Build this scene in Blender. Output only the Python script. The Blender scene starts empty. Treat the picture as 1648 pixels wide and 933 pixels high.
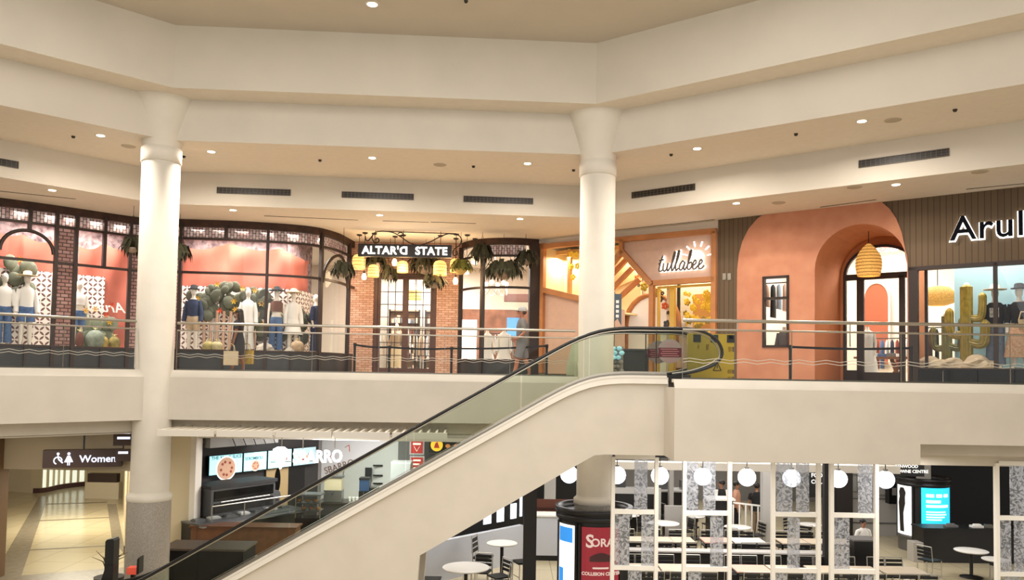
import bpy, bmesh, math, random
from mathutils import Vector, Matrix, Euler
random.seed(7)
S = bpy.context.scene
COL = S.collection
PI = math.pi
V = Vector
# ------------------------------------------------------------------ camera
F_PX = 1300.0
PITCH = math.radians(2.5); ROLL = math.radians(0.95)
SHY = (133.5 - F_PX*math.tan(PITCH))/1648.0
CAMPOS = V((0, 0, 0.12))
camd = bpy.data.cameras.new('camera'); cam = bpy.data.objects.new('camera', camd); COL.objects.link(cam)
camd.sensor_width = 36; camd.lens = F_PX/1648*36; camd.shift_y = SHY
CM = Matrix.Translation(CAMPOS) @ Matrix.Rotation(PI/2+PITCH, 4, 'X') @ Matrix.Rotation(ROLL, 4, 'Z')
cam.matrix_world = CM; camd.clip_end = 200
S.camera = cam
CR = CM.to_3x3()
def ray(px, py):
    return CR @ V(((px-824)/F_PX, -(py-466.5-SHY*1648)/F_PX, -1))
def at(px, py, Y):
    r = ray(px, py); return CAMPOS + r*(Y/r.y)
def atz(px, py, z):
    r = ray(px, py); return CAMPOS + r*((z-CAMPOS.z)/r.z)
def onpl(px, py, p, n):
    r = ray(px, py); return CAMPOS + r*((p-CAMPOS).dot(n)/r.dot(n))
# ------------------------------------------------------------------ materials
MATS = {}
def rgb(c):
    if isinstance(c, str):
        c = c.lstrip('#'); c = [int(c[i:i+2], 16)/255 for i in (0, 2, 4)]
        c = [x/12.92 if x <= .04045 else ((x+.055)/1.055)**2.4 for x in c]
    return (c[0], c[1], c[2], 1)
def mat(name, color='#808080', rough=.6, metal=0, emit=None, es=0, noise=0, ns=6, spec=.5, bump=0, alpha=None, c2=None):
    if name in MATS: return MATS[name]
    m = bpy.data.materials.new(name); m.use_nodes = True
    nt = m.node_tree; b = nt.nodes['Principled BSDF']
    b.inputs['Base Color'].default_value = rgb(color)
    b.inputs['Roughness'].default_value = rough; b.inputs['Metallic'].default_value = metal
    b.inputs['Specular IOR Level'].default_value = spec
    if emit is not None:
        b.inputs['Emission Color'].default_value = rgb(emit); b.inputs['Emission Strength'].default_value = es
    if noise or bump:
        tc = nt.nodes.new('ShaderNodeTexCoord'); nz = nt.nodes.new('ShaderNodeTexNoise')
        nz.inputs['Scale'].default_value = ns; nz.inputs['Detail'].default_value = 4
        nt.links.new(tc.outputs['Object'], nz.inputs['Vector'])
        if noise:
            mx = nt.nodes.new('ShaderNodeMix'); mx.data_type = 'RGBA'
            c = rgb(color); d = rgb(c2) if c2 else tuple(x*(1-noise) for x in c[:3])+(1,)
            e = c if c2 else tuple(min(1, x*(1+noise*.6)) for x in c[:3])+(1,)
            mr = nt.nodes.new('ShaderNodeMapRange'); mr.inputs[1].default_value = .3; mr.inputs[2].default_value = .7
            nt.links.new(nz.outputs['Fac'], mr.inputs[0]); nt.links.new(mr.outputs[0], mx.inputs['Factor'])
            mx.inputs['A'].default_value = d; mx.inputs['B'].default_value = e
            nt.links.new(mx.outputs['Result'], b.inputs['Base Color'])
        if bump:
            bp = nt.nodes.new('ShaderNodeBump'); bp.inputs['Strength'].default_value = bump
            nt.links.new(nz.outputs['Fac'], bp.inputs['Height']); nt.links.new(bp.outputs[0], b.inputs['Normal'])
    MATS[name] = m; return m
def glass(name, tint='#ffffff', refl=.06, tr=.96, rough=.02):
    if name in MATS: return MATS[name]
    m = bpy.data.materials.new(name); m.use_nodes = True; nt = m.node_tree; nt.nodes.clear()
    o = nt.nodes.new('ShaderNodeOutputMaterial'); t = nt.nodes.new('ShaderNodeBsdfTransparent'); g = nt.nodes.new('ShaderNodeBsdfGlossy')
    c = rgb(tint); t.inputs[0].default_value = (c[0]*tr, c[1]*tr, c[2]*tr, 1)
    g.inputs['Roughness'].default_value = rough; g.inputs['Color'].default_value = (.95, .97, 1, 1)
    lw = nt.nodes.new('ShaderNodeFresnel'); lw.inputs[0].default_value = 1.24
    ad = nt.nodes.new('ShaderNodeMath'); ad.operation = 'ADD'; ad.use_clamp = True; ad.inputs[1].default_value = refl
    mx = nt.nodes.new('ShaderNodeMixShader')
    nt.links.new(lw.outputs[0], ad.inputs[0]); nt.links.new(ad.outputs[0], mx.inputs[0])
    nt.links.new(t.outputs[0], mx.inputs[1]); nt.links.new(g.outputs[0], mx.inputs[2]); nt.links.new(mx.outputs[0], o.inputs[0])
    MATS[name] = m; return m
def emis(name, color, s):
    if name in MATS: return MATS[name]
    m = mat(name, color, .5, emit=color, es=s); return m
def brickmat(name, c1, c2, mortar, scale=1.0, w=.22, h=.07, ms=.01, offset=.5, rot=False, noise=.0, rough=.8, emit=0):
    """bricks in the object's own X/Z plane (object coords in metres; u carried in UV)"""
    if name in MATS: return MATS[name]
    m = bpy.data.materials.new(name); m.use_nodes = True; nt = m.node_tree; b = nt.nodes['Principled BSDF']
    uv = nt.nodes.new('ShaderNodeUVMap'); br = nt.nodes.new('ShaderNodeTexBrick')
    br.inputs['Color1'].default_value = rgb(c1); br.inputs['Color2'].default_value = rgb(c2); br.inputs['Mortar'].default_value = rgb(mortar)
    br.inputs['Scale'].default_value = scale; br.inputs['Brick Width'].default_value = w; br.inputs['Row Height'].default_value = h
    br.inputs['Mortar Size'].default_value = ms; br.offset = offset
    if rot:
        mp = nt.nodes.new('ShaderNodeMapping'); mp.inputs['Rotation'].default_value = (0, 0, PI/2)
        nt.links.new(uv.outputs[0], mp.inputs[0]); nt.links.new(mp.outputs[0], br.inputs['Vector'])
    else: nt.links.new(uv.outputs[0], br.inputs['Vector'])
    nt.links.new(br.outputs['Color'], b.inputs['Base Color']); b.inputs['Roughness'].default_value = rough
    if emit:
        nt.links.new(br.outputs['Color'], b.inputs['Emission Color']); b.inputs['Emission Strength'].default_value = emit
    MATS[name] = m; return m
# ------------------------------------------------------------------ mesh builder
class MB:
    def __init__(s): s.v = []; s.f = []; s.uv = []; s.sm = []
    def add(s, vs, fs, uvs=None, smooth=False):
        o = len(s.v); s.v += [tuple(v) for v in vs]
        for i, f in enumerate(fs):
            s.f.append([o+k for k in f]); s.uv.append(uvs[i] if uvs else None); s.sm.append(smooth)
        return s
    def box(s, c, d, rz=0, M=None):
        R = Matrix.Rotation(rz, 3, 'Z'); c = V(c); vs = []
        for z in (-.5, .5):
            for x, y in ((-.5, -.5), (.5, -.5), (.5, .5), (-.5, .5)):
                p = c + R @ V((x*d[0], y*d[1], z*d[2])); vs.append(M @ p if M else p)
        a, b, h = d[0], d[1], d[2]
        q = lambda w, t: [(0, 0), (w, 0), (w, t), (0, t)]
        return s.add(vs, [(3, 2, 1, 0), (4, 5, 6, 7), (0, 1, 5, 4), (1, 2, 6, 5), (2, 3, 7, 6), (3, 0, 4, 7)],
                     [q(a, b), q(a, b), q(a, h), q(b, h), q(a, h), q(b, h)])
    def bb(s, x0, x1, y0, y1, z0, z1):
        return s.box(((x0+x1)/2, (y0+y1)/2, (z0+z1)/2), (abs(x1-x0), abs(y1-y0), abs(z1-z0)))
    def bar(s, p0, p1, w, h=None, up=(0, 0, 1)):
        p0 = V(p0); p1 = V(p1); h = h or w; d = (p1-p0); L = d.length; d.normalize(); up = V(up)
        if abs(d.dot(up)) > .98: up = V((0, 1, 0))
        r = d.cross(up).normalized(); u = r.cross(d).normalized(); vs = []
        for p in (p0, p1):
            for a, b in ((-.5, -.5), (.5, -.5), (.5, .5), (-.5, .5)): vs.append(p+r*a*w+u*b*h)
        return s.add(vs, [(0, 1, 2, 3), (7, 6, 5, 4), (0, 4, 5, 1), (1, 5, 6, 2), (2, 6, 7, 3), (3, 7, 4, 0)])
    def quad(s, a, b, c, d, uv=None):
        return s.add([a, b, c, d], [(0, 1, 2, 3)], [uv] if uv else None)
    def tube(s, pts, r, n=8, caps=True, flat=1.0):
        pts = [V(p) for p in pts]; rs = r if isinstance(r, (list, tuple)) else [r]*len(pts)
        vs = []; N = len(pts); prev = None
        for i, p in enumerate(pts):
            d = (pts[min(i+1, N-1)]-pts[max(i-1, 0)]).normalized()
            if prev is None:
                a = V((0, 0, 1)) if abs(d.z) < .9 else V((1, 0, 0)); u = d.cross(a).normalized()
            else: u = (prev-d*prev.dot(d)).normalized()
            prev = u; w = d.cross(u)
            for k in range(n):
                t = 2*PI*k/n; vs.append(p+(u*math.cos(t)+w*math.sin(t)*flat)*rs[i])
        fs = [(i*n+k, i*n+(k+1) % n, (i+1)*n+(k+1) % n, (i+1)*n+k) for i in range(N-1) for k in range(n)]
        s.add(vs, fs, smooth=True)
        if caps: s.add(vs[:n], [tuple(range(n))[::-1]]); s.add(vs[-n:], [tuple(range(n))])
        return s
    def loft(s, rings, n=16, caps=True, M=None, smooth=True):
        """rings: (cx,cy,cz,rx,ry)"""
        vs = []
        for cx, cy, cz, rx, ry in rings:
            for k in range(n):
                t = 2*PI*k/n; p = V((cx+math.cos(t)*rx, cy+math.sin(t)*ry, cz)); vs.append(M @ p if M else p)
        fs = [(i*n+k, i*n+(k+1) % n, (i+1)*n+(k+1) % n, (i+1)*n+k) for i in range(len(rings)-1) for k in range(n)]
        s.add(vs, fs, smooth=smooth)
        if caps: s.add(vs[:n], [tuple(range(n))[::-1]]); s.add(vs[-n:], [tuple(range(n))])
        return s
    def lathe(s, prof, c=(0, 0, 0), n=24, caps=True):
        return s.loft([(c[0], c[1], c[2]+z, r, r) for r, z in prof], n, caps)
    def ball(s, c, r, n=12, sc=(1, 1, 1), M=None):
        m = max(4, n//2); R = []
        for i in range(m+1):
            a = -PI/2+PI*i/m; R.append((c[0], c[1], c[2]+math.sin(a)*r*sc[2], max(1e-4, math.cos(a)*r*sc[0]), max(1e-4, math.cos(a)*r*sc[1])))
        return s.loft(R, n, False, M)
    def prism(s, poly, z0, z1):
        """polygon in XY extruded along z (ccw)"""
        n = len(poly); vs = [(x, y, z0) for x, y in poly]+[(x, y, z1) for x, y in poly]
        return s.add(vs, [tuple(range(n))[::-1], tuple(range(n, 2*n))]+[(i, (i+1) % n, n+(i+1) % n, n+i) for i in range(n)])
    def slab(s, poly, y0, y1, M=None):
        """polygon in XZ extruded along y"""
        n = len(poly); vs = [V((x, y0, z)) for x, z in poly]+[V((x, y1, z)) for x, z in poly]
        if M: vs = [M @ v for v in vs]
        return s.add(vs, [tuple(range(n)), tuple(range(n, 2*n))[::-1]]+[(i, n+i, n+(i+1) % n, (i+1) % n) for i in range(n)],
            [[(poly[i][0], poly[i][1]) for i in range(n)], [(poly[i][0], poly[i][1]) for i in range(n)][::-1]]+[None]*n)
    def wallp(s, path, z0, z1, t=0, u0=0):
        """vertical strip along a plan path with UV in metres; t = thickness to the left side of path"""
        u = u0; P = [V((p[0], p[1])) for p in path]
        for i in range(len(P)-1):
            a, b = P[i], P[i+1]; L = (b-a).length
            s.add([(a.x, a.y, z0), (b.x, b.y, z0), (b.x, b.y, z1), (a.x, a.y, z1)], [(0, 1, 2, 3)], [[(u, z0), (u+L, z0), (u+L, z1), (u, z1)]])
            u += L
        if t:
            N = []
            for i in range(len(P)):
                d = (P[min(i+1, len(P)-1)]-P[max(i-1, 0)]).normalized(); N.append(P[i]+V((-d.y, d.x))*t)
            for i in range(len(P)-1):
                a, b, c, d = P[i], P[i+1], N[i+1], N[i]
                s.add([(c.x, c.y, z0), (d.x, d.y, z0), (d.x, d.y, z1), (c.x, c.y, z1)], [(0, 1, 2, 3)])
                s.add([(a.x, a.y, z1), (b.x, b.y, z1), (c.x, c.y, z1), (d.x, d.y, z1)], [(0, 1, 2, 3)])
                s.add([(a.x, a.y, z0), (b.x, b.y, z0), (c.x, c.y, z0), (d.x, d.y, z0)], [(3, 2, 1, 0)])
            for k in (0, -1):
                a, d = P[k], N[k]; s.add([(a.x, a.y, z0), (d.x, d.y, z0), (d.x, d.y, z1), (a.x, a.y, z1)], [(0, 1, 2, 3)])
        return s
    def build(s, name, m, parent=None, M=None):
        me = bpy.data.meshes.new(name); vs = s.v
        me.from_pydata(vs, [], s.f)
        if any(s.uv):
            ul = me.uv_layers.new(name='UVMap')
            for p, uv in zip(me.polygons, s.uv):
                if uv:
                    for li, c in zip(p.loop_indices, uv): ul.data[li].uv = c
        me.polygons.foreach_set('use_smooth', s.sm)
        if isinstance(m, (list, tuple)):
            for x in m: me.materials.append(x)
        else: me.materials.append(m)
        me.update()
        o = bpy.data.objects.new(name, me); COL.objects.link(o)
        if parent: o.parent = parent
        if M is not None: o.matrix_local = M
        return o
def tag(o, label=None, cat=None, group=None, kind=None):
    if label: o['label'] = label
    if cat: o['category'] = cat
    if group: o['group'] = group
    if kind: o['kind'] = kind
    return o
def thing(name, label, cat, loc=(0, 0, 0), rz=0, group=None):
    o = bpy.data.objects.new(name, None); COL.objects.link(o); o.empty_display_size = .1
    o.location = loc; o.rotation_euler = (0, 0, rz); return tag(o, label, cat, group)
def struct(name, mb, m, parent=None):
    o = mb.build(name, m, parent)
    if not parent: o['kind'] = 'structure'
    return o
def copy_tree(o, parent=None, keep=False):
    c = o.copy(); COL.objects.link(c)
    if parent: c.parent = parent
    for ch in [x for x in bpy.data.objects if x.parent == o]: copy_tree(ch, c)
    return c
def dup(o, loc, rz=None, label=None, group=None, scale=None):
    c = copy_tree(o); c.location = loc
    if rz is not None: c.rotation_euler = (0, 0, rz)
    if label: c['label'] = label
    if group: c['group'] = group
    if scale: c.scale = (scale,)*3 if not isinstance(scale, tuple) else scale
    return c
def text(name, body, size, m, parent, loc, rot=(PI/2, 0, 0), ext=.01, off=0, shear=0, align='LEFT', scale=(1, 1, 1), sp=1):
    cu = bpy.data.curves.new(name, 'FONT'); cu.body = body; cu.size = size; cu.extrude = ext; cu.offset = off; cu.shear = shear
    cu.align_x = align; cu.space_character = sp; cu.resolution_u = 3
    t = bpy.data.objects.new(name+'_tmp', cu); COL.objects.link(t)
    bpy.context.view_layer.update()
    me = bpy.data.meshes.new_from_object(t.evaluated_get(bpy.context.evaluated_depsgraph_get()))
    bpy.data.objects.remove(t); me.materials.clear(); me.materials.append(m)
    o = bpy.data.objects.new(name, me); COL.objects.link(o)
    if parent: o.parent = parent
    o.location = loc; o.rotation_euler = rot; o.scale = scale
    return o
def area(name, loc, size, power, color=(1, .93, .82), rot=(0, 0, 0), sy=None, spread=PI):
    l = bpy.data.lights.new(name, 'AREA'); l.energy = power; l.color = color; l.size = size; l.spread = spread
    if sy: l.shape = 'RECTANGLE'; l.size_y = sy
    o = bpy.data.objects.new(name, l); COL.objects.link(o); o.location = loc; o.rotation_euler = rot; return o
def point(name, loc, power, color=(1, .85, .65), r=.05):
    l = bpy.data.lights.new(name, 'POINT'); l.energy = power; l.color = color; l.shadow_soft_size = r
    o = bpy.data.objects.new(name, l); COL.objects.link(o); o.location = loc; return o
def offs(path, d):
    """offset a plan polyline to its left by d (mitred)"""
    P = [V(p[:2]) for p in path]; out = []
    for i in range(len(P)):
        ns = []
        if i > 0: e = (P[i]-P[i-1]).normalized(); ns.append(V((-e.y, e.x)))
        if i < len(P)-1: e = (P[i+1]-P[i]).normalized(); ns.append(V((-e.y, e.x)))
        if len(ns) == 2:
            b = (ns[0]+ns[1]).normalized(); out.append(P[i]+b*(d/max(.3, b.dot(ns[0]))))
        else: out.append(P[i]+ns[0]*d)
    return [(p.x, p.y) for p in out]
def smoothpath(pts, n=6):
    P = [V(p[:2]) for p in pts]; out = []
    for i in range(len(P)-1):
        p0 = P[max(i-1, 0)]; p1 = P[i]; p2 = P[i+1]; p3 = P[min(i+2, len(P)-1)]
        for k in range(n):
            t = k/n; out.append(.5*((2*p1)+(p2-p0)*t+(2*p0-5*p1+4*p2-p3)*t*t+(3*p1-p0-3*p2+p3)*t**3))
    out.append(P[-1]); return [(p.x, p.y) for p in out]
def spl3(pts, n=6):
    P = [V(p) for p in pts]; out = []
    for i in range(len(P)-1):
        p0 = P[max(i-1, 0)]; p1 = P[i]; p2 = P[i+1]; p3 = P[min(i+2, len(P)-1)]
        for k in range(n):
            t = k/n; out.append(.5*((2*p1)+(p2-p0)*t+(2*p0-5*p1+4*p2-p3)*t*t+(3*p1-p0-3*p2+p3)*t**3))
    out.append(P[-1]); return out
# ================================================================== materials
FL = -5.35
white = mat('white_plaster', '#dcd4c6', .75, noise=.05, ns=2)
fascia_m = mat('fascia_plaster', '#d3cabc', .75, noise=.05, ns=1.5)
ceil_m = mat('ceiling_plaster', '#d3cabc', .85, noise=.04, ns=1)  # vertical ceiling faces, toned darker to put their shade into the colour
ceil_hi = mat('ceiling_high', '#cfc5b8', .9, noise=.03, ns=1)  # lightened in the colour, in place of light from below
soffit_m = mat('soffit_plaster', '#e6dccf', .85, noise=.03)  # undersides made paler, upward bounce light put into the colour
steel = mat('brushed_steel', '#b9b3a8', .3, 1)
steel_d = mat('dull_steel', '#8a857b', .4, .9)
black = mat('black_paint', '#0c0b0b', .45)
blackg = mat('black_gloss', '#0a0a0b', .15)
rubber = mat('handrail_rubber', '#0d0c0c', .35)
iron = mat('dark_iron', '#2a1f1a', .5, .4)
gl_rail = glass('rail_glass', '#f6f8f5', .01, .96)
gl_shop = glass('shop_glass', '#f8f9f9', .0, .98)
gl_esc = glass('escalator_glass', '#f0f5ee', .0, .94)
granite = mat('speckled_granite', '#b4aca0', .35, noise=.28, ns=45, c2='#8f877c')
lamp_m = emis('downlight_glow', '#fff0d8', 14)
darkslot = mat('dark_slot', '#3a332b', .8)
# ================================================================== setting: atrium rings
A = [(-14.6, -9), (-14.2, 11.2), (-7.57, 17.6), (1.83, 18.2), (9.3, 12.66), (9.9, -9)]
F2 = [(-15.6, -9), (-15.2, 11.4), (-7.95, 18.35), (1.95, 19.0), (10.2, 13.0), (10.9, -9)]
F3 = [(-17.8, -9), (-17.4, 12.5), (-9.4, 21.25), (1.95, 22.2), (12.4, 14.2), (13, -9)]
FAR = [(-30, -9), (-30, 14), (-20, 34), (8, 34), (30, 20), (30, -9)]
Z1, Z2, Z3, Z4 = 7.7, 6.29, 5.33, 4.45
def ring(name, a, b, z, m):
    mb = MB()
    for i in range(len(a)-1):
        mb.add([(a[i][0], a[i][1], z), (a[i+1][0], a[i+1][1], z), (b[i+1][0], b[i+1][1], z), (b[i][0], b[i][1], z)], [(0, 1, 2, 3)])
    return struct(name, mb, m)
mb = MB(); mb.add([(-30, -9, Z1), (30, -9, Z1), (30, 34, Z1), (-30, 34, Z1)], [(0, 1, 2, 3)]); struct('ceiling', mb, ceil_hi)
struct('trim_1', MB().wallp(A, Z2, Z1), mat('upper_band_plaster', '#d4ccbd', .8, noise=.04, ns=1))
ring('trim_2', A, F2, Z2, soffit_m)
struct('trim_3', MB().wallp(F2, Z3, Z2), ceil_m)
ring('trim_4', F2, F3, Z3, soffit_m)
struct('trim_5', MB().wallp(F3, Z4, Z3), ceil_m)
ring('trim_6', F3, FAR, Z4, soffit_m)
# ---- upper floor slab
SE = [(-15.0, -9), (-14.7, 12.0), (-7.95, 18.55), (1.98, 19.2), (3.15, 18.35), (3.15, 14.6), (15, 14.6)]
LE = SE[:5]
CZ = lambda z: .12+(z-.12)*1.045
floor_m = mat('mall_floor', '#b9ab95', .25, noise=.06, ns=3)
mb = MB(); poly = SE+[(30, 14.6), (30, 34), (-30, 34), (-30, -9)]
mb.prism([(x, y) for x, y in poly][::-1], -.25, 0.0); struct('floor_upper', mb, floor_m)
LE_in = offs(LE, .10)
def curb_strip(path, name):
    mb = MB(); o0 = offs(path, .14); o1 = offs(path, .0); o2 = offs(path, -.10)
    for a, za, b, zb_ in ((o0, .0, o0, .06), (o0, .06, o1, .06), (o1, .06, o2, -.1)):
        for i in range(len(path)-1):
            mb.add([(a[i][0], a[i][1], za), (a[i+1][0], a[i+1][1], za), (b[i+1][0], b[i+1][1], zb_), (b[i][0], b[i][1], zb_)], [(0, 1, 2, 3)])
    struct(name, mb, white)
    return o2
o2 = curb_strip(LE, 'trim_7'); struct('trim_8', MB().wallp(o2, -1.07, -.1), fascia_m)
mb = MB(); o3 = offs(LE, .45)
for i in range(len(LE)-1):
    mb.add([(o2[i][0], o2[i][1], -1.07), (o2[i+1][0], o2[i+1][1], -1.07), (o3[i+1][0], o3[i+1][1], -1.07), (o3[i][0], o3[i][1], -1.02)], [(0, 1, 2, 3)])
mb.wallp(o3, -1.38, -1.07); struct('trim_9', mb, fascia_m)
# ---- right landing (parallel to the escalator)
RX = 2.93
mb = MB()
mb.add([(RX, 14.62, .06), (15, 14.62, .06), (15, 14.5, -.1), (RX, 14.5, -.1)], [(3, 2, 1, 0)])
mb.bb(RX, 15, 14.62, 14.78, 0, .06); struct('trim_10', mb, white)
mb = MB(); mb.bb(RX, 7.33, 14.5, 15.44, -1.4, -.1); mb.bb(7.33, 15, 14.5, 15.0, -1.03, -.1)
struct('trim_11', mb, fascia_m)
mb = MB(); mb.bb(7.0, 15, 15.25, 16.7, -1.29, -1.0); mb.bb(7.3, 15, 16.6, 16.9, -1.62, -1.0); struct('trim_12', mb, fascia_m)
# underside of the upper slab
lowceil = mat('low_ceiling', '#c9bfae', .9)
mb = MB(); poly2 = offs(LE, .45)+[(3.15, 16.7), (30, 16.7), (30, 34), (-30, 34), (-30, -9)]
mb.prism(poly2[::-1], -1.40, -1.36); struct('ceiling_lower', mb, lowceil)
# ---- lower floor
lf = bpy.data.materials.new('lower_floor_stone'); lf.use_nodes = True; MATS['lf'] = lf
nt = lf.node_tree; b = nt.nodes['Principled BSDF']; tc = nt.nodes.new('ShaderNodeTexCoord'); br = nt.nodes.new('ShaderNodeTexBrick')
br.inputs['Color1'].default_value = rgb('#cabd9d'); br.inputs['Color2'].default_value = rgb('#c5b798'); br.inputs['Mortar'].default_value = rgb('#8d8168')
br.inputs['Scale'].default_value = 1; br.inputs['Brick Width'].default_value = 1.2; br.inputs['Row Height'].default_value = 1.2; br.inputs['Mortar Size'].default_value = .008; br.offset = 0
nt.links.new(tc.outputs['Object'], br.inputs['Vector']); nt.links.new(br.outputs['Color'], b.inputs['Base Color']); b.inputs['Roughness'].default_value = .18
mb = MB(); mb.add([(-30, -9, FL), (30, -9, FL), (30, 40, FL), (-30, 40, FL)], [(0, 1, 2, 3)]); struct('floor', mb, lf)
# ================================================================== columns
def column(name, label, x, y, rg=.47):
    t = thing(name, label, 'column', (x, y, FL), group=None); R = .418
    zz = lambda z: CZ(z)-FL; ztop = Z2+.01-FL; z0 = zz(4.97)
    MB().lathe([(R, zz(-2.6)), (R, zz(4.6)), (R-.015, zz(4.605)), (R-.015, zz(4.625)), (R, zz(4.63))], n=40, caps=False).build('shaft', white, t)
    MB().lathe([(R, zz(4.63)), (R+.025, zz(4.64)), (R+.025, zz(4.94)), (R, zz(4.95)), (R, z0)], n=40, caps=False).build('collar', white, t)
    MB().lathe([(R+.32*(i/12)**1.2, z0+(ztop-z0)*i/12) for i in range(13)], n=40, caps=False).build('capital', white, t)
    MB().lathe([(.46, zz(-2.78)), (.485, zz(-2.76)), (.485, zz(-2.66)), (.46, zz(-2.64)), (R+.01, zz(-2.62)), (R, zz(-2.58))], n=40, caps=False).build('lower_collar', white, t)
    MB().lathe([(rg, 0), (rg, zz(-2.76))], n=40, caps=False).build('granite_base', granite, t)
    return t
column('column', 'round white column with flared capital between the two curved dark shop windows', -8.2, 18.55)
column('column', 'round white column with flared capital rising behind the escalator landing', 1.99, 19.12, .46)
# ================================================================== railings
def railing(label, path, H=1.1, base=.06, plen=1.6, caps=(0, 0), group=None, wave=True, steps=True):
    t = thing('glass_railing', label, 'railing', (path[0][0], path[0][1], 0))
    org = V((path[0][0], path[0][1], 0)); P = [V((p[0], p[1], 0))-org for p in path]
    MB().tube([p+V((0, 0, H)) for p in P], .032, 10).build('handrail', steel, t)
    MB().tube([p+V((0, 0, H-.17)) for p in P], .018, 8).build('lower_rail', steel, t)
    MB().wallp([(p.x, p.y) for p in P], base-.03, base+.03, .05).build('base_channel', steel_d, t)
    for a, b in zip(P[:-1], P[1:]):
        L = (b-a).length; n = max(1, round(L/plen)); d = (b-a)/n; u = d.normalized(); nrm = V((-u.y, u.x, 0))
        for i in range(n):
            p = a+d*i+u*.008; q = a+d*(i+1)-u*.008
            g = MB(); g.add([p+V((0, 0, base)), q+V((0, 0, base)), q+V((0, 0, H-.19)), p+V((0, 0, H-.19))], [(0, 1, 2, 3)])
            g.build('glass_panel', gl_rail, t)
            MB().bar(a+d*i+V((0, 0, base)), a+d*i+V((0, 0, H-.19)), .008, .02).build('joint_clip', steel_d, t)
            if i % 2 == 0: MB().tube([a+d*(i+.5)+V((0, 0, H-.18)), a+d*(i+.5)+V((0, 0, H-.02))], .012, 6).build('bracket', steel, t)
            if wave:
                w = MB()
                for dz in (0, .055):
                    w.tube([p+(q-p)*(k/16)-nrm*.006+V((0, 0, .37+dz+.018*math.sin(k*PI/2))) for k in range(17)], .006, 4, False)
                w.build('etched_wave_line', mat('etch', '#c9c2b4', .6), t)
    return t
off = offs(LE, .07)
cl = V((-7.84, 17.75))
def trim_to(p, q, c, r):
    p = V(p); q = V(q); d = (p-q).normalized(); return tuple(c+d*r) if (p-c).length > r else tuple(p)
RH = 1.145
railing('steel topped glass railing before the arched dark shop window beside the far column', [off[0], off[1], (off[2][0]-.5, off[2][1]-.42)], H=RH)
railing('long steel topped glass railing between the white columns before the shop entrance', [(off[2][0]+.25, off[2][1]+.02), (1.5, 19.24)], H=RH)
railing('steel topped glass railing on the landing before the terracotta shop front', [(3.10, 14.66), (15, 14.66)], H=1.13, plen=2.1)
# ================================================================== ceiling fittings
DL = MB().lathe([(.001, -.012), (.075, -.012), (.078, -.005)], n=20, caps=False)
def downlight(px, py, z, label, grp, s=1.0):
    p = atz(px, py, z); t = thing('downlight', label, 'ceiling light', (p.x, p.y, z), group=grp)
    MB().lathe([(.085*s, -.002), (.12*s, -.006), (.125*s, -.0)], n=24, caps=False).build('trim_ring', white, t)
    MB().lathe([(.001, -.01), (.085*s, -.008)], n=20, caps=False).build('lamp_lens', lamp_m, t); return p
pos2 = ['beside the far column capital, in the angled soffit', 'just past the far column', 'above the black sign, in the middle soffit', 'in the middle soffit toward the second column', 'just past the second column capital', 'in the angled soffit above the terracotta arch']
L2 = []
for (x, y), w in zip([(162, 218), (340, 244), (599, 254), (849, 263), (1122, 239), (1387, 195)], pos2):
    L2.append(downlight(x, y, Z3, 'round recessed downlight '+w, 'downlights in the upper soffit'))
pos4 = ['over the arched window by the far column', 'over the cactus window display', 'over the black hanging sign', 'over the curved window with the chandelier', 'over the sun sign shop front', 'over the terracotta arch']
L4 = []
for (x, y), w in zip([(84, 306), (375, 338), (611, 346), (837, 352), (1185, 327), (1442, 297)], pos4):
    L4.append(downlight(x, y, Z4, 'small round downlight in the lowest soffit '+w, 'downlights in the lowest soffit'))
downlight(599, 7, Z1, 'lone round downlight in the high brown ceiling', None, 1.2)
for (x, y, z, w) in [(118, 219, Z3, 'by the downlight before the far column'), (296, 251, Z3, 'beside the far column'), (515, 257, Z3, 'left of the middle downlight'), (762, 267, Z3, 'between the middle vents'), (923, 273, Z3, 'just before the second column'), (1080, 248, Z3, 'just past the second column'), (1281, 215, Z3, 'above the terracotta arch'), (1537, 176, Z3, 'near the frame edge above the sign letters'), (750, 1, Z1, 'in the high brown ceiling')]:
    p = atz(x, y, z); o = MB().lathe([(.001, -.05), (.03, -.045), (.04, -.02), (.045, 0)], (p.x, p.y, z), 10, False).build('sprinkler_head', darkslot)
    tag(o, 'small dark sprinkler head '+w, 'sprinkler', 'ceiling sprinklers')
for (x, y, z, w) in [(207, 235, Z3, 'beside the far column capital'), (708, 265, Z3, 'in the middle soffit above the vents'), (1437, 193, Z3, 'beside the downlight above the terracotta arch'), (1577, 276, Z4, 'above the sign letters'), (1375, 301, Z4, 'above the terracotta arch'), (1253, 326, Z4, 'over the arch edge')]:
    p = atz(x, y, z); o = MB().lathe([(.001, -.02), (.13, -.02), (.16, -.01), (.165, 0)], (p.x, p.y, z), 24, False).build('ceiling_speaker', mat('speaker_grille', '#b8ab97', .8))
    tag(o, 'round beige ceiling speaker grille '+w, 'speaker', 'ceiling speakers')
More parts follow.
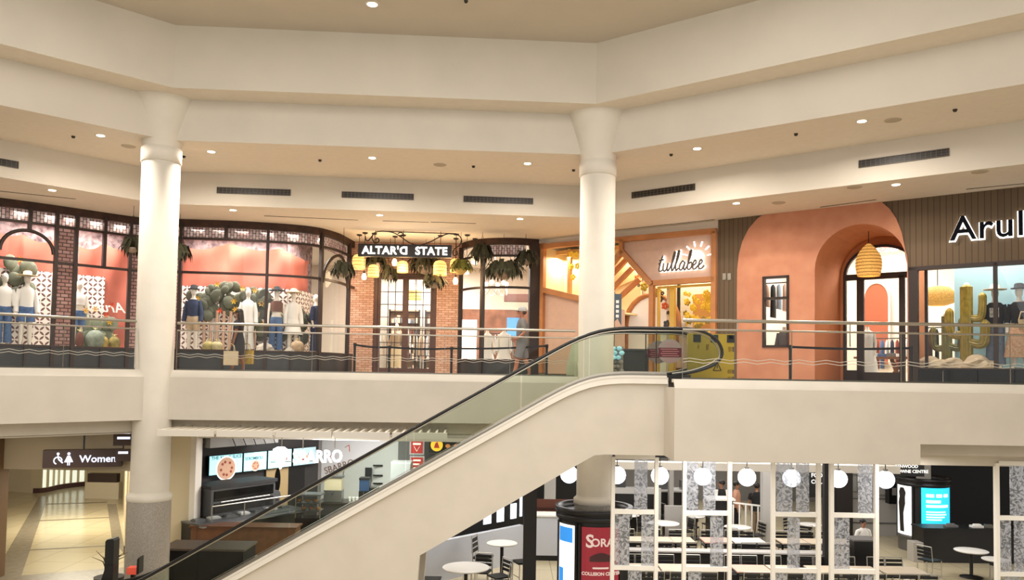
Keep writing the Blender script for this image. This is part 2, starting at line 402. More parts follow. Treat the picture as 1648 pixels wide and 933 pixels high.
def vent(px0, px1, pyc, seg, label):
    a = V((*F3[seg], 0)); b = V((*F3[seg+1], 0)); u = (b-a).normalized(); n = V((-u.y, u.x, 0))
    p = onpl(px0, pyc[0], a, n); q = onpl(px1, pyc[1], a, n); z = (p.z+q.z)/2; c = (p+q)/2; L = ((q-p)-V((0, 0, (q-p).z))).length
    t = thing('air_vent', label, 'vent', (c.x-n.x*.015, c.y-n.y*.015, z), math.atan2(u.y, u.x), 'wall vents')
    MB().bb(-L/2, L/2, .005, .015, -.085, .085).build('backing', black, t)
    fr = MB().bb(-L/2, L/2, -.01, .01, .07, .085).bb(-L/2, L/2, -.01, .01, -.085, -.07).bb(-L/2, -L/2+.015, -.01, .01, -.07, .07).bb(L/2-.015, L/2, -.01, .01, -.07, .07)
    fr.build('frame', mat('vent_metal', '#5a4f42', .5), t)
    s = MB()
    for k in range(int(L/.1)): s.bb(-L/2+.05+k*.1, -L/2+.062+k*.1, -.005, .005, -.07, .07)
    for z0 in (-.03, .03): s.bb(-L/2, L/2, -.004, .004, z0-.004, z0+.004)
    s.build('louver', mat('vent_metal', '#5a4f42', .5), t)
vent(-60, 30, (255, 261), 1, 'long dark air vent cut off at the frame edge, in the angled ceiling face')
vent(349, 468, (307, 309), 2, 'long dark air vent over the cactus window display')
vent(550, 666, (314, 316), 2, 'long dark air vent in the middle, over the black hanging sign')
vent(746, 858, (321, 323), 2, 'long dark air vent over the curved window with the chandelier')
vent(1017, 1119, (314, 301), 3, 'long dark air vent just past the second white column')
vent(1382, 1528, (264, 245), 3, 'long dark air vent above the terracotta arch')
for (a, b_, w) in [((-40, 303), (122, 320), 'by the arched dark window'), ((425, 347), (576, 354), 'over the cactus window display'), ((616, 355), (690, 357.5), 'over the black sign'), ((693, 357), (766, 359.5), 'just right of the black sign'), ((990, 370), (1150, 353), 'over the sun sign shop front'), ((1320, 333), (1410, 321), 'over the terracotta arch'), ((1555, 304), (1660, 294), 'over the big sign letters')]:
    p = atz(*a, Z4); q = atz(*b_, Z4); o = MB().bar((p.x, p.y, Z4-.004), (q.x, q.y, Z4-.001), .035, .012).build('ceiling_slot_vent', darkslot)
    tag(o, 'thin dark slot diffuser in the lowest soffit '+w, 'vent', 'slot diffusers')
# ================================================================== escalator
def interp(pts, x):
    for (x0, z0), (x1, z1) in zip(pts[:-1], pts[1:]):
        if x <= x1: return z0+(z1-z0)*(x-x0)/(x1-x0)
    return pts[-1][1]
SLP = .577
def smz(zt, xk, zl, r=.9):
    """height along the escalator: landing zt, knee xk, lower landing zl, rounded"""
    xl = xk-(zt-zl)/SLP
    pts = []
    x = -10.5
    while x < 4.0:
        def f(t): return min(zt, max(zl, zt+SLP*(t-xk)))
        pts.append((x, sum(f(x+r*(k-4)/4)*(1-abs(k-4)/5) for k in range(9))/sum(1-abs(k-4)/5 for k in range(9)))); x += .2
    return pts
DECK = smz(.12, 1.50, FL+.14, .8); HAND = smz(1.03, 1.62, FL+1.03, .8); STEP = smz(0, 1.55, FL, .4); BOT = smz(-1.4, 1.66, FL-3, .05)
esc = thing('escalator', 'long cream sided escalator with glass balustrades and black handrails rising to the upper landing', 'escalator', (0, 15.4, FL))
zo = -FL
xs = [-9.2+.2*i for i in range(int((RX+.25+9.2)/.2)+1)]
def side(y0, y1, name, m):
    mb = MB(); top = [(x, interp(DECK, x)-.04) for x in xs]; 
    bot = [(x, max(FL, interp(BOT, x))) for x in xs if x > -1.68]
    n = len(top); TB = []
    for x, z in top:
        zb = FL if x < -1.68 else max(FL, -1.4+.592*(min(x, 1.63)-1.63)); TB.append((x, z, zb))
    for y in (y0, y1):
        for (x0, z0, b0), (x1, z1, b1) in zip(TB[:-1], TB[1:]):
            q = [(x0, y, b0+zo), (x1, y, b1+zo), (x1, y, z1+zo), (x0, y, z0+zo)]
            mb.add(q if y == y0 else q[::-1], [(0, 1, 2, 3)])
    for (x0, z0, b0), (x1, z1, b1) in zip(TB[:-1], TB[1:]):
        mb.add([(x0, y0, z0+zo), (x1, y0, z1+zo), (x1, y1, z1+zo), (x0, y1, z0+zo)], [(0, 1, 2, 3)])
        mb.add([(x0, y0, b0+zo), (x1, y0, b1+zo), (x1, y1, b1+zo), (x0, y1, b0+zo)], [(3, 2, 1, 0)])
    return mb.build(name, m, esc)
xs = sorted(xs+[-1.68, -1.679])
side(.05, .2, 'side_cladding', fascia_m); side(1.4, 1.55, 'side_cladding', fascia_m)
# bright sloped ledge along the top of the outer cladding
def strip(path, y0, z0, y1, z1, name, m, xmax=RX+.05, xmin=-9.2):
    mb = MB(); P = [(x, z) for x, z in path if xmin <= x <= xmax]+[(xmax, interp(path, xmax))]
    for (xa, za), (xb, zb) in zip(P[:-1], P[1:]):
        mb.add([(xa, y0, za+z0+zo), (xb, y0, zb+z0+zo), (xb, y1, zb+z1+zo), (xa, y1, za+z1+zo)], [(0, 1, 2, 3)])
    return mb.build(name, m, esc)
strip(DECK, -.02, -.16, .10, -.005, 'ledge', white)
strip(DECK, -.02, -.16, .05, -.17, 'ledge_underside', white)
strip(DECK, .10, -.005, .10, .03, 'deck_edge', steel_d)
strip(DECK, .10, .03, .34, .03, 'inner_deck', steel)
strip(DECK, 1.3, .03, 1.54, .03, 'inner_deck', steel)
strip(DECK, .13, .032, .14, .07, 'glass_channel', steel_d)
# glass balustrades in panels
def bal(y, tag_):
    X = [-8.6, -6.4, -4.2, -2.0, .2, 1.5, 2.8]
    for a, b in zip(X[:-1], X[1:]):
        mb = MB(); k = 8
        for i in range(k):
            x0 = a+.01+(b-a-.02)*i/k; x1 = a+.01+(b-a-.02)*(i+1)/k
            mb.add([(x0, y, interp(DECK, x0)+.03+zo), (x1, y, interp(DECK, x1)+.03+zo), (x1, y, interp(HAND, x1)-.05+zo), (x0, y, interp(HAND, x0)-.05+zo)], [(0, 1, 2, 3)])
        mb.build('glass_panel', gl_esc, esc)
    NW = [(2.8, 1.03), (3.4, 1.03), (3.72, .97), (3.95, .83), (4.06, .62), (4.02, .45), (3.84, .31), (3.5, .2), (3.1, .13)]
    g = [(x-.04*(x > 3.5), z-.05 if z > .6 else z+.04) for x, z in NW]
    MB().slab([(2.81, .14+zo)]+[(x, z+zo) for x, z in g[::-1]][1:]+[(2.81, .97+zo)], y, y+.001).build('newel_glass', gl_esc, esc)
    path = [(x, y, z+zo) for x, z in HAND if -8.6 < x < 2.7]+[tuple(p) for p in spl3([(x, y, z+zo) for x, z in NW], 5)]
    MB().tube(path, .031, 8).build('handrail', rubber, esc)
    inner = [(x, y, z-.045+zo) for x, z in HAND if -8.6 < x < 2.7]+[(p.x-.05*min(1, max(0, (p.x-3.3)*2)), y, (p.z-.045) if p.z > 5.8 else p.z+.03) for p in spl3([(x, y, z+zo) for x, z in NW], 5)]
    MB().tube(inner, .016, 6).build('handrail_guide', steel, esc)
    MB().bb(2.78, 2.80, y-.015, y+.015, .14+zo, .98+zo).build('panel_joint', black, esc)
    MB().bb(2.75, 3.45, y-.05, y+.05, .0+zo, .14+zo).build('handrail_inlet', black, esc)
    LN = [(-8.6, FL+1.03), (-9.0, FL+1.0), (-9.25, FL+.85), (-9.35, FL+.6), (-9.2, FL+.35), (-8.8, FL+.2)]
    MB().tube([tuple(p) for p in spl3([(x, y, z+zo) for x, z in LN], 5)], .036, 8).build('handrail_end', rubber, esc)
bal(.2, 0); bal(1.42, 1)
xx = -8.5; n = 0
stepm = mat('escalator_step', '#77736c', .45, .7)
while xx < 3.2:
    z = interp(STEP, xx); MB().bb(xx, xx+.4, .36, 1.28, z+zo-.22, z+zo).build('step', stepm, esc); xx += .4; n += 1
MB().bb(3.2, 3.9, .3, 1.3, zo, zo+.012).build('comb_plate', steel_d, esc)
# round instruction stickers on the glass
def sticker(px, py, y, label, r=.235):
    p = at(px, py, 15.4+y)
    t = thing('warning_sticker', label, 'sticker', (p.x, 15.4+y-.004, p.z), group=None)
    MB().slab([(math.cos(a*PI/16)*r, math.sin(a*PI/16)*r) for a in range(32)], 0, .002).build('disc', mat('sticker_grey', '#857a72', .5), t)
    MB().bb(-r*.96, r*.96, -.002, 0, -r*.5, r*.28).build('red_band', mat('sticker_red', '#4d101a', .5), t)
    w = MB()
    for k in range(4): w.bb(-r*(.75-.1*(k % 2)), r*(.75-.12*((k+1) % 2)), -.004, -.002, r*.14-k*.042, r*.14-k*.042+.012)
    for k in range(3): w.bb(-r*(.5-.08*k), r*(.5-.08*k), -.004, -.002, -r*.62-k*.03, -r*.62-k*.03+.008)
    for k in range(2): w.bb(-r*(.4), r*(.4), -.004, -.002, r*.6-k*.05, r*.6-k*.05+.01)
    w.build('lettering_lines', mat('sticker_text', '#a8706c', .6), t)
sticker(1078, 565, .195, 'grey round sticker with dark red text band on the near escalator glass')
sticker(1059, 566.5, 1.415, 'grey round sticker with red text band on the far escalator glass')
# ================================================================== helpers for shops
def cut_plate(name, outer, holes, y0, y1, m, parent):
    cu = bpy.data.curves.new(name, 'CURVE'); cu.dimensions = '2D'; cu.fill_mode = 'BOTH'; cu.extrude = abs(y1-y0)/2
    for poly in [outer]+holes:
        sp = cu.splines.new('POLY'); sp.points.add(len(poly)-1)
        for p, q in zip(sp.points, poly): p.co = (q[0], q[1], 0, 1)
        sp.use_cyclic_u = True
    t = bpy.data.objects.new(name+'_tmp', cu); COL.objects.link(t); bpy.context.view_layer.update()
    me = bpy.data.meshes.new_from_object(t.evaluated_get(bpy.context.evaluated_depsgraph_get())); bpy.data.objects.remove(t)
    for v in me.vertices: x, y, z = v.co; v.co = (x, (y0+y1)/2-z, y)
    ul = me.uv_layers.new(name='UVMap') if not me.uv_layers else me.uv_layers[0]
    for l in me.loops: c = me.vertices[l.vertex_index].co; ul.data[l.index].uv = (c.x, c.z)
    me.materials.clear(); me.materials.append(m); me.update()
    o = bpy.data.objects.new(name, me); COL.objects.link(o)
    if parent: o.parent = parent
    return o
def onpath(px, path, py=500):
    r = ray(px, py); best = None
    for i in range(len(path)-1):
        a = V(path[i][:2]); b = V(path[i+1][:2]); d = b-a
        den = r.x*d.y-r.y*d.x
        if abs(den) < 1e-9: continue
        t = (a.x*d.y-a.y*d.x)/den; k = (r.y*a.x-r.x*a.y)/den   # r*t = a + d*k
        if -1e-6 <= k <= 1+1e-6 and t > 0 and (best is None or t < best[0]): best = (t, a+d*k, d.normalized(), i+k)
    if best is None:
        tgt = r.x/r.y; j = min(range(len(path)), key=lambda q: abs(path[q][0]/path[q][1]-tgt)); p = V(path[j][:2])
        j2 = min(j, len(path)-2); best = (p.length, p, (V(path[j2+1][:2])-V(path[j2][:2])).normalized(), float(j)-1e-4 if j else 0.0)
    return best
def subpath(path, pa, pb):
    A0 = onpath(pa, path); B0 = onpath(pb, path); pts = [tuple(A0[1])]
    i = int(A0[3])+1
    while i < B0[3]: pts.append(path[i]); i += 1
    pts.append(tuple(B0[1])); return pts
woodf = mat('dark_bronze_frame', '#2e211c', .5, .2)
woodf2 = mat('aged_header', '#3b2318', .7, noise=.5, ns=5)
def mull(mb, px, path, z0, z1, w=.08, d=.1):
    r = onpath(px, path); mb.box((r[1].x, r[1].y, (z0+z1)/2), (w, d, z1-z0), math.atan2(r[2].y, r[2].x)); return mb
def local(path, o): return [(p[0]-o[0], p[1]-o[1]) for p in path]
# procedural breeze block
def breeze():
    m = bpy.data.materials.new('breeze_block'); m.use_nodes = True; nt = m.node_tree; b = nt.nodes['Principled BSDF']
    N = nt.nodes.new; L = nt.links.new
    uv = N('ShaderNodeUVMap'); sc = N('ShaderNodeVectorMath'); sc.operation = 'SCALE'; sc.inputs['Scale'].default_value = 1/.27; L(uv.outputs[0], sc.inputs[0])
    fr = N('ShaderNodeVectorMath'); fr.operation = 'FRACTION'; L(sc.outputs[0], fr.inputs[0])
    su = N('ShaderNodeVectorMath'); su.operation = 'SUBTRACT'; su.inputs[1].default_value = (.5, .5, 0); L(fr.outputs[0], su.inputs[0])
    ln = N('ShaderNodeVectorMath'); ln.operation = 'LENGTH'; L(su.outputs[0], ln.inputs[0])
    ab = N('ShaderNodeVectorMath'); ab.operation = 'ABSOLUTE'; L(su.outputs[0], ab.inputs[0])
    s2 = N('ShaderNodeVectorMath'); s2.operation = 'SUBTRACT'; s2.inputs[1].default_value = (.5, .5, 0); L(ab.outputs[0], s2.inputs[0])
    l2 = N('ShaderNodeVectorMath'); l2.operation = 'LENGTH'; L(s2.outputs[0], l2.inputs[0])
    c1 = N('ShaderNodeMath'); c1.operation = 'LESS_THAN'; c1.inputs[1].default_value = .45; L(ln.outputs['Value'], c1.inputs[0])
    c2 = N('ShaderNodeMath'); c2.operation = 'LESS_THAN'; c2.inputs[1].default_value = .47; L(l2.outputs['Value'], c2.inputs[0])
    mu = N('ShaderNodeMath'); mu.operation = 'MULTIPLY'; L(c1.outputs[0], mu.inputs[0]); L(c2.outputs[0], mu.inputs[1])
    mx = N('ShaderNodeMix'); mx.data_type = 'RGBA'; L(mu.outputs[0], mx.inputs['Factor']); mx.inputs['A'].default_value = rgb('#efe6dc'); mx.inputs['B'].default_value = rgb('#6b4a42')
    L(mx.outputs['Result'], b.inputs['Base Color']); b.inputs['Roughness'].default_value = .8; return m
breeze_m = breeze()
stone_m = mat('mottled_stone', '#a58e8c', .9, noise=.6, ns=7, c2='#4c3a3e')
pinkbrick = brickmat('pink_basket_brick', '#d2a9a0', '#b07f76', '#4a3330', w=.2, h=.1, ms=.012)
palebrick = brickmat('pale_stack_brick_selflit', '#e8cfc4', '#b08a80', '#4a3532', w=.16, h=.09, ms=.01, rot=True, emit=.35)  # bricks glow faintly, standing in for bright light on them
redbrick = brickmat('warm_red_brick', '#cfac98', '#b58d78', '#8a5f4c', w=.23, h=.075, ms=.008)
drape_m = mat('salmon_cloth', '#a55a48', .8, noise=.12, ns=2)
sky_m = mat('display_platform', '#cfc4b6', .7)
# ================================================================== mannequins
skinw = mat('mannequin_cream', '#e6ddd0', .5)
denim = mat('blue_denim', '#4f6a94', .9, noise=.3, ns=14)
denimd = mat('dark_denim', '#2b3550', .9, noise=.25, ns=14)
cloth_w = mat('white_cloth', '#eeeae4', .85); cloth_tan = mat('tan_cloth', '#b9a183', .9); cloth_r = mat('rust_cloth', '#a8452f', .9)
cloth_br = mat('brown_cloth', '#6d4636', .9); cloth_k = mat('black_cloth', '#1c1b1d', .9); cloth_g = mat('grey_cloth', '#6f6c6a', .9)
straw = mat('woven_straw', '#d9c39a', .8, noise=.2, ns=30)
def poly_floral():
    return mat('floral_cloth', '#ecc8a4', .9, noise=.5, ns=22, c2='#c48a66')
def mannequin(label, loc, rz=0, top=cloth_w, bottom='trousers', bm=denim, hat=None, sleeves=True, head=True, s=1.0, group=None, logo=False, hatm=straw, cropped=False):
    t = thing('mannequin', label, 'mannequin', loc, rz, group); t.scale = (s, s, s)
    b = MB(); b.loft([(0, 0, .80, .02, .02), (0, 0, .82, .15, .1), (0, 0, .95, .165, .11), (0, 0, 1.08, .12, .09), (0, 0, 1.25, .155, .1), (0, 0, 1.38, .17, .09), (0, 0, 1.45, .1, .07), (0, 0, 1.5, .05, .05), (0, 0, 1.58, .048, .05)], 14)
    if head: b.loft([(0, 0, 1.55, .04, .045), (0, 0, 1.6, .065, .08), (0, 0, 1.68, .075, .09), (0, 0, 1.76, .06, .075), (0, 0, 1.79, .02, .03)], 12)
    for q in (-1, 1):
        b.tube([(q*.085, 0, .88), (q*.09, 0, .5), (q*.095, .01, .28), (q*.1, 0, .07)], [.085, .055, .055, .035], 10)
        b.tube([(q*.1, .02, .05), (q*.11, -.14, .03)], [.038, .03], 8)
        b.tube([(q*.165, 0, 1.38), (q*.21, .01, 1.12), (q*.22, -.05, .88), (q*.215, -.08, .78)], [.045, .036, .028, .025], 8)
    b.build('body', skinw, t)
    c = MB(); zb = 1.15 if cropped else .9
    c.loft([(0, 0, zb, .16, .125), (0, 0, 1.08+.1*cropped, .155, .12), (0, 0, 1.27, .172, .122), (0, 0, 1.38, .182, .11), (0, 0, 1.45, .11, .085)], 16)
    if sleeves:
        for q in (-1, 1): c.tube([(q*.15, 0, 1.4), (q*.205, .01, 1.15), (q*.225, -.02, 1.0)] if sleeves != 'long' else [(q*.15, 0, 1.4), (q*.215, .01, 1.12), (q*.23, -.06, .84)], [.065, .062, .06], 10)
    c.build('top', top, t)
    if logo:
        MB().bb(-.09, .09, -.128, -.118, 1.12, 1.33).build('shirt_print', mat('shirt_print', '#a9a39a', .8, noise=.6, ns=20), t)
    if bottom == 'trousers':
        p = MB(); p.loft([(0, 0, .78, .17, .125), (0, 0, .9, .178, .13), (0, 0, 1.0, .155, .12)], 16)
        for q in (-1, 1): p.tube([(q*.085, 0, .86), (q*.095, 0, .5), (q*.105, 0, .1)], [.1, .08, .095], 12)
        p.build('trousers', bm, t)
    elif bottom == 'shorts':
        p = MB(); p.loft([(0, 0, .78, .17, .125), (0, 0, .9, .178, .13), (0, 0, 1.0, .155, .12)], 16)
        for q in (-1, 1): p.tube([(q*.085, 0, .86), (q*.1, 0, .62)], [.1, .11], 12)
        p.build('shorts', bm, t)
    else:
        hem = .25 if bottom == 'dress' else .55
        MB().loft([(0, 0, hem, .3, .24), (0, 0, .6, .25, .2), (0, 0, .85, .19, .14), (0, 0, 1.02, .15, .115)], 20).build('skirt', bm, t)
    if hat:
        h = MB(); r = .23 if hat == 'wide' else .16
        h.loft([(0, 0, 1.735, r, r), (0, 0, 1.75, r*1.02, r*1.02), (0, 0, 1.755, .1, .11), (0, 0, 1.84, .09, .1), (0, 0, 1.86, .05, .06)], 20); h.build('hat', hatm, t)
    MB().lathe([(.16, 0), (.16, .012), (.03, .02)], n=16).build('stand', steel_d, t)
    return t
def pad_cactus(label, loc, pads, flowers, rz=0, pot=False, green='#5c6f60', group=None):
    t = thing('prickly_pear_cactus', label, 'cactus', loc, rz, group)
    cm = mat('cactus_'+green.strip('#'), green, .8, noise=.25, ns=8); b = MB()
    for x, z, r, a in pads:
        M = Matrix.Translation((x, random.uniform(-.08, .08), z)) @ Matrix.Rotation(a, 4, 'Y') @ Matrix.Rotation(random.uniform(-.4, .4), 4, 'Z')
        b.ball((0, 0, 0), r, 12, (.85, .22, 1.0), M)
    b.build('pads', cm, t)
    fy = mat('flower_yellow', '#e8b22a', .7); fo = mat('flower_orange', '#e0542a', .7)
    for i, (x, z, k) in enumerate(flowers):
        f = MB()
        for j in range(6):
            a = j*PI/3; f.add([(x, -.12, z), (x+math.cos(a-.35)*.055, -.15, z+math.sin(a-.35)*.055), (x+math.cos(a)*.1, -.17, z+math.sin(a)*.1), (x+math.cos(a+.35)*.055, -.15, z+math.sin(a+.35)*.055)], [(0, 1, 2, 3)])
        f.ball((x, -.13, z), .02, 6); f.build('flower', [fy, fo][k], t)
    return t
# ================================================================== shop front 1: dark curved window
pt = lambda px, py: tuple(atz(px, py, Z4))[:2]
AS = smoothpath([pt(-90, 309), pt(0, 318), pt(110, 333), pt(205, 347), pt(250, 351.5), pt(300, 352.5), pt(394, 356), pt(470, 361), pt(515, 366.5), pt(545, 375), pt(560, 382.5), (-5.32, 27.3)], 6)
o0 = onpath(300, AS)[1]
t = thing('curved_shop_window', 'long curved dark framed shop window wrapping behind the far column with cactus displays', 'shop window', (o0.x, o0.y, 0))
LP_ = local(AS, o0)
MB().wallp(LP_, 4.24, 4.45, .15).build('header', woodf2, t)
MB().wallp(offs(LP_, -.04), 0, .08, .1).build('plinth', woodf, t)
MB().wallp(LP_, .0, .62, .06).build('base_panel', mat('base_panel_metal', '#35373a', .45, .3, noise=.2, ns=3), t)
MB().wallp(offs(LP_, -.03), .60, .66, .14).build('sill', woodf, t)
def zat(px, py, path): r = onpath(px, path); return at(px, py, r[1].y).z
tr1 = zat(400, 387, AS); tr2 = zat(400, 441, AS)
MB().wallp(offs(LP_, -.03), tr1-.035, tr1+.035, .08).build('transom', woodf, t)
MB().wallp(offs(LP_, -.03), tr2-.035, tr2+.035, .08).build('transom', woodf, t)
MU = [(-40, 0, 4.3), (86, 0, 4.3), (118, 0, 4.3), (164, tr2, 4.3), (206, 0, 4.3), (288, 0, 4.3), (360, tr1, 4.3), (428, 0, 4.3), (515, 0, 4.3), (560, 0, 4.3), (42, tr1-.2, 4.3)]
def lmull(px, z0, z1, w=.09):
    m = mull(MB(), px, AS, z0, z1, w, .12); m.v = [(x-o0.x, y-o0.y, z) for x, y, z in m.v]; m.build('mullion', woodf, t)
for px, a, b_ in MU: lmull(px, a, b_)
for px in (42, 164, 360, 470): lmull(px, 0, .62, .05)
edges = [-40, 86, 118, 206, 288, 428, 515, 560]
for a, b_ in zip(edges[:-1], edges[1:]):
    sp = local(subpath(AS, a, b_), o0); MB().wallp(offs(sp, .02), .66, 4.24).build('glass_pane', gl_shop, t)
# arches in the glazing
def arch_on(px0, px1, pytop, zsp, name):
    a = onpath(px0, AS); c = onpath(px1, AS); i0, i1 = a[3], c[3]; zt = zat((px0+px1)/2, pytop, AS); pts = []
    for k in range(21):
        f = k/20; ang = PI*f; s_ = i0+(i1-i0)*(.5-.5*math.cos(ang)); i = min(int(s_), len(AS)-2); fr = s_-i
        p = V(AS[i])*(1-fr)+V(AS[i+1])*fr; pts.append((p.x-o0.x, p.y-o0.y-.05, zsp+(zt-zsp)*math.sin(ang)))
    MB().tube(pts, .05, 6).build(name, woodf, t)
arch_on(-3, 84, 371, tr2+.2, 'arch_frame'); arch_on(519, 559, 410, tr2-.1, 'arch_frame')
# interior layers behind the glass
B1 = offs(AS, .35); B2 = offs(AS, 1.5)
BX = [p for p in B2]
def inpath(path, a, b_, z0, z1, name, m, off_=0, **k):
    sp = subpath(path, a, b_)
    if off_: sp = offs(sp, off_)
    c = sp[0]; o = MB().wallp([(p[0]-c[0], p[1]-c[1]) for p in sp], z0, z1, .04).build(name, m); o.location = (c[0], c[1], 0); return o
struct('wall_display', MB().wallp(subpath(B2, -90, 500), 0, 4.45, .1), stone_m)
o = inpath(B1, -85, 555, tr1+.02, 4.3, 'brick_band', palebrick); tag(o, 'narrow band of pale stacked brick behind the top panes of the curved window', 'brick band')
for a, b_, w in [(90, 117, 'beside the arched pane'), (207, 284, 'hidden partly by the far column')]:
    o = inpath(B1, a, b_, .62, tr1+.02, 'brick_pier', pinkbrick); tag(o, 'pink brick pier behind the curved window '+w, 'brick pier')
mb = MB(); sp = subpath(AS, -90, 556); so = offs(sp, 1.46)
for i in range(len(sp)-1): mb.add([(*sp[i], .6), (*sp[i+1], .6), (*so[i+1], .6), (*so[i], .6)], [(0, 1, 2, 3)])
o = mb.build('display_platform', sky_m); tag(o, 'low pale display platform inside the long curved shop window', 'platform')
def drape(pa, pb, z0, ztops, label):
    sp = subpath(offs(AS, 1.38), pa, pb); n = 60; P = [V(p) for p in sp]; Ls = [0]
    for a, b_ in zip(P[:-1], P[1:]): Ls.append(Ls[-1]+(b_-a).length)
    def pos(s):
        for i in range(len(Ls)-1):
            if s <= Ls[i+1]+1e-6: return P[i]+(P[i+1]-P[i])*((s-Ls[i])/(Ls[i+1]-Ls[i])), (P[i+1]-P[i]).normalized()
    vs = []; fs = []; c = P[0]; R = 14
    for i in range(n+1):
        s = Ls[-1]*i/n; p, d = pos(s); nn = V((-d.y, d.x)); f = i/n*(len(ztops)-1); k = min(int(f), len(ztops)-2); ff = f-k
        zt = ztops[k]*(1-ff)+ztops[k+1]*ff-.16*math.sin(PI*ff)
        for j in range(R+1):
            g = j/R; w = .05*math.sin(s*7+g*5*math.sin(s*1.3))*(1-g*.3)+.06*math.sin(PI*ff+g*7)*(1-g)
            q = p-nn*(.06+w); vs.append((q.x-c.x, q.y-c.y, zt+(z0-zt)*g))
    for i in range(n):
        for j in range(R): a = i*(R+1)+j; fs.append((a, a+R+1, a+R+2, a+1))
    m_ = MB(); m_.add(vs, fs, smooth=True); o = m_.build('hanging_cloth', drape_m); o.location = (c.x, c.y, 0)
    tag(o, label, 'drape')
drape(-85, 84, 1.0, [3.75, 3.9, 3.75, 3.7], 'salmon cloth hung behind the arched pane at the frame edge')
drape(121, 205, .62, [3.6, 3.8, 3.75], 'salmon cloth with a reversed shop name hung beside the far column')
drape(288, 492, 2.3, [3.85, 4.0, 3.9, 3.7], 'long swagged salmon cloth hung above the large cactus display')
BP = offs(AS, 1.2)
for a, b_, w in [(-80, 36, 'at the frame edge behind the jeans mannequin'), (38, 83, 'behind the arched pane'), (124, 167, 'behind the potted cacti beside the far column'), (286, 345, 'behind the denim jacket mannequin'), (346, 410, 'behind the big prickly pear'), (411, 462, 'behind the brown top mannequin'), (463, 498, 'behind the white dress mannequin'), (499, 527, 'last before the window corner')]:
    o = inpath(BP, a, b_, .6, 2.62 if a > 200 else 2.75, 'breeze_block_screen', breeze_m); tag(o, 'white pierced breeze block screen '+w, 'screen', 'breeze block screens')
r_ = onpath(178, offs(AS, 1.2)); g = math.atan2(r_[2].y, r_[2].x)
o = text('window_lettering', 'Arula', .42, mat('letter_white', '#f2ece4', .5), None, (r_[1].x+.35, r_[1].y+.2, 1.72), (PI/2, 0, g+PI), .01, .004, .3); tag(o, 'white script word seen mirrored on the salmon cloth beside the far column', 'lettering')
def mloc(px, d=.8, z=.6): r = onpath(px, offs(AS, d)); return (r[1].x, r[1].y, z), math.atan2(r[2].y, r[2].x)
MN = 'mannequins in the curved window'
for px, kw in [(6, dict(label='mannequin in white top and blue jeans at the frame edge', bottom='trousers', s=1.1, top=cloth_w)),
    (42, dict(label='mannequin in straw hat, pale top and denim shorts behind the arched pane', hat='wide', bottom='shorts', s=1.12, sleeves='long')),
    (126, dict(label='mannequin in cropped white top and denim shorts beside the brick pier', bottom='shorts', s=1.08, cropped=True)),
    (311, dict(label='mannequin in dark denim jacket and beige shorts beside the far column', top=denimd, bm=cloth_tan, bottom='shorts', sleeves='long', hat='cap', hatm=cloth_k, s=1.08)),
    (399, dict(label='mannequin in long white outfit behind the walking woman', bottom='trousers', bm=cloth_w, sleeves='long', s=1.08)),
    (411, dict(label='mannequin with black hat, brown strap top and blue jeans', top=cloth_br, sleeves=False, cropped=True, hat='wide', hatm=cloth_k, s=1.1)),
    (472, dict(label='mannequin in white lace dress with light sun hat', bottom='skirt', bm=cloth_w, hat='wide', sleeves='long', s=1.08)),
    (508, dict(label='mannequin in dark wide trousers and navy top near the window corner', top=denimd, bm=denimd, s=1.05))]:
    L_, g = mloc(px if px != 411 else 445, .75 if px not in (508,) else .6); mannequin(loc=L_, rz=g, group=MN, **kw)
# cacti
def cpads(n, w, h, seed, z0=.1):
    random.seed(seed); P = []
    for i in range(n):
        x = random.uniform(-w, w); z = z0+random.random()**.8*h*(1-.35*abs(x)/w); P.append((x, z, random.uniform(.16, .26), random.uniform(-.6, .6)))
    return P
L_, g = mloc(372, .95)
P1 = [(x, z, r*.8, a) for x, z, r, a in cpads(80, 1.2, 1.0, 4, 1.1)]; pad_cactus('huge grey green prickly pear with yellow and orange blooms above the walking woman', L_, P1, [(-.95, 1.6, 0), (-.4, 2.05, 0), (.1, 1.55, 0), (.35, 1.95, 0), (.15, 1.3, 0), (-.3, 1.25, 1), (.7, 1.9, 0), (.9, 1.5, 0)], g, green='#5b5d4c')
st = thing('timber_stump', 'bundle of pale peeled stems holding up the huge prickly pear', 'stand', L_, g)
for i in range(9):
    MB().tube([(-.75+.18*i, 0, 0), (-.78+.19*i, .02, .7), (-.8+.2*i, 0, 1.25)], .05, 6).build('stem', mat('peeled_stem', '#c9a48c', .8), st)
L_, g = mloc(436, 1.0); pad_cactus('prickly pear cactus between the brown top and white dress mannequins', L_, cpads(14, .5, 1.3, 9, .5), [(.3, 1.3, 0), (-.2, .9, 0), (.1, 2.0, 0)], g, green='#5b5d4c')
L_, g = mloc(490, .95); pad_cactus('dark prickly pear cactus beside the navy outfit mannequin', L_, cpads(12, .32, 1.2, 12, .4), [(.2, 1.3, 0), (.25, .8, 0)], g, green='#4e5244')
L_, g = mloc(156, .75); pad_cactus('pale green prickly pear with orange blooms beside the far column', L_, cpads(18, .5, .8, 21, .25), [(-.35, 1.1, 0), (.2, 1.0, 1), (.35, 1.3, 1), (-.1, 1.15, 0), (.3, .8, 0)], g, green='#828a74')
L_, g = mloc(14, 1.08); pad_cactus('prickly pear with yellow blooms above the jeans mannequin at the frame edge', L_, cpads(12, .5, 1.6, 23, 1.1), [(.2, 2.4, 0), (-.1, 1.6, 1), (.1, 1.2, 1)], g, green='#666a58')
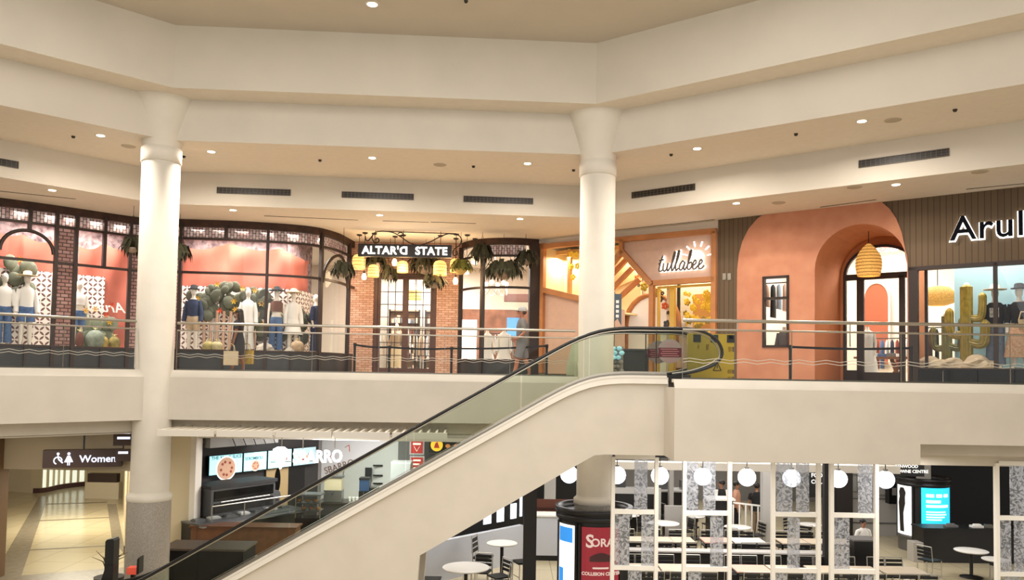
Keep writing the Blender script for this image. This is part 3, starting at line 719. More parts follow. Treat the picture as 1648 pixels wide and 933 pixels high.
def barrel(label, px, d, r, col, n=14, hh=1.0):
    L_, g = mloc(px, d); t = thing('barrel_cactus', label, 'cactus', L_, g, 'small potted cacti in the window'); b = MB(); R = []
    for i in range(9):
        a = -PI/2+PI*i/8; R.append((math.cos(a)*r, r*hh+math.sin(a)*r*hh))
    vs = []; m = 32
    for rr, z in R:
        for k in range(m): q = rr*(1+.08*math.cos(k*PI)); vs.append((math.cos(2*PI*k/m)*q, math.sin(2*PI*k/m)*q, z))
    b.add(vs, [(i*m+k, i*m+(k+1) % m, (i+1)*m+(k+1) % m, (i+1)*m+k) for i in range(8) for k in range(m)], smooth=True)
    b.build('ribbed_body', mat('barrel_'+col.strip('#'), col, .8, noise=.3, ns=10), t)
    f = MB()
    for j in range(7): a = j*.9; f.add([(0, 0, 2*r*hh), (math.cos(a)*.08, math.sin(a)*.08, 2*r*hh+.06), (math.cos(a+.5)*.08, math.sin(a+.5)*.08, 2*r*hh+.06)], [(0, 1, 2)])
    f.build('bloom', mat('flower_cream', '#f2e3a0', .7), t)
barrel('round grey green barrel cactus, largest of the row beside the far column', 155, .45, .24, '#949c8c', hh=1.15)
barrel('small yellow ribbed cactus beside the grey barrel cactus', 167, .45, .15, '#b29a52', hh=1.3)
barrel('small yellow ribbed cactus at the end of the row near the far column', 186, .45, .15, '#9c8a4c', hh=1.3)
barrel('dark red column cactus at the start of the row by the white panel', 130, .45, .1, '#7a4a3a', hh=2.4)
barrel('small cactus with cream blooms under the denim jacket mannequin', 337, .4, .16, '#b9a868')
barrel('small cactus with cream blooms beside the walking woman', 351, .4, .16, '#c8b98a')
barrel('small cactus beside the dark prickly pear near the window corner', 480, .4, .2, '#c9ab8a')
# stones in the window
def rock(label, loc, s, m, grp, seed):
    random.seed(seed); b = MB(); n = 10; R = []
    vs = []
    for i in range(6):
        a = PI/2*i/5
        for k in range(n): q = (math.cos(a)+.02)*random.uniform(.82, 1.1); vs.append((math.cos(2*PI*k/n)*q*s[0], math.sin(2*PI*k/n)*q*s[1], math.sin(a)*s[2]))
    b.add(vs, [(i*n+k, i*n+(k+1) % n, (i+1)*n+(k+1) % n, (i+1)*n+k) for i in range(5) for k in range(n)]); o = b.build('rock', m); o.location = loc; tag(o, label, 'rock', grp)
rockm = mat('pale_rock', '#cdbfae', .9, noise=.3, ns=7)
for px, s_, w in [(428, .3, 'at the feet of the brown top mannequin'), (470, .2, 'under the white dress mannequin')]:
    L_, g = mloc(px, .4); rock('pale display rock '+w, L_, (s_, s_*.6, s_), rockm, 'pale display rocks', px)
# ================================================================== shop front 2: brick entrance
EY = 27.2
def ep(px, py, Y=EY): p = at(px, py, Y); return p.x, p.z
x0 = ep(564, 500)[0]; x1 = ep(738, 500)[0]; dx0 = ep(602, 500)[0]; dx1 = ep(703, 500)[0]; dz = ep(650, 440)[1]
t = thing('brick_entrance', 'warm red brick entrance wall around tall glazed double doors under the black sign', 'shop entrance', ((x0+x1)/2, EY, 0)); cx = (x0+x1)/2
cut_plate('brick_wall', [(x0-cx, 0), (dx0-cx, 0), (dx0-cx, dz), (dx1-cx, dz), (dx1-cx, 0), (x1-cx+.1, 0), (x1-cx+.1, 4.45), (x0-cx, 4.45)], [], -.15, .15, redbrick, t)
doorwood = mat('stained_door_wood', '#4a2a1e', .5, noise=.25, ns=4)
fr = thing('shop_door', 'tall pair of glazed wooden doors in the brick entrance, standing behind the railing', 'door', ((dx0+dx1)/2, EY, 0)); dw = dx1-dx0; h = dw/2
MB().bb(-h, -h+.12, -.1, .1, 0, dz).build('jamb', doorwood, fr); MB().bb(h-.12, h, -.1, .1, 0, dz).build('jamb', doorwood, fr)
MB().bb(-h+.12, h-.12, -.1, .1, dz-.12, dz).build('lintel', doorwood, fr)
tz = dz*.84
for q in (-1, 1):
    x_a, x_b = (.0, h-.12) if q > 0 else (-h+.12, 0)
    L_ = MB(); L_.bb(x_a, x_a+.1, -.03, .03, 0, dz-.12).bb(x_b-.1, x_b, -.03, .03, 0, dz-.12).bb(x_a+.1, x_b-.1, -.03, .03, 0, .22).bb(x_a+.1, x_b-.1, -.03, .03, dz-.2, dz-.12)
    lf_ = L_.build('door_leaf', doorwood, fr)
    g_ = MB()
    for k in (1, 2): xk = x_a+.1+(x_b-x_a-.2)*k/3; g_.bb(xk-.012, xk+.012, -.015, .015, .22, dz-.2)
    for k in range(1, 7): zk = .22+(dz-.42)*k/7; g_.bb(x_a+.1, x_b-.1, -.015, .015, zk-.012, zk+.012)
    g_.build('muntin_grid', woodf, lf_)
    MB().bb(x_a+.1, x_b-.1, -.004, .004, .22, dz-.2).build('glass_pane', gl_shop, lf_)
    MB().tube([(q*.14, -.05, 1.0), (q*.14, -.09, 1.02), (q*.14, -.09, 1.5), (q*.14, -.05, 1.52)], .015, 6).build('door_handle', steel, lf_)
# interior room shells
room_w = mat('shop_white_wall', '#e9dccb', .8)
def wallseg(name, p, q, z0, z1, m): return struct(name, MB().wallp([p, q], z0, z1, .05), m)
wallseg('wall_shop_back', (-15, 33.4), (1.6, 33.4), 0, 4.45, room_w)
wallseg('wall_shop_side', (.9, 26.2), (1.6, 33.4), 0, 4.45, room_w)
wallseg('wall_shop_side_far', (-5.6, 27.3), (-5.6, 28.1), 0, 4.45, room_w)
# racks of goods seen through the doors
def rack(label, loc, rz, n, cols, w=1.4, grp='clothes racks in the shops', hh=1.5):
    t = thing('clothes_rack', label, 'clothes rack', loc, rz, grp)
    for q in (-1, 1): MB().tube([(q*w/2, 0, 0), (q*w/2, 0, hh)], .018, 6).build('post', woodf, t)
    MB().tube([(-w/2, 0, hh), (w/2, 0, hh)], .018, 6).build('rail', woodf, t)
    for i in range(n):
        c = cols[i % len(cols)]; x = -w/2+w*(i+.5)/n; L = random.uniform(.6, 1.0)
        m_ = MB(); m_.loft([(x, 0, hh-L, .03, .24), (x, 0, hh-.3, .03, .22), (x, 0, hh-.12, .025, .2), (x, 0, hh-.04, .01, .04)], 8)
        m_.build('garment', c, t)
    return t
gc = [cloth_w, cloth_tan, mat('peach_cloth', '#e0b79c', .9), mat('pale_blue_cloth', '#a9bccd', .9)]
random.seed(3)
rack('clothes rack seen through the left glazed door', (-4.3, 30.2, 0), .1, 10, gc); rack('clothes rack seen through the right glazed door', (-3.0, 30.6, 0), -.1, 10, gc)
def shelfunit(label, loc, rz, w=1.2, hh=2.6):
    t = thing('display_shelf', label, 'shelf', loc, rz, 'shelves inside the shops')
    MB().bb(-w/2, w/2, .3, .33, 0, hh).build('back_panel', mat('shelf_back', '#b79a7a', .8), t)
    for q in (-1, 1): MB().bb(q*w/2-.02, q*w/2+.02, 0, .3, 0, hh).build('side_panel', woodf, t)
    for k in range(6): MB().bb(-w/2, w/2, 0, .3, .1+k*.48, .13+k*.48).build('shelf_board', woodf, t)
    for k in range(5):
        x = -w/2+.1
        while x < w/2-.12:
            b = random.uniform(.08, .16); hgt = random.uniform(.1, .32); o = MB().bb(x, x+b*.8, .03, .2, .13+k*.48, .13+k*.48+hgt).build('folded_goods', random.choice(gc+[cloth_br, cloth_g]), t); x += b
    return t
shelfunit('tall goods shelf behind the left glazed door', (-4.35, 32.4, 0), 0); shelfunit('tall goods shelf behind the right glazed door', (-2.9, 32.4, 0), 0)
mannequin('mannequin in long cream dress behind the left glazed door', (-4.05, 28.3, 0), 0, cloth_tan, 'dress', mat('cream_cloth', '#e2cfa8', .9), s=1.0, group='mannequins inside the entrance')
mannequin('headless mannequin in white top behind the right glazed door', (-2.75, 28.5, 0), 0, cloth_w, 'skirt', cloth_w, head=False, group='mannequins inside the entrance')
# hanging sign with scroll ironwork
SY = 24.8
pL = at(577, 402, SY); pR = at(727, 405.5, SY); w = pR.x-pL.x; zc = (pL.z+pR.z)/2; hh = .175
sg = thing('hanging_sign', 'long black hanging sign with white glowing capital letters over the brick entrance', 'sign', ((pL.x+pR.x)/2, SY, zc))
MB().bb(-w/2, w/2, -.08, .08, -hh-.02, hh+.02).build('board', mat('sign_black', '#16100e', .5), sg)
glowW = emis('sign_glow_white', '#fffaf0', 5)
lw = text('letters', "ALTAR'", .335, glowW, sg, (-w/2+.13, -.1, -.115), off=.006, ext=.012, sp=1.06)
bx = max(v.co.x for v in lw.data.vertices); x_d = -w/2+.13+bx+.02
dD = text('letter_reversed', "D", .335, glowW, sg, (0, 0, 0), off=.006, ext=.012)
dxm = max(v.co.x for v in dD.data.vertices); dD.location = (x_d+dxm+.02, -.1, -.115); dD.rotation_euler = (PI/2, 0, 0); dD.scale = (-1, 1, 1)
st_ = text('letters', "STATE", .335, glowW, sg, (0, -.1, -.115), off=.006, ext=.012, sp=1.06); sxm = max(v.co.x for v in st_.data.vertices); st_.location = (w/2-.13-sxm, -.1, -.115)
cxs = (pL.x+pR.x)/2
def sp_(pts): return [tuple(p) for p in spl3([(at(x, y, SY).x-cxs, 0, at(x, y, SY).z-zc) for x, y in pts], 7)]
for pts in ([(588, 380), (589, 386), (593, 387), (598, 381), (604, 374), (615, 372), (632, 374), (645, 381), (660, 391), (675, 394), (690, 390), (708, 381), (722, 376), (735, 377)],
            [(600, 377), (599, 384), (603, 390), (608, 390), (610, 386), (607, 383), (604, 386)],
            [(722, 376), (737, 378), (743, 386), (740, 394), (732, 400), (729, 406), (731, 411), (736, 409), (735, 404)],
            [(640, 376), (645, 374), (649, 377), (646, 380), (643, 378)]):
    MB().tube(sp_(pts), .018, 6).build('scroll_iron', iron, sg)
MB().tube(sp_([(615, 372), (735, 376)]), .016, 6).build('top_rod', iron, sg)
for x, y0, y1 in [(604, 374, 393), (709, 381, 396), (649, 377, 394)]:
    p = at(x, y1, SY); MB().tube([(p.x-cxs, 0, Z4-zc), (p.x-cxs, 0, p.z-zc)], .01, 6).build('hanger_rod', iron, sg)
# lanterns
def lant_mat():
    return mat('woven_lantern', '#e6c88e', .8, emit='#ffc46a', es=1.3, noise=.35, ns=40)
lantern_m = lant_mat(); bulb_m = emis('warm_bulb', '#ffdca0', 30)
def lantern(px, py, wpx, hpx, Y, label, small=False, grp='woven lanterns under the sign'):
    p = at(px, py, Y); r = wpx/2*Y/F_PX; h = hpx*Y/F_PX
    t = thing('hanging_lantern', label, 'lantern', (p.x, p.y, p.z), group=grp)
    MB().tube([(0, 0, h/2), (0, 0, Z4-p.z)], .009, 6).build('cord', iron, t)
    MB().lathe([(.09, Z4-p.z-.03), (.06, Z4-p.z-.045), (.09, Z4-p.z-.005)], n=14).build('ceiling_rose', iron, t)
    if small:
        MB().lathe([(.001, -h/2), (r*.8, -h/2+.02), (r, 0), (r*.7, h*.35), (.03, h/2)], n=14, caps=False).build('glass_shade', emis('frosted_shade', '#ffd9a0', 7), t)
        MB().lathe([(.035, h/2-.03), (.03, h/2+.06)], n=10).build('cap', iron, t)
    else:
        MB().lathe([(r, -h/2), (r, h*.1), (r*.93, h*.3), (r*.7, h*.43), (r*.3, h*.5)], n=24, caps=False).build('woven_shade', lantern_m, t)
        f = MB()
        for z in (-h/2, -h*.25, 0, h*.2): f.tube([(math.cos(a*PI/10)*r*1.005, math.sin(a*PI/10)*r*1.005, z) for a in range(21)], .008, 4, False)
        f.build('hoop', mat('rattan_hoop', '#b48a4c', .7), t)
        MB().ball((0, 0, -h*.05), .06, 10).build('bulb', bulb_m, t)
    return t
for a in [(577.5, 421, 21, 24, 25.6, 'largest woven lantern hanging under the left end of the black sign'), (601, 435.5, 18, 20, 25.3, 'low woven lantern second from the left end of the black sign'), (648, 429, 18, 19, 25.5, 'woven lantern hanging before the middle of the door lintel'), (708, 431, 21.5, 24, 25.5, 'large woven lantern hanging before the right brick pier'), (733, 427, 18, 22, 26.0, 'woven lantern behind the yellow plant bowl'), (668, 472, 21, 20, 28.6, 'wide woven lantern hanging inside behind the glazed doors')]: lantern(*a)
for a in [(586, 445, 8, 11, 25.2, 'small glass pendant below the first two woven lanterns'), (635, 422, 8.5, 12, 25.8, 'small glass pendant just under the apostrophe of the sign'), (733, 452, 8, 12, 25.2, 'lowest small glass pendant by the right brick pier'), (751, 436, 8.5, 12, 25.3, 'small glass pendant before the left edge of the drum window'), (764, 418, 12, 15, 26.0, 'small glass pendant beside the fern hanging at the drum window')]: lantern(*a, small=True, grp='small glass pendants under the sign')
# hanging plants
leafm = mat('dark_leaf', '#3c3a20', .8, noise=.5, ns=12, c2='#1e1f12'); leafy = mat('yellow_leaf', '#6d6a22', .8, noise=.4, ns=12)
bowl_m = mat('planter_bowl', '#9b8878', .8, noise=.25, ns=9); bowl_y = mat('yellow_bowl', '#c9a95e', .7)
def hplant(px, py, r, Y, label, bm=bowl_m, lm=leafm, seed=1, drop=.5, n=60):
    random.seed(seed); p = at(px, py, Y); t = thing('hanging_planter', label, 'hanging plant', (p.x, p.y, p.z), group='hanging planters by the entrance')
    MB().lathe([(.02, -r*.75), (r*.5, -r*.62), (r*.85, -r*.3), (r, 0), (r*.93, .0), (r*.5, -.05)], n=18, caps=False).build('bowl', bm, t)
    for k in range(3): a = k*2.1; MB().tube([(math.cos(a)*r, math.sin(a)*r, 0), (0, 0, min(.9, Z4-p.z-.1))], .005, 4).build('wire', iron, t)
    MB().tube([(0, 0, min(.9, Z4-p.z-.1)), (0, 0, Z4-p.z)], .006, 4).build('hook_rod', iron, t)
    f = MB()
    for i in range(n):
        a = random.uniform(0, 2*PI); L = random.uniform(.5, 1.3)*r; dr = random.uniform(.05, .55)*drop; w = random.uniform(.03, .07)
        u = V((math.cos(a), math.sin(a), 0)); s_ = V((-u.y, u.x, 0))*w; b0 = u*r*random.uniform(0, .8)+V((0, 0, 0)); hi = random.uniform(.05, .32)
        b1 = b0+u*L*.5+V((0, 0, hi)); b2 = b0+u*L+V((0, 0, hi*.3-dr*.4)); b3 = b0+u*L*1.08+V((0, 0, -dr))
        f.add([b0-s_*.3, b0+s_*.3, b1+s_, b1-s_, b2+s_*.9, b2-s_*.9, b3], [(0, 1, 2, 3), (3, 2, 4, 5), (5, 4, 6)])
    o = f.build('foliage', lm, t); return t
hplant(605, 424, .26, 26.3, 'trailing plant in round bowl between the first two lanterns', seed=2)
hplant(627, 443, .18, 26.2, 'small trailing plant above the left glazed door', seed=3, n=40)
hplant(685, 428, .38, 26.3, 'large bushy planter in wide bowl above the right glazed door', seed=4, n=110, drop=.6)
hplant(698, 455, .24, 25.8, 'low planter in pale bowl before the right door jamb', seed=5)
hplant(741, 433, .24, 24.9, 'yellow bowl planter with bright leaves beside the right lanterns', bowl_y, leafy, 6, .2)
hplant(776, 408, .22, 24.8, 'spiky planter hanging before the top left of the drum window', seed=7, n=80, drop=.7)
hplant(810, 435, .38, 25.0, 'widest hanging planter with fern fringe before the drum window', seed=8, n=150, drop=.65)
hplant(846, 418, .22, 25.0, 'spiky planter hanging before the dark jamb of the drum window', seed=9, n=80, drop=.5)
hplant(552, 437, .24, 24.4, 'planter hanging at the corner of the cactus window', seed=10)
hplant(213, 399, .18, 21.6, 'small dark planter peeking out beside the far column shaft', seed=11, n=50)
hplant(288.5, 408, .18, 22.6, 'small dark planter peeking out past the far column toward the cactus window', seed=13, n=50)
# ================================================================== shop front 3: drum window
DR = smoothpath([(-1.9, 27.3), pt(738, 394), pt(752, 388), pt(780, 383.5), pt(825, 382.5), pt(868, 385)], 6)
o1 = onpath(800, DR)[1]; t = thing('drum_shop_window', 'rounded dark framed shop window with chandelier beside the brick entrance', 'shop window', (o1.x, o1.y, 0)); LD = local(DR, o1)
MB().wallp(LD, 4.24, 4.45, .15).build('header', woodf2, t); MB().wallp(LD, 0, .5, .06).build('base_panel', MATS['base_panel_metal'], t)
d1 = zat(810, 411, DR); d2 = zat(810, 462, DR)
for z in (d1, d2, .52): MB().wallp(offs(LD, -.03), z-.035, z+.035, .08).build('transom', woodf, t)
def dm(px, z0, z1, w):
    m = mull(MB(), px, DR, z0, z1, w, .14); m.v = [(x-o1.x, y-o1.y, z) for x, y, z in m.v]; m.build('mullion', woodf, t)
dm(740, 0, 4.3, .18); dm(776, 0, 4.3, .1); dm(859, 0, 4.3, .34)
for a, b_ in ((741, 776), (776, 853)): MB().wallp(offs(local(subpath(DR, a, b_), o1), .02), .55, 4.24).build('glass_pane', gl_shop, t)
o = MB(); sp = offs(subpath(DR, 745, 850), .3); c = sp[0]
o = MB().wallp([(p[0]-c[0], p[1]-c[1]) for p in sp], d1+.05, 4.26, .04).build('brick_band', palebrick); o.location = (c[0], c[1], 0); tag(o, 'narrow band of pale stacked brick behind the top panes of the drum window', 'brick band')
p = at(740, 530, 29.5); q = at(850, 530, 29.5)
wp = MB(); wp.bb(0, q.x-p.x+.4, 0, .06, 0, at(800, 498, 29.5).z); o = wp.build('wood_panelling', mat('wood_panelling', '#8a5e48', .7, noise=.4, ns=3)); o.location = (p.x, 29.5, 0); tag(o, 'brown wood panelled wall deep inside the drum window', 'panelling')
o = MB().bb(0, q.x-p.x+.4, 0, .3, at(800, 485, 29.5).z, at(800, 473, 29.5).z).build('wall_soffit_board', mat('dusky_board', '#6f4f47', .8)); o.location = (p.x+1.6, 29.3, 0); tag(o, 'dusky brown board above the panelling inside the drum window', 'board')
# chandelier
cp = at(796, 462, 27.8); t = thing('chandelier', 'white beaded chandelier with round bulbs inside the drum window', 'chandelier', tuple(cp))
MB().tube([(0, 0, .1), (0, 0, Z4-cp.z)], .012, 6).build('stem', cloth_w, t)
MB().tube([(math.cos(a*PI/12)*.42, math.sin(a*PI/12)*.42, .05) for a in range(25)], .015, 6, False).build('ring', cloth_w, t)
for k in range(6):
    a = k*PI/3+.3; a2 = a+PI/3
    MB().ball((math.cos(a)*.42, math.sin(a)*.42, .13), .075, 10).build('bulb', emis('globe_bulb', '#fff2dc', 12), t)
    MB().tube([(math.cos(a+(a2-a)*f)*.42, math.sin(a+(a2-a)*f)*.42, .02-.3*math.sin(PI*f)) for f in [i/8 for i in range(9)]], .018, 5).build('bead_swag', cloth_w, t)
def dloc(px, Y): p = at(px, 500, Y); return (p.x, p.y, 0)
mannequin('white dress form mannequin nearest the mullion inside the drum window', dloc(785, 27.2), 0, cloth_w, 'skirt', cloth_w, head=False, sleeves=False, group='mannequins in the drum window', s=.98)
mannequin('white mannequin with long sleeves inside the drum window beside the walking man', dloc(812, 27.0), 0, cloth_w, 'skirt', cloth_w, head=False, sleeves='long', group='mannequins in the drum window')
rack('rack of white garments inside the drum window behind the mannequins', dloc(805, 28.4), 0, 9, [cloth_w, gc[3], cloth_w])
o = MB().bb(-.35, .35, 0, .04, 0.0, 2.0).build('light_panel', emis('panel_glow', '#fff0e0', 3)); o.location = dloc(752, 28.9); tag(o, 'upright white glowing panel inside the left of the drum window', 'panel')
t = thing('blue_screen', 'small blue lit screen on a stand inside the drum window before the walking man', 'screen', dloc(826, 27.6)); MB().box((0, 0, 1.7), (.42, .04, .62)).build('display', emis('screen_blue', '#5c97d8', 1.3), t); MB().tube([(0, .02, 0), (0, .02, 1.4)], .02, 6).build('pole', steel_d, t); MB().lathe([(.16, 0), (.15, .02)], n=14).build('foot', steel_d, t)
# ================================================================== right hand shop fronts (one straight wall)
RO = V((*pt(871, 385), 0)); RE = V((*pt(1648, 300), 0)); RU = (RE-RO).normalized(); RN = V((-RU.y, RU.x, 0)); RA = math.atan2(RU.y, RU.x)
MR = Matrix.Translation(RO) @ Matrix.Rotation(RA, 4, 'Z'); MRI = MR.inverted()
def rl(px, py, d=0): q = MRI @ onpl(px, py, RO+RN*d, RN); return q.x, q.z
def rw(u, d, z=0): return tuple(MR @ V((u, d, z)))
def rthing(name, label, cat, u, d=0, z=0, group=None): return thing(name, label, cat, rw(u, d, z), RA, group)
class Off:   # shifts local wall coordinates to a thing's own origin
    def __init__(s, u): s.u = u
    def __call__(s, px, py, d=0): a = rl(px, py, d); return (a[0]-s.u, a[1])
# ---- shop front 4: timber framed front with the sun sign
orangewood = mat('orange_timber', '#b5794a', .6, noise=.15, ns=3)
pinkplaster = mat('pink_beige_plaster', '#c9a896', .85, noise=.05)
creamlit = mat('cream_lit_wall', '#f0dcae', .8)
uT = rl(1010, 600)[0]; L = Off(uT)
T = rthing('timber_shop_front', 'orange timber framed shop front with gable beams and a glowing sun sign', 'shop front', uT)
def beam(pa, pb, w, name='beam', d0=0, dep=.16, m=None):
    a = L(*pa); b = L(*pb); MB().bar((a[0], d0, a[1]), (b[0], d0, b[1]), dep, w, up=(0, 0, 1) if abs(a[0]-b[0]) > abs(a[1]-b[1])*.02 else (1, 0, 0)).build(name, m or orangewood, T)
def post(px, py0, py1, w, name='post', d0=0, dep=.16, m=None):
    a = L(px, (py0+py1)/2); z0 = max(0, L(px, py0)[1]); z1 = L(px, py1)[1]; MB().bb(a[0]-w/2, a[0]+w/2, d0-dep/2, d0+dep/2, min(z0, z1), max(z0, z1)).build(name, m or orangewood, T)
def face(pts, name, m, d0=.05, th=.04): MB().slab([L(*p) for p in pts][::-1], d0, d0+th).build(name, m, T)
cut_plate('fascia_band', [L(871, 400), L(1155, 374), L(1155, 353.2), L(871, 385)], [], .1, .14, room_w, T)
u_a = L(873, 500)[0]; u_b = L(1150, 500)[0]; u_p = L(1049, 500)[0]; u_m = L(1001, 500)[0]
post(873, 600, 392, .13); post(1149.5, 600, 372, .14); post(1049, 600, 452, .14); post(1001, 412, 385, .13)
beam((871, 397), (1153, 371.5), .15, 'top_beam'); beam((1046, 456), (1151, 449), .15, 'window_head_beam')
beam((1001, 404), (1049, 458), .15, 'gable_beam', -.01); beam((1003, 403), (975, 437), .15, 'gable_beam', -.01); beam((873, 466), (975, 490), .17, 'lower_beam', -.02)
face([(1004, 390), (1148, 374), (1148, 449), (1051, 455), (1004, 401)], 'sign_panel', pinkplaster, .04)
face([(875, 470), (975, 492), (1003, 498), (1003, 603), (875, 601)], 'lower_panel', pinkplaster, .06)
# display box behind the column side opening
z0d = L(875, 468)[1]; z1d = L(875, 398)[1]
b = MB(); b.bb(u_a, u_m, 1.15, 1.2, 2.0, z1d).bb(u_a, u_m, .1, 1.2, 1.95, 2.0).bb(u_a+.0, u_a+.04, .1, 1.2, 2.0, z1d); b.build('display_box', creamlit, T)
a1 = rl(917, 440, .7); MB().bb(a1[0]-uT-.06, a1[0]-uT+.06, .64, .76, 2.0, z1d).build('inner_post', mat('light_timber', '#d8a866', .6), T)
MB().bb(u_a, u_m, .66, .76, z1d-.16, z1d-.04).build('inner_beam', MATS['light_timber'], T)
# rafters and lit attic between the column and the window
b = MB(); b.bb(u_m-1.2, u_p+.1, 1.35, 1.4, 0, 4.1); b.build('attic_wall', mat('warm_white_wall', '#efe0cf', .8), T)
for (pa, pb, d) in [((975, 475), (1018, 431), .5), ((992, 483), (1030, 449), .8), ((975, 452), (1008, 418), .3)]:
    a = rl(*pa, d); c = rl(*pb, d); MB().bar((a[0]-uT, d, a[1]), (c[0]-uT, d, c[1]), .12, .13).build('rafter', orangewood, T)
a = rl(965, 420, 1.2); c = rl(1032, 420, 1.2)
MB().slab([(L_[0]-uT, L_[1]) for L_ in (rl(975, 470, 1.1), rl(1028, 447, 1.1), rl(1006, 412, 1.1), rl(975, 440, 1.1))][::-1], 1.1, 1.14).build('ceiling_panel', mat('peach_panel', '#e3b585', .8), T)
# arch doorway
ac = rl(1049, 520, .9); al = rl(1007, 560, .9); at_ = rl(1043, 474, .9); rr = ac[0]-al[0]; zc_ = at_[1]-rr
arcp = [(al[0]-uT, .9, 0)]+[(ac[0]-uT-rr*math.cos(k*PI/12), .9, zc_+rr*math.sin(k*PI/12)) for k in range(13)]+[(ac[0]-uT+rr, .9, 0)]
for p, q in zip(arcp[:-1], arcp[1:]): pass
MB().tube(arcp, .08, 6).build('arch_trim', orangewood, T)
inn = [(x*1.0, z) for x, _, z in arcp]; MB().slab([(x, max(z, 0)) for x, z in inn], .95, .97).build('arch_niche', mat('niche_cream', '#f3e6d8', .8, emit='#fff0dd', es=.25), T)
# display window
wl = rl(1054, 590)[0]-uT; wr = rl(1145, 590)[0]-uT; zb = .1; zt = L(1100, 455)[1]-.05
MB().bb(wl, wr, .02, .03, zb, zt).build('glass_pane', gl_shop, T)
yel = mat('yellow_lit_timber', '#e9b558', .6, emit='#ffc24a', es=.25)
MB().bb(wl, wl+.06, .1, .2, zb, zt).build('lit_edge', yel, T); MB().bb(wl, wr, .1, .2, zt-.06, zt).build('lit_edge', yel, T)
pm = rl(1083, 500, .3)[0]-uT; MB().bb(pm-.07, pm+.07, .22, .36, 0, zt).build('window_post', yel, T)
MB().bb(wl-.1, wr+.6, 1.8, 1.85, 0, 4.1).build('window_back_wall', mat('warm_white_wall', '#efe0cf', .8), T)
MB().bb(wl+.1, pm-.1, .5, .54, 0, zt).build('white_panel', room_w, T)
MB().bb(pm+.15, wr+.1, 1.3, 1.34, .9, zt-.15).build('gold_panel', mat('gold_panel', '#dba45c', .8), T)
MB().bb(wl, wr, .0, 1.7, 0, .12).build('window_floor', orangewood, T)
# flowers on panels
petal_y = mat('felt_yellow', '#efc43c', .8, emit='#ffcf40', es=.15); petal_o = mat('felt_orange', '#d9683a', .8); petal_g = mat('felt_olive', '#a08a2c', .8); petal_b = mat('felt_navy', '#3c3a44', .8)
def flower(u, d, z, r, m, label, n=5, grp='paper flowers in the timber shop front'):
    f = MB()
    for j in range(n):
        a = 2*PI*j/n; f.ball((math.cos(a)*r*.6, 0, math.sin(a)*r*.6), r*.42, 8, (1, .25, 1))
    f.ball((0, -.02, 0), r*.22, 6); o = f.build('paper_flower', m); o.location = rw(u, d, z); o.rotation_euler = (0, 0, RA); return tag(o, label, 'paper flower', grp)
random.seed(5)
FLW = [(1026, 447, 1.0, .12, petal_o, 'orange paper flower under the gable beam'), (1037, 461, 1.0, .15, petal_g, 'olive paper flower under the gable beam'), (1028, 459, 1.0, .06, petal_b, 'tiny dark paper flower under the gable beam'),
    (1059, 469, .42, .13, petal_g, 'olive paper flower at the top left of the yellow lit window'), (1063, 481, .42, .1, petal_b, 'dark five petal flower left of the window post'), (1070, 492, .42, .12, petal_o, 'orange and olive flower beside the window post'), (1075, 503, .42, .06, petal_b, 'small dark flower low beside the window post'), (1073, 521, .42, .12, petal_b, 'dark flower decal lowest beside the window post'), (1066, 472, .42, .07, petal_b, 'small dark flower near the window head')]
for px, py, d, r, m, lb in FLW:
    a = rl(px, py, d); flower(a[0], d, a[1], r, m, lb)
for px, py, lb in [(919, 409, 'top left'), (927, 410, 'top right'), (920, 429, 'lower left'), (929, 428, 'lower right'), (922, 446, 'lowest')]:
    a = rl(px, py, .6); flower(a[0], .6, a[1], .11, petal_y, 'yellow paper flower hanging in the bright box beside the column, '+lb)
for i in range(44):
    px = random.uniform(1103, 1143); py = random.uniform(470, 520) if i > 8 else random.uniform(520, 545); a = rl(px, py, 1.1)
    flower(a[0], 1.05+.01*(i % 6), a[1], random.uniform(.07, .12), petal_y if i % 4 else petal_g, 'paper flower in the dense yellow and olive cluster on the gold panel', grp='flower cluster on the gold panel')
mannequin('child mannequin in pale pink dress inside the yellow lit window', rw(rl(1100, 560, .9)[0], .9, .12), RA, mat('blush_cloth', '#ecc9c0', .9), 'dress', mat('blush_cloth', '#ecc9c0', .9), s=.92)
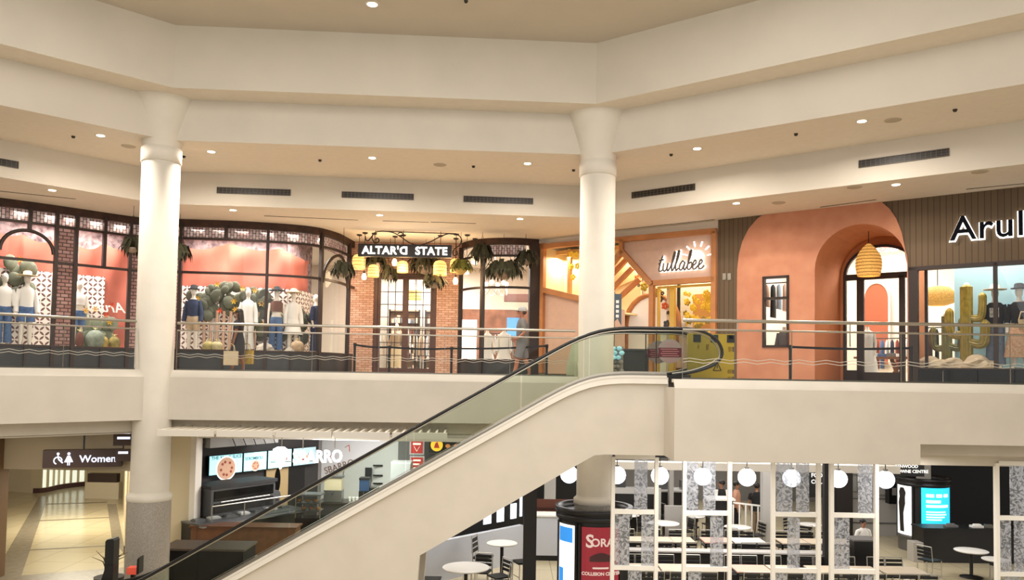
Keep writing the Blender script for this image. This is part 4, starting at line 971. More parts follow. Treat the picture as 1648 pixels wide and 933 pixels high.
# sun sign
halo = emis('halo_white', '#fffaf0', 3); letter_d = mat('letter_face', '#5d5148', .6)
a = rl(1060, 438); sgn = rthing('sun_sign', 'white glowing handwritten sign with a rising sun on the pink beige panel', 'sign', a[0], -.03, a[1])
c = rl(1136, 430); WS = c[0]-a[0]; hs = (rl(1060, 415)[1]-rl(1060, 438)[1])
def stroke_word(strokes, sx, sz, r, m, name, parent, y): # strokes in em units
    for st in strokes: MB().tube([tuple(p) for p in spl3([(x*sx+z*.18*sz, y, z*sz) for x, z in st], 6)], r, 6, flat=1).build(name, m, parent)
TW = [[(0.0, .45), (.08, .6), (.14, .98), (.1, .7), (.06, .2), (.12, .02), (.24, .1)], [(.0, .68), (.22, .72)],
      [(.24, .5), (.27, .15), (.34, .02), (.44, .15), (.47, .5), (.46, .2), (.52, .02), (.6, .2)],
      [(.6, .2), (.72, .7), (.74, 1.1), (.68, 1.05), (.66, .4), (.72, .02), (.8, .15)],
      [(.8, .15), (.92, .7), (.94, 1.15), (.88, 1.1), (.86, .4), (.92, .02), (1.02, .15)],
      [(1.27, .45), (1.18, .55), (1.08, .35), (1.08, .1), (1.18, .02), (1.28, .3), (1.29, .5), (1.28, .15), (1.35, .02), (1.42, .2)],
      [(1.42, .2), (1.52, .8), (1.52, 1.15), (1.46, 1.05), (1.45, .4), (1.47, .1), (1.56, .02), (1.66, .2), (1.6, .45), (1.5, .35)],
      [(1.62, .3), (1.74, .25), (1.84, .4), (1.78, .55), (1.7, .35), (1.74, .05), (1.86, .05), (1.94, .2)],
      [(1.94, .22), (2.04, .28), (2.12, .42), (2.06, .55), (1.98, .35), (2.02, .05), (2.14, .03), (2.26, .2)]]
sx = WS/2.3
stroke_word(TW, sx, hs*1.15, .036, halo, 'letter_halo', sgn, 0.02); stroke_word(TW, sx, hs*1.15, .024, letter_d, 'script_stroke', sgn, -.045)
sc_ = rl(1123, 412); sc = (sc_[0]-a[0], sc_[1]-a[1])
MB().slab([(sc[0]+.22*math.cos(k*PI/12), sc[1]+.22*math.sin(k*PI/12)-.06) for k in range(13)], -.03, .0).build('half_sun', halo, sgn)
for k in range(6):
    an = PI*(.04+k*.175); MB().bar((sc[0]+.31*math.cos(an), -.015, sc[1]-.04+.31*math.sin(an)), (sc[0]+.46*math.cos(an), -.015, sc[1]-.04+.46*math.sin(an)), .03, .035, up=(0, 1, 0)).build('sun_ray', halo, sgn)
# ---- shop front 5: plank wall with terracotta arch
plank = brickmat('dark_plank_wall', '#65533f', '#5c4b39', '#46382a', w=9, h=.13, ms=.01, rot=True)
terra = mat('terracotta_plaster', '#c58a6c', .85, noise=.18, ns=2.5, c2='#b87a5f'); terra2 = mat('recess_terracotta', '#c07a4c', .85, noise=.08, ns=2)
uA = rl(1330, 600)[0]; L = Off(uA)
TA = rthing('plank_shop_front', 'dark vertical plank shop front around a big terracotta arch with an arched entrance', 'shop front', uA)
u0 = L(1155, 500)[0]; uW = L(1463, 500)[0]; zw = L(1500, 429)[1]; uE = L(1760, 400)[0]; uD = L(1463, 500)[0]
# big arch outline in px -> wall
ol = [L(1187, 608), L(1187, 470), L(1187.5, 435), L(1190, 410), L(1196, 388), L(1206, 368), L(1220, 352), L(1229, 346)]
orr = [L(1419, 325), L(1432, 336), L(1443, 352), L(1452, 375), L(1458, 405), L(1462, 432), L(1463, 470), L(1463, 612)]
fix = lambda P: [(x, max(0, min(Z4, z))) for x, z in P]
ol = fix(ol); orr = fix(orr); ol[0] = (ol[0][0], 0); orr[-1] = (orr[-1][0], 0)
ol[-1] = (ol[-1][0], Z4); orr[0] = (orr[0][0], Z4)
MB().slab([(u0, 0), (ol[0][0]+.3, 0), (ol[-1][0]+.1, Z4), (u0, Z4)], .0, .06).build('plank_wall', plank, TA)
cut_plate('plank_wall', [(orr[-1][0]-.02, zw), (uE, zw), (uE, Z4), (orr[0][0]-.05, Z4)]+[(x-.03, z) for x, z in orr[1:-1] if z > zw], [], .0, .06, plank, TA)
# recess hole
hl = L(1312, 500)[0]; hr = uD-.02; hw = (hr-hl)/2; hc = (hl+hr)/2; ztop = L(1392, 360)[1]; zs = ztop-hw*.98
hole = [(hl, 0)]+[(hc-hw*math.cos(k*PI/20), zs+(ztop-zs)*math.sin(k*PI/20)) for k in range(21)]+[(hr, 0)]
w0 = L(1228.5, 559); w1 = L(1271, 443); win = [(w0[0], w0[1]), (w1[0], w0[1]), (w1[0], w1[1]), (w0[0], w1[1])]
outer = ol+orr[:-1]+[(orr[-1][0], 0)]
outer = [p for p in ol]+[p for p in orr[:-1]]+[(hr+.015, 0), (hr, 0)]+hole[::-1][1:-1]+[(hl, 0)]
cut_plate('arch_wall', outer, [win], -.05, .0, terra, TA)
DEP = 2.2; b = MB(); zmin = 0
for (xa, za), (xb, zb_) in zip(hole[:-1], hole[1:]): b.add([(xa, -.05, za), (xb, -.05, zb_), (xb, DEP, zb_), (xa, DEP, za)], [(0, 1, 2, 3)], smooth=True)
b.build('recess_reveal', terra2, TA)
rim = MB().tube([(x, -.05, z) for x, z in hole], .012, 5); rim.build('recess_rim', terra, TA)
# small window in the arch wall
W = MB(); ww = win[1][0]-win[0][0]; f = .06
W.bb(win[0][0], win[0][0]+f, -.09, .05, win[0][1], win[2][1]).bb(win[1][0]-f, win[1][0], -.09, .05, win[0][1], win[2][1]).bb(win[0][0], win[1][0], -.09, .05, win[0][1], win[0][1]+f).bb(win[0][0], win[1][0], -.09, .05, win[2][1]-f, win[2][1])
zm = L(1250, 480)[1]; W.bb(win[0][0], win[1][0], -.09, .05, zm-.03, zm+.03)
wf = W.build('window_frame', woodf, TA); MB().bb(win[0][0]+f, win[1][0]-f, -.01, 0, win[0][1]+f, win[2][1]-f).build('pane', gl_shop, wf)
# arched entrance door
dl = rl(1358, 500, DEP)[0]; dr = rl(1462, 500, DEP)[0]+.3; 
dt = rl(1424, 393, DEP)[1]; dcx = (dl+dr)/2; dwid = (dr-dl)/2; dsp = dt-dwid*.85
D = rthing('arched_entrance', 'black framed arched glass entrance deep in the terracotta recess', 'door', dcx, DEP)
arc = [(-dwid, 0)]+[(-dwid*math.cos(k*PI/20), dsp+(dt-dsp)*math.sin(k*PI/20)) for k in range(21)]+[(dwid, 0)]
inn = [(x*(1-.07/dwid*1.0), z if z == 0 else z-.07*(z-dsp)/(dt-dsp)) for x, z in arc]
b = MB()
for i in range(len(arc)-1):
    a0, a1, c1, c0 = arc[i], arc[i+1], inn[i+1], inn[i]
    b.add([(a0[0], -.06, a0[1]), (a1[0], -.06, a1[1]), (c1[0], -.06, c1[1]), (c0[0], -.06, c0[1]), (a0[0], .06, a0[1]), (a1[0], .06, a1[1]), (c1[0], .06, c1[1]), (c0[0], .06, c0[1])], [(0, 1, 2, 3), (3, 2, 6, 7), (7, 6, 5, 4)])
b.build('arch_frame', woodf, D)
# infill wall of the recess back around the arch
cut_plate('recess_back', [(hl+uA-dcx-.02, 0)]+[(x+uA-dcx, z) for x, z in hole[1:-1]]+[(hr+uA-dcx, 0)]+[(dwid, 0)]+arc[::-1][1:-1]+[(-dwid, 0)], [], .0, .03, terra2, D)
tzr = rl(1400, 445, DEP)[1]; s1 = rl(1385, 500, DEP)[0]-dcx; s2 = rl(1452, 500, DEP)[0]-dcx
MB().bb(-dwid, dwid, -.05, .05, tzr-.08, tzr+.08).build('transom', woodf, D)
MB().bb(s1-.09, s1+.09, -.05, .05, 0, tzr).build('stile', woodf, D); MB().bb(s2-.07, s2+.07, -.05, .05, 0, tzr).build('stile', woodf, D)
MB().bb(s1, s2, -.05, .05, 0, .3).build('kick_rail', woodf, D); MB().bb(-dwid, s1, -.05, .05, 0, .35).build('kick_rail', woodf, D)
MB().bb(-dwid+.07, dwid-.07, -.005, .005, .3, dsp).build('glass_pane', gl_shop, D)
MB().tube([(-.35+s1+.1, -.06, 1.0), (-.35+s1+.1, -.1, 1.02), (-.35+s1+.1, -.1, 1.6), (-.35+s1+.1, -.06, 1.62)], .015, 6).build('door_handle', steel, D)
# pendant in the recess
pp = rl(1398, 418, 1.0); P_ = rthing('rattan_pendant', 'egg shaped woven rattan pendant lamp hanging in front of the arched entrance', 'pendant lamp', pp[0], 1.0, pp[1])
k = 21.2/F_PX; prof = [(.012+.46*math.sin(min(1, t/10)*PI*.62)**.8*.75 if t else .03, .48-.86*t/10) for t in range(11)]
rr_ = [.04, .13, .2, .25, .285, .305, .315, .315, .305, .29, .27]; prof = [(rr_[t]*1.0, .42-.084*t) for t in range(11)]
rattan = mat('rattan_weave', '#d0a055', .8, emit='#ffbe60', es=.6, noise=.5, ns=35, c2='#6d4718')
MB().lathe(prof, n=24, caps=False).build('woven_shade', rattan, P_)
f = MB()
for r0, z0 in prof: f.tube([(math.cos(a*PI/12)*r0*1.01, math.sin(a*PI/12)*r0*1.01, z0) for a in range(25)], .008, 4, False)
f.build('hoop', mat('rattan_dark', '#8f5f28', .8), P_)
MB().ball((0, 0, .0), .065, 10).build('bulb', emis('pendant_bulb', '#ffe0a0', 30), P_)
MB().tube([(0, 0, .4), (0, 0, ztop-pp[1]-.02)], .01, 6).build('cord', iron, P_)
# display window
uS = rl(1555, 600)[0]; L = Off(uS)
SW = rthing('display_window', 'black framed display window with gold cactus and mannequins under the big sign', 'shop window', uS)
a0 = L(1463, 500)[0]; a1 = L(1760, 500)[0]; zb = L(1540, 592)[1]; zt = zw
MB().bb(a0, a0+.2, -.06, .1, 0, zt).build('post', woodf, SW); MB().bb(a0, a1, -.06, .1, zt-.07, zt+.02).build('header', woodf, SW)
mm = L(1602.5, 500)[0]; MB().bb(mm-.04, mm+.04, -.06, .06, zb, zt).build('mullion', woodf, SW)
mg = mat('black_stone_base', '#141416', .12, noise=.3, ns=3); 
nx = 5; 
for i in range(nx): MB().bb(a0+(a1-a0)*i/nx+.01, a0+(a1-a0)*(i+1)/nx-.01, -.05, .05, 0, zb-.02).build('base_panel', mg, SW)
MB().bb(a0, a1, -.06, .3, zb-.03, zb).build('sill', woodf, SW)
MB().bb(a0+.2, mm-.04, 0, .008, zb, zt-.07).build('glass_pane', gl_shop, SW); MB().bb(mm+.04, a1, 0, .008, zb, zt-.07).build('glass_pane', gl_shop, SW)
MB().bb(a0+.25, a1, .32, 1.9, zb-.06, zb-.0).build('platform', mat('pale_platform', '#d9cdbb', .7), SW)
bl = rl(1536, 500, 1.5)[0]-uS
MB().bb(bl, a1+1, 1.5, 1.56, 0, 4.3).build('blue_backdrop', mat('pale_blue_backdrop', '#9fc3cc', .85), SW)
MB().bb(a0+.26, a0+.32, .4, .5, 0, zt).build('inner_post', woodf, SW)
def rloc(px, d, z=0): return rw(rl(px, 560, d)[0], d, z)
ZP = zb
gold = mat('gold_cactus_paint', '#b89a3a', .45, noise=.35, ns=9, c2='#8b7a2a')
olive = mat('olive_cactus', '#77713f', .6, noise=.35, ns=9)
def saguaro(label, loc, arms, H, r, m):
    t = thing('saguaro_cactus', label, 'cactus', loc, RA); 
    def ribbed(pts, r): 
        b = MB(); pts = spl3(pts, 5); n = 20; b.tube(pts, [r]*(len(pts)-1)+[r*.75], n); 
        return b
    def rib(b, pts, r):
        return b
    tr = [(0, 0, 0), (0, 0, H*.5), (0, 0, H-r), (0, 0, H)]
    def limb(pts, r, name):
        q = spl3(pts, 6); q.append(q[-1]+(q[-1]-q[-2]).normalized()*r*.5); n = 22; rs = [r]*(len(q)-3)+[r*.93, r*.75, r*.3]
        b = MB(); b.tube(q, rs, n); 
        for i, v in enumerate(b.v[:len(q)*n]):
            k = i % n; c = q[i//n]
            if k % 2: b.v[i] = tuple(c+(V(v)-c)*.84)
        b.sm = [False]*len(b.sm); b.build(name, m, t)
    limb(tr, r, 'trunk')
    for pts, rr in arms: limb(pts, rr, 'arm')
    f = MB(); f.ball((0, 0, H+.03), .07, 8); f.build('bloom', cloth_w, t); return t
saguaro('tall golden saguaro cactus, nearest the middle of the display window', rloc(1556, .75, ZP), [([(.05, 0, .62), (.32, 0, .58), (.38, 0, .85), (.38, 0, 1.1)], .11), ([(-.05, 0, .8), (-.3, 0, .82), (-.36, 0, 1.1), (-.36, 0, 1.4)], .1), ([(.05, 0, 1.2), (.28, 0, 1.2), (.33, 0, 1.5), (.33, 0, 1.75)], .09)], 1.95, .14, gold)
saguaro('shorter olive saguaro cactus behind the golden one', rloc(1524, 1.25, ZP), [([(.05, 0, .55), (.3, 0, .55), (.32, 0, 1.2)], .09), ([(-.05, 0, .5), (-.28, 0, .55), (-.3, 0, 1.0)], .08)], 1.3, .12, olive)
sand = mat('sandy_rock', '#d2b99a', .9, noise=.25, ns=6)
for px, d, s_, lb in [(1497, .75, (.34, .25, .3), 'sandy display rock left of the golden cactus'), (1514, .6, (.32, .22, .22), 'low sandy rock beside the golden cactus foot'), (1535, .6, (.3, .22, .26), 'sandy rock at the golden cactus foot'), (1572, .7, (.36, .25, .34), 'pinkish rock right of the golden cactus'), (1592, .8, (.25, .2, .2), 'small rock beside the window mullion')]:
    rock(lb, rloc(px, d, ZP), s_, sand, 'sandy rocks in the display window', px)
mannequin('mannequin in black print tee, grey jeans and wide pale hat behind the mullion', rloc(1602, .9, ZP), RA, cloth_k, 'trousers', mat('grey_blue_denim', '#6c7587', .9, noise=.25, ns=12), hat='wide', s=1.07, logo=True, hatm=mat('pale_felt', '#e8d3ba', .8))
mannequin('mannequin in long floral skirt holding a basket at the frame edge', rloc(1641, .9, ZP), RA, cloth_k, 'dress', poly_floral(), hat='cap', hatm=cloth_k, s=1.07)
bk = rloc(1652, .6, ZP); t = thing('woven_basket', 'small woven basket hanging beside the floral skirt', 'basket', (bk[0], bk[1], ZP+.9), RA); MB().lathe([(.12, 0), (.15, .1), (.16, .22)], n=16).build('bowl', straw, t); MB().tube([(-.15, 0, .2), (-.1, 0, .4), (.1, 0, .4), (.15, 0, .2)], .012, 6).build('handle', straw, t)
# rattan shade seen deep inside
rp = rl(1509, 476, 3.0); t = rthing('woven_pendant', 'wide woven rattan pendant shade deep inside the shop', 'pendant lamp', rp[0], 3.0, rp[1]); MB().lathe([(.06, .27), (.3, .22), (.44, .05), (.46, -.05), (.38, -.2), (.2, -.26)], n=24, caps=False).build('woven_shade', rattan, t); MB().ball((0, 0, 0), .08, 8).build('bulb', bulb_m, t); MB().tube([(0, 0, .25), (0, 0, Z4-rp[1])], .012, 6).build('cord', iron, t)
rack('dark clothes rack inside behind the smaller cactus', rloc(1508, 2.6), RA, 9, [cloth_k, cloth_g, denimd, cloth_br])
rack('rack of blue and red garments behind the arched entrance', rloc(1440, 5.2), RA, 10, [denimd, cloth_r, denim, cloth_w], hh=1.35)
# clothes seen in the small arch wall window
rack('upper row of pale garments in the small black window of the arch wall', rloc(1254, 1.2, 1.4), RA, 7, [cloth_w, gc[2], cloth_k, gc[3]], w=1.2, hh=1.35)
mannequin('mannequin in grey tunic in the small black window', rloc(1262, 1.0), RA, cloth_g, 'skirt', cloth_g, head=False, s=.95)
# table with white dress form inside the entrance
tb = rloc(1420, 4.0); t = thing('display_table', 'wooden display table with folded clothes inside the arched entrance', 'table', tb, RA)
MB().bb(-.7, .7, -.35, .35, .7, .76).build('table_top', mat('warm_wood', '#6e4026', .6), t)
for q in (-1, 1): MB().bar((q*.5, 0, 0), (q*.25, 0, .7), .1).build('trestle_leg', MATS['warm_wood'], t); MB().bar((q*.1, 0, 0), (q*.6, 0, .7), .08).build('trestle_leg', MATS['warm_wood'], t)
for i, c in enumerate([denimd, cloth_w, denim, cloth_g, cloth_w]): o = MB().bb(-.11, .11, -.12, .12, 0, .09+.02*(i % 2)).build('folded_clothes', c); o.location = rw(rl(1420, 560, 4.0)[0]-.5+.25*i, 4.0, .76); o.rotation_euler = (0, 0, RA); tag(o, 'folded clothes pile on the table inside the arched entrance, '+['dark denim nearest the door stile', 'white beside the dark denim', 'mid blue in the middle', 'grey one beside the blue', 'white one at the far end'][i], 'clothes', 'folded clothes on the table')
mannequin('headless mannequin in wide white dress inside the arched entrance', rloc(1396, 2.9), RA, cloth_w, 'dress', cloth_w, head=False, sleeves=False)
# interior shells
wr1 = rw(rl(1155, 500)[0], .08); 
def rwall(name, u1, d1, u2, d2, z0, z1, m): return struct(name, MB().wallp([rw(u1, d1)[:2], rw(u2, d2)[:2]], z0, z1, .05), m)
uu = rl(1155, 500)[0]
rwall('wall_partition', uu, .08, uu, 6.5, 0, 4.45, room_w); rwall('wall_inner_back', -.0, 6.5, 22, 6.5, 0, 4.45, room_w); rwall('wall_inner_side', -.0, .05, 0, 6.5, 0, 4.45, room_w)
# niche arch on the inner wall
na = rl(1411, 500, 6.4); nw = rl(1432, 500, 6.4)[0]-na[0]; nz = rl(1411, 455, 6.4)[1]
n_ = rthing('terracotta_niche', 'pointed terracotta arch niche on the white wall inside the entrance', 'niche', na[0], 6.4)
pts = [(-nw, .6)]+[(-nw*math.cos(k*PI/12), nz-nw*1.3+nw*1.3*math.sin(k*PI/12)) for k in range(13)]+[(nw, .6)]
MB().slab(pts, -.05, .0).build('niche_back', mat('niche_rust', '#a3573a', .85), n_); MB().tube([(x, -.06, z) for x, z in pts], .04, 6).build('niche_trim', room_w, n_)
ex = rl(1428, 399, 4.5); e = rthing('exit_sign', 'small red lit sign glowing above the arched entrance inside', 'sign', ex[0], 4.5, ex[1]); MB().bb(-.3, .3, -.03, .03, -.12, .12).build('housing', room_w, e); text('letters', 'EXIT', .22, emis('exit_red', '#ff4a40', 3), e, (0, -.04, -.08), align='CENTER', off=.004)
MB().tube([(0, 0, .12), (0, 0, Z4-ex[1])], .01, 5).build('rod', steel_d, e)
# Arula sign
a = rl(1531, 388); hcap = rl(1540, 349)[1]-rl(1540, 387)[1]
AG = rthing('letter_sign', 'large black back-lit word in serif style capitals on the dark planks', 'sign', a[0], -.02, a[1])
sz = hcap/.70
text('halo_letters', 'Arula', sz*.97, emis('halo_white', '#fffaf0', 6), AG, (0, -.015, 0), off=.03, ext=.01, sp=1.09); text('face_letters', 'Arula', sz, mat('letter_black', '#070a14', .7, spec=.1), AG, (.0, -.10, 0), off=.004, ext=.04, sp=1.06)
for px, lb in ((1166, 'left'), (1174, 'right')):
    q = rl(px, 445); o = MB().bb(-.05, .05, -.02, 0, -.09, .09).build('wall_plate', steel); o.location = rw(q[0], -.001, q[1]); o.rotation_euler = (0, 0, RA); tag(o, 'small pale wall plate on the dark planks, '+lb+' one of the pair', 'wall plate', 'wall plates on the planks')
# ================================================================== things on the walkway
def barrier_post(px, Y, ztop, label):
    p = at(px, 560, Y); t = thing('queue_post', label, 'queue post', (p.x, Y, 0), group='black queue posts on the walkway')
    MB().lathe([(.17, 0), (.17, .015), (.03, .03)], n=20).build('base', black, t); MB().lathe([(.032, .02), (.032, ztop)], n=12).build('pole', black, t); MB().lathe([(.04, ztop-.09), (.042, ztop)], n=12).build('belt_head', black, t); return V((p.x, Y, ztop-.04))
zq = at(626, 556, 20.6).z
q0 = barrier_post(571, 20.6, zq+.05, 'black queue post before the cactus window corner'); q1 = barrier_post(627, 20.6, zq, 'black queue post before the glazed double doors'); q2 = barrier_post(727, 20.8, zq, 'black queue post before the right brick pier'); q3 = barrier_post(880, 21.2, zq+.12, 'black queue post beyond the walking man near the column')
def belt(a, b, label):
    m_ = [a+(b-a)*(k/8)-V((0, 0, .03*math.sin(PI*k/8))) for k in range(9)]; o = MB(); c = m_[0]
    for p, q in zip(m_[:-1], m_[1:]): o.add([p-c-V((0, 0, .025)), q-c-V((0, 0, .025)), q-c+V((0, 0, .025)), p-c+V((0, 0, .025))], [(0, 1, 2, 3)])
    o = o.build('queue_belt', cloth_k); o.location = c; tag(o, label, 'belt', 'black belts between the queue posts')
belt(q0, q1, 'black belt from the corner post to the post before the doors'); belt(q1, q2, 'black belt passing before the glazed doors'); belt(q2, q3, 'black belt passing behind the walking man')
q4 = barrier_post(1272, 17.2, at(1272, 555, 17.2).z, 'black queue post before the terracotta wall under the small window'); q5 = barrier_post(1466, 17.2, at(1466, 557, 17.2).z, 'black queue post before the black window post')
belt(q4, q5, 'black belt from the terracotta wall to the display window')
# yellow barricade
ybm = mat('barrier_yellow', '#b89b1e', .5, noise=.1, ns=3)
yx = at(1106, 570, 16.3).x; yx2 = at(1181, 570, 16.3).x; yt = at(1140, 537, 16.3).z; w = yx2-yx
t = thing('safety_barricade', 'yellow folding barricade with dark cutouts and a warning triangle behind the newel', 'barricade', ((yx+yx2)/2, 16.3, 0)); h = w/2
o_ = [(-h, .02), (h*.72, .02), (h*.72, .12), (h, .12), (h, .18), (h*.72, .18), (h*.72, .26), (h, .26), (h, .62), (h*.75, .62), (h*.75, .72), (h, .72), (h, yt), (-h, yt)]
sq = lambda x, z, r, q: [(x-r, z-q), (x+r, z-q), (x+r, z+q), (x-r, z+q)]
cut_plate('panel', o_, [sq(h*-.02-.06, yt-.55*.5, .03, .06), sq(-.25, yt-.27, .018, .045)], -.02, .02, ybm, t)
for x in (-.28, .07, .4): MB().bb(x-.075, x+.075, -.035, -.02, yt-.17, yt-.02).build('dark_slot', black, t)
MB().bb(h-.11, h-.03, -.035, -.02, yt-.1, yt-.02).build('dark_slot', black, t)
tri = MB(); 
for (xa, za), (xb, zb_) in (((.05, .24), (.21, .24)), ((.21, .24), (.13, .4)), ((.13, .4), (.05, .24)), ((.13, .28), (.13, .35))): tri.bar((xa, -.028, za), (xb, -.028, zb_), .012, .014, up=(0, 1, 0))
tri.build('warning_triangle', black, t)
t2 = thing('safety_barricade', 'second yellow barricade panel folded back behind the first', 'barricade', ((yx+yx2)/2+.12, 16.55, 0)); MB().box((0, 0, yt/2-.03), (w*.85, .03, yt-.1), .12).build('panel', ybm, t2); MB().box((h*.6, -.05, yt-.2), (.1, .02, .1)).build('dark_slot', black, t2)
# dark cube bin, light sculpture, banner by the escalator landing
p = at(1021, 575, 21.0); o = thing('waste_bin', 'square charcoal waste bin standing behind the escalator glass', 'bin', (p.x, 21.0, 0)); k = 21/F_PX
MB().bb(-.32, .32, -.3, .3, .03, .74).build('body', mat('charcoal_panel', '#2a2a2e', .5), o); MB().bb(-.34, .34, -.32, .32, .74, .79).build('lid', mat('charcoal_lid', '#3a3a3e', .4), o); MB().bb(-.3, .3, -.28, .28, 0, .03).build('plinth', black, o)
p = at(972, 565, 20.6); t = thing('illuminated_stone_planter', 'pale blue glowing rounded stone sculpture behind the escalator glass', 'sculpture', (p.x, 20.6, 0))
bs = mat('blue_lit_stone', '#9cc9d6', .6, emit='#8fd4e6', es=.45, noise=.3, ns=8); gs = mat('grey_stone_wall', '#8f8a86', .8, noise=.3, ns=8)
random.seed(31); q = MB(); q2_ = MB()
for i in range(7):
    for j in range(9):
        x = -.52+.15*i+.05*(j % 2)+random.uniform(-.02, .02); z = .1+.115*j; rr = .075
        if z > .98-abs(x)*.45: continue
        (q if z > .48 else q2_).ball((x, random.uniform(-.08, .08), z), rr, 8, (1, .6, .8))
q.build('lit_stones', bs, t); q2_.build('stacked_stones', gs, t)
MB().box((0, .12, .42), (1.0, .15, .84)).build('backing', gs, t)
p = at(938, 575, 20.2); t = thing('shrouded_planter', 'pale sage rounded covered planter standing before the column foot behind the escalator glass', 'planter', (p.x, 20.25, 0))
sg_ = mat('pale_sage', '#b3b7a0', .7, noise=.1, ns=4)
MB().loft([(0, 0, 0, .4, .3), (0, 0, .25, .42, .32), (0, 0, .5, .36, .28), (-.06, 0, .72, .25, .2), (-.1, 0, .88, .16, .14), (-.1, 0, .98, .15, .13), (-.1, 0, 1.06, .07, .07)], 20).build('cover', sg_, t)
MB().loft([(.02, -.3, .2, .16, .06), (.02, -.31, .4, .18, .06), (.0, -.26, .55, .1, .05)], 14).build('pale_patch', mat('pale_patch', '#dad6bd', .8), t)
p = at(994, 500, 21.8); t = thing('banner_sign', 'narrow slate blue banner on a pole beside the second column', 'banner', (p.x, 21.8, 0)); zt_ = at(994, 473, 21.8).z; zb_ = at(994, 524, 21.8).z
MB().tube([(-.09, 0, 0), (-.09, 0, zt_+.05)], .02, 8).build('pole', steel_d, t); MB().lathe([(.2, 0), (.2, .02), (.03, .03)], (-.09, 0, 0), 16).build('base', steel_d, t)
MB().slab([(-.09, zb_+.1), (.0, zb_+.2), (.1, zb_), (.1, zt_), (-.09, zt_)], -.02, .0).build('cloth', mat('slate_blue_cloth', '#4d5a66', .8), t)
for k in range(4): MB().bb(-.05, .03, -.03, -.02, zt_-.25-k*.13, zt_-.17-k*.13).build('white_mark', cloth_w, t)
# ================================================================== lower level: washroom corridor
fl = lambda px, py: atz(px, py, FL)
stripm = mat('floor_border_stone', '#8c8271', .25, noise=.15, ns=6); linem = mat('floor_joint', '#6e6552', .4)
def inlay(name, pts, m, dz=.004):
    mb = MB(); q = [fl(*p) for p in pts]; mb.add([(p.x, p.y, FL+dz) for p in q], [tuple(range(len(q)))]); return struct(name, mb, m)
inlay('floor_border_1', [(-22, 945), (28, 945), (77, 800), (63, 799)], stripm); inlay('floor_border_2', [(180, 866), (203, 896), (187, 811), (172.5, 811)][::1], stripm)
inlay('floor_border_3', [(20, 960), (250, 940), (250, 909), (31, 926)], stripm, .003)
for i, (a, b_) in enumerate([((60, 838), (176, 832.5)), ((45, 885), (180, 877.5)), ((74, 811), (172, 808))]):
    p, q = fl(*a), fl(*b_); struct('floor_joint_%d' % (i+1), MB().bar((p.x, p.y, FL+.006), (q.x, q.y, FL+.006), .09, .006), linem)
corr = mat('corridor_wall', '#cfc0a0', .7); bulk = mat('corridor_bulkhead', '#b3a48c', .8)
p = at(10, 700, 21); q = at(212, 700, 21); zb = at(100, 756, 21).z
struct('trim_13', MB().bb(p.x-1, q.x+.6, 21, 21.3, zb, -1.3), bulk)
p0 = fl(203, 892); struct('ceiling_corridor', MB().prism([(-30, 21.3), (q.x+.3, 21.3), (p0.x, p0.y), (p0.x-5.4, p0.y+11), (-17, 40), (-30, 40)], zb+.3, zb+.35), mat('corridor_ceiling', '#c9bb9c', .9))
bw = [tuple(fl(8, 790))[:2], tuple(fl(63, 793))[:2], tuple(fl(100, 786))[:2], tuple(fl(150, 781))[:2], tuple(fl(215, 781))[:2]]
bw = smoothpath(bw, 4); struct('wall_corridor_end', MB().wallp([(bw[0][0]-8, bw[0][1]-2)]+bw, FL, zb+.4, .1), corr)
sp = subpath(bw, 66, 153); struct('baseboard_corridor', MB().wallp(offs(sp, -.04), FL, FL+.2, .04), mat('dark_red_base', '#4a2a20', .5))
o = MB().wallp(offs(subpath(bw, 76, 149), -.06), FL+.22, zb+.35, .03).build('lit_window_screen', mat('lit_screen', '#e6ecd9', .8, emit='#eef3df', es=.8)); tag(o, 'pale lit curved screen at the far end of the washroom corridor', 'screen')
mb = MB(); sp = offs(subpath(bw, 76, 149), -.09)
for i in range(0, len(sp)): mb.bb(sp[i][0]-.05, sp[i][0]+.05, sp[i][1]-.02, sp[i][1]+.02, FL+.22, zb+.3)
o = mb.build('screen_post', corr); o['kind'] = 'structure'
# left jamb and right wall
p = fl(2, 940); struct('wall_left_jamb', MB().box((p.x-1.75, p.y+.6, (FL-1.4)/2), (2.6, .5, -1.4-FL)), mat('brown_jamb', '#6b5138', .6))
p0 = fl(203, 892); p1 = fl(303, 884)
struct('wall_corridor_right', MB().wallp([(p0.x-5.4, p0.y+11), (p0.x, p0.y), (p1.x, p1.y)], FL, -1.36, .1), corr)
struct('baseboard_right', MB().bb(p0.x-.06, p0.x+.12, p0.y-.04, p0.y, FL, FL+.25), mat('dark_red_base', '#4a2a20', .5))
p = at(172, 770, 34); o = MB().bb(-.6, .6, 0, .3, 0, .35).build('dark_cabinet', mat('dark_brown', '#3c2c24', .6)); o.location = (p.x, 33.6, p.z-.1); tag(o, 'dark box shaped counter top at the far end of the washroom corridor', 'counter')
o = MB().bb(-.7, .7, 0, .35, 0, p.z-.1-FL).build('white_counter', mat('white_counter_m', '#d8ccb4', .6)); o.location = (p.x, 33.6, FL); tag(o, 'white base standing under the dark box at the corridor end', 'counter')
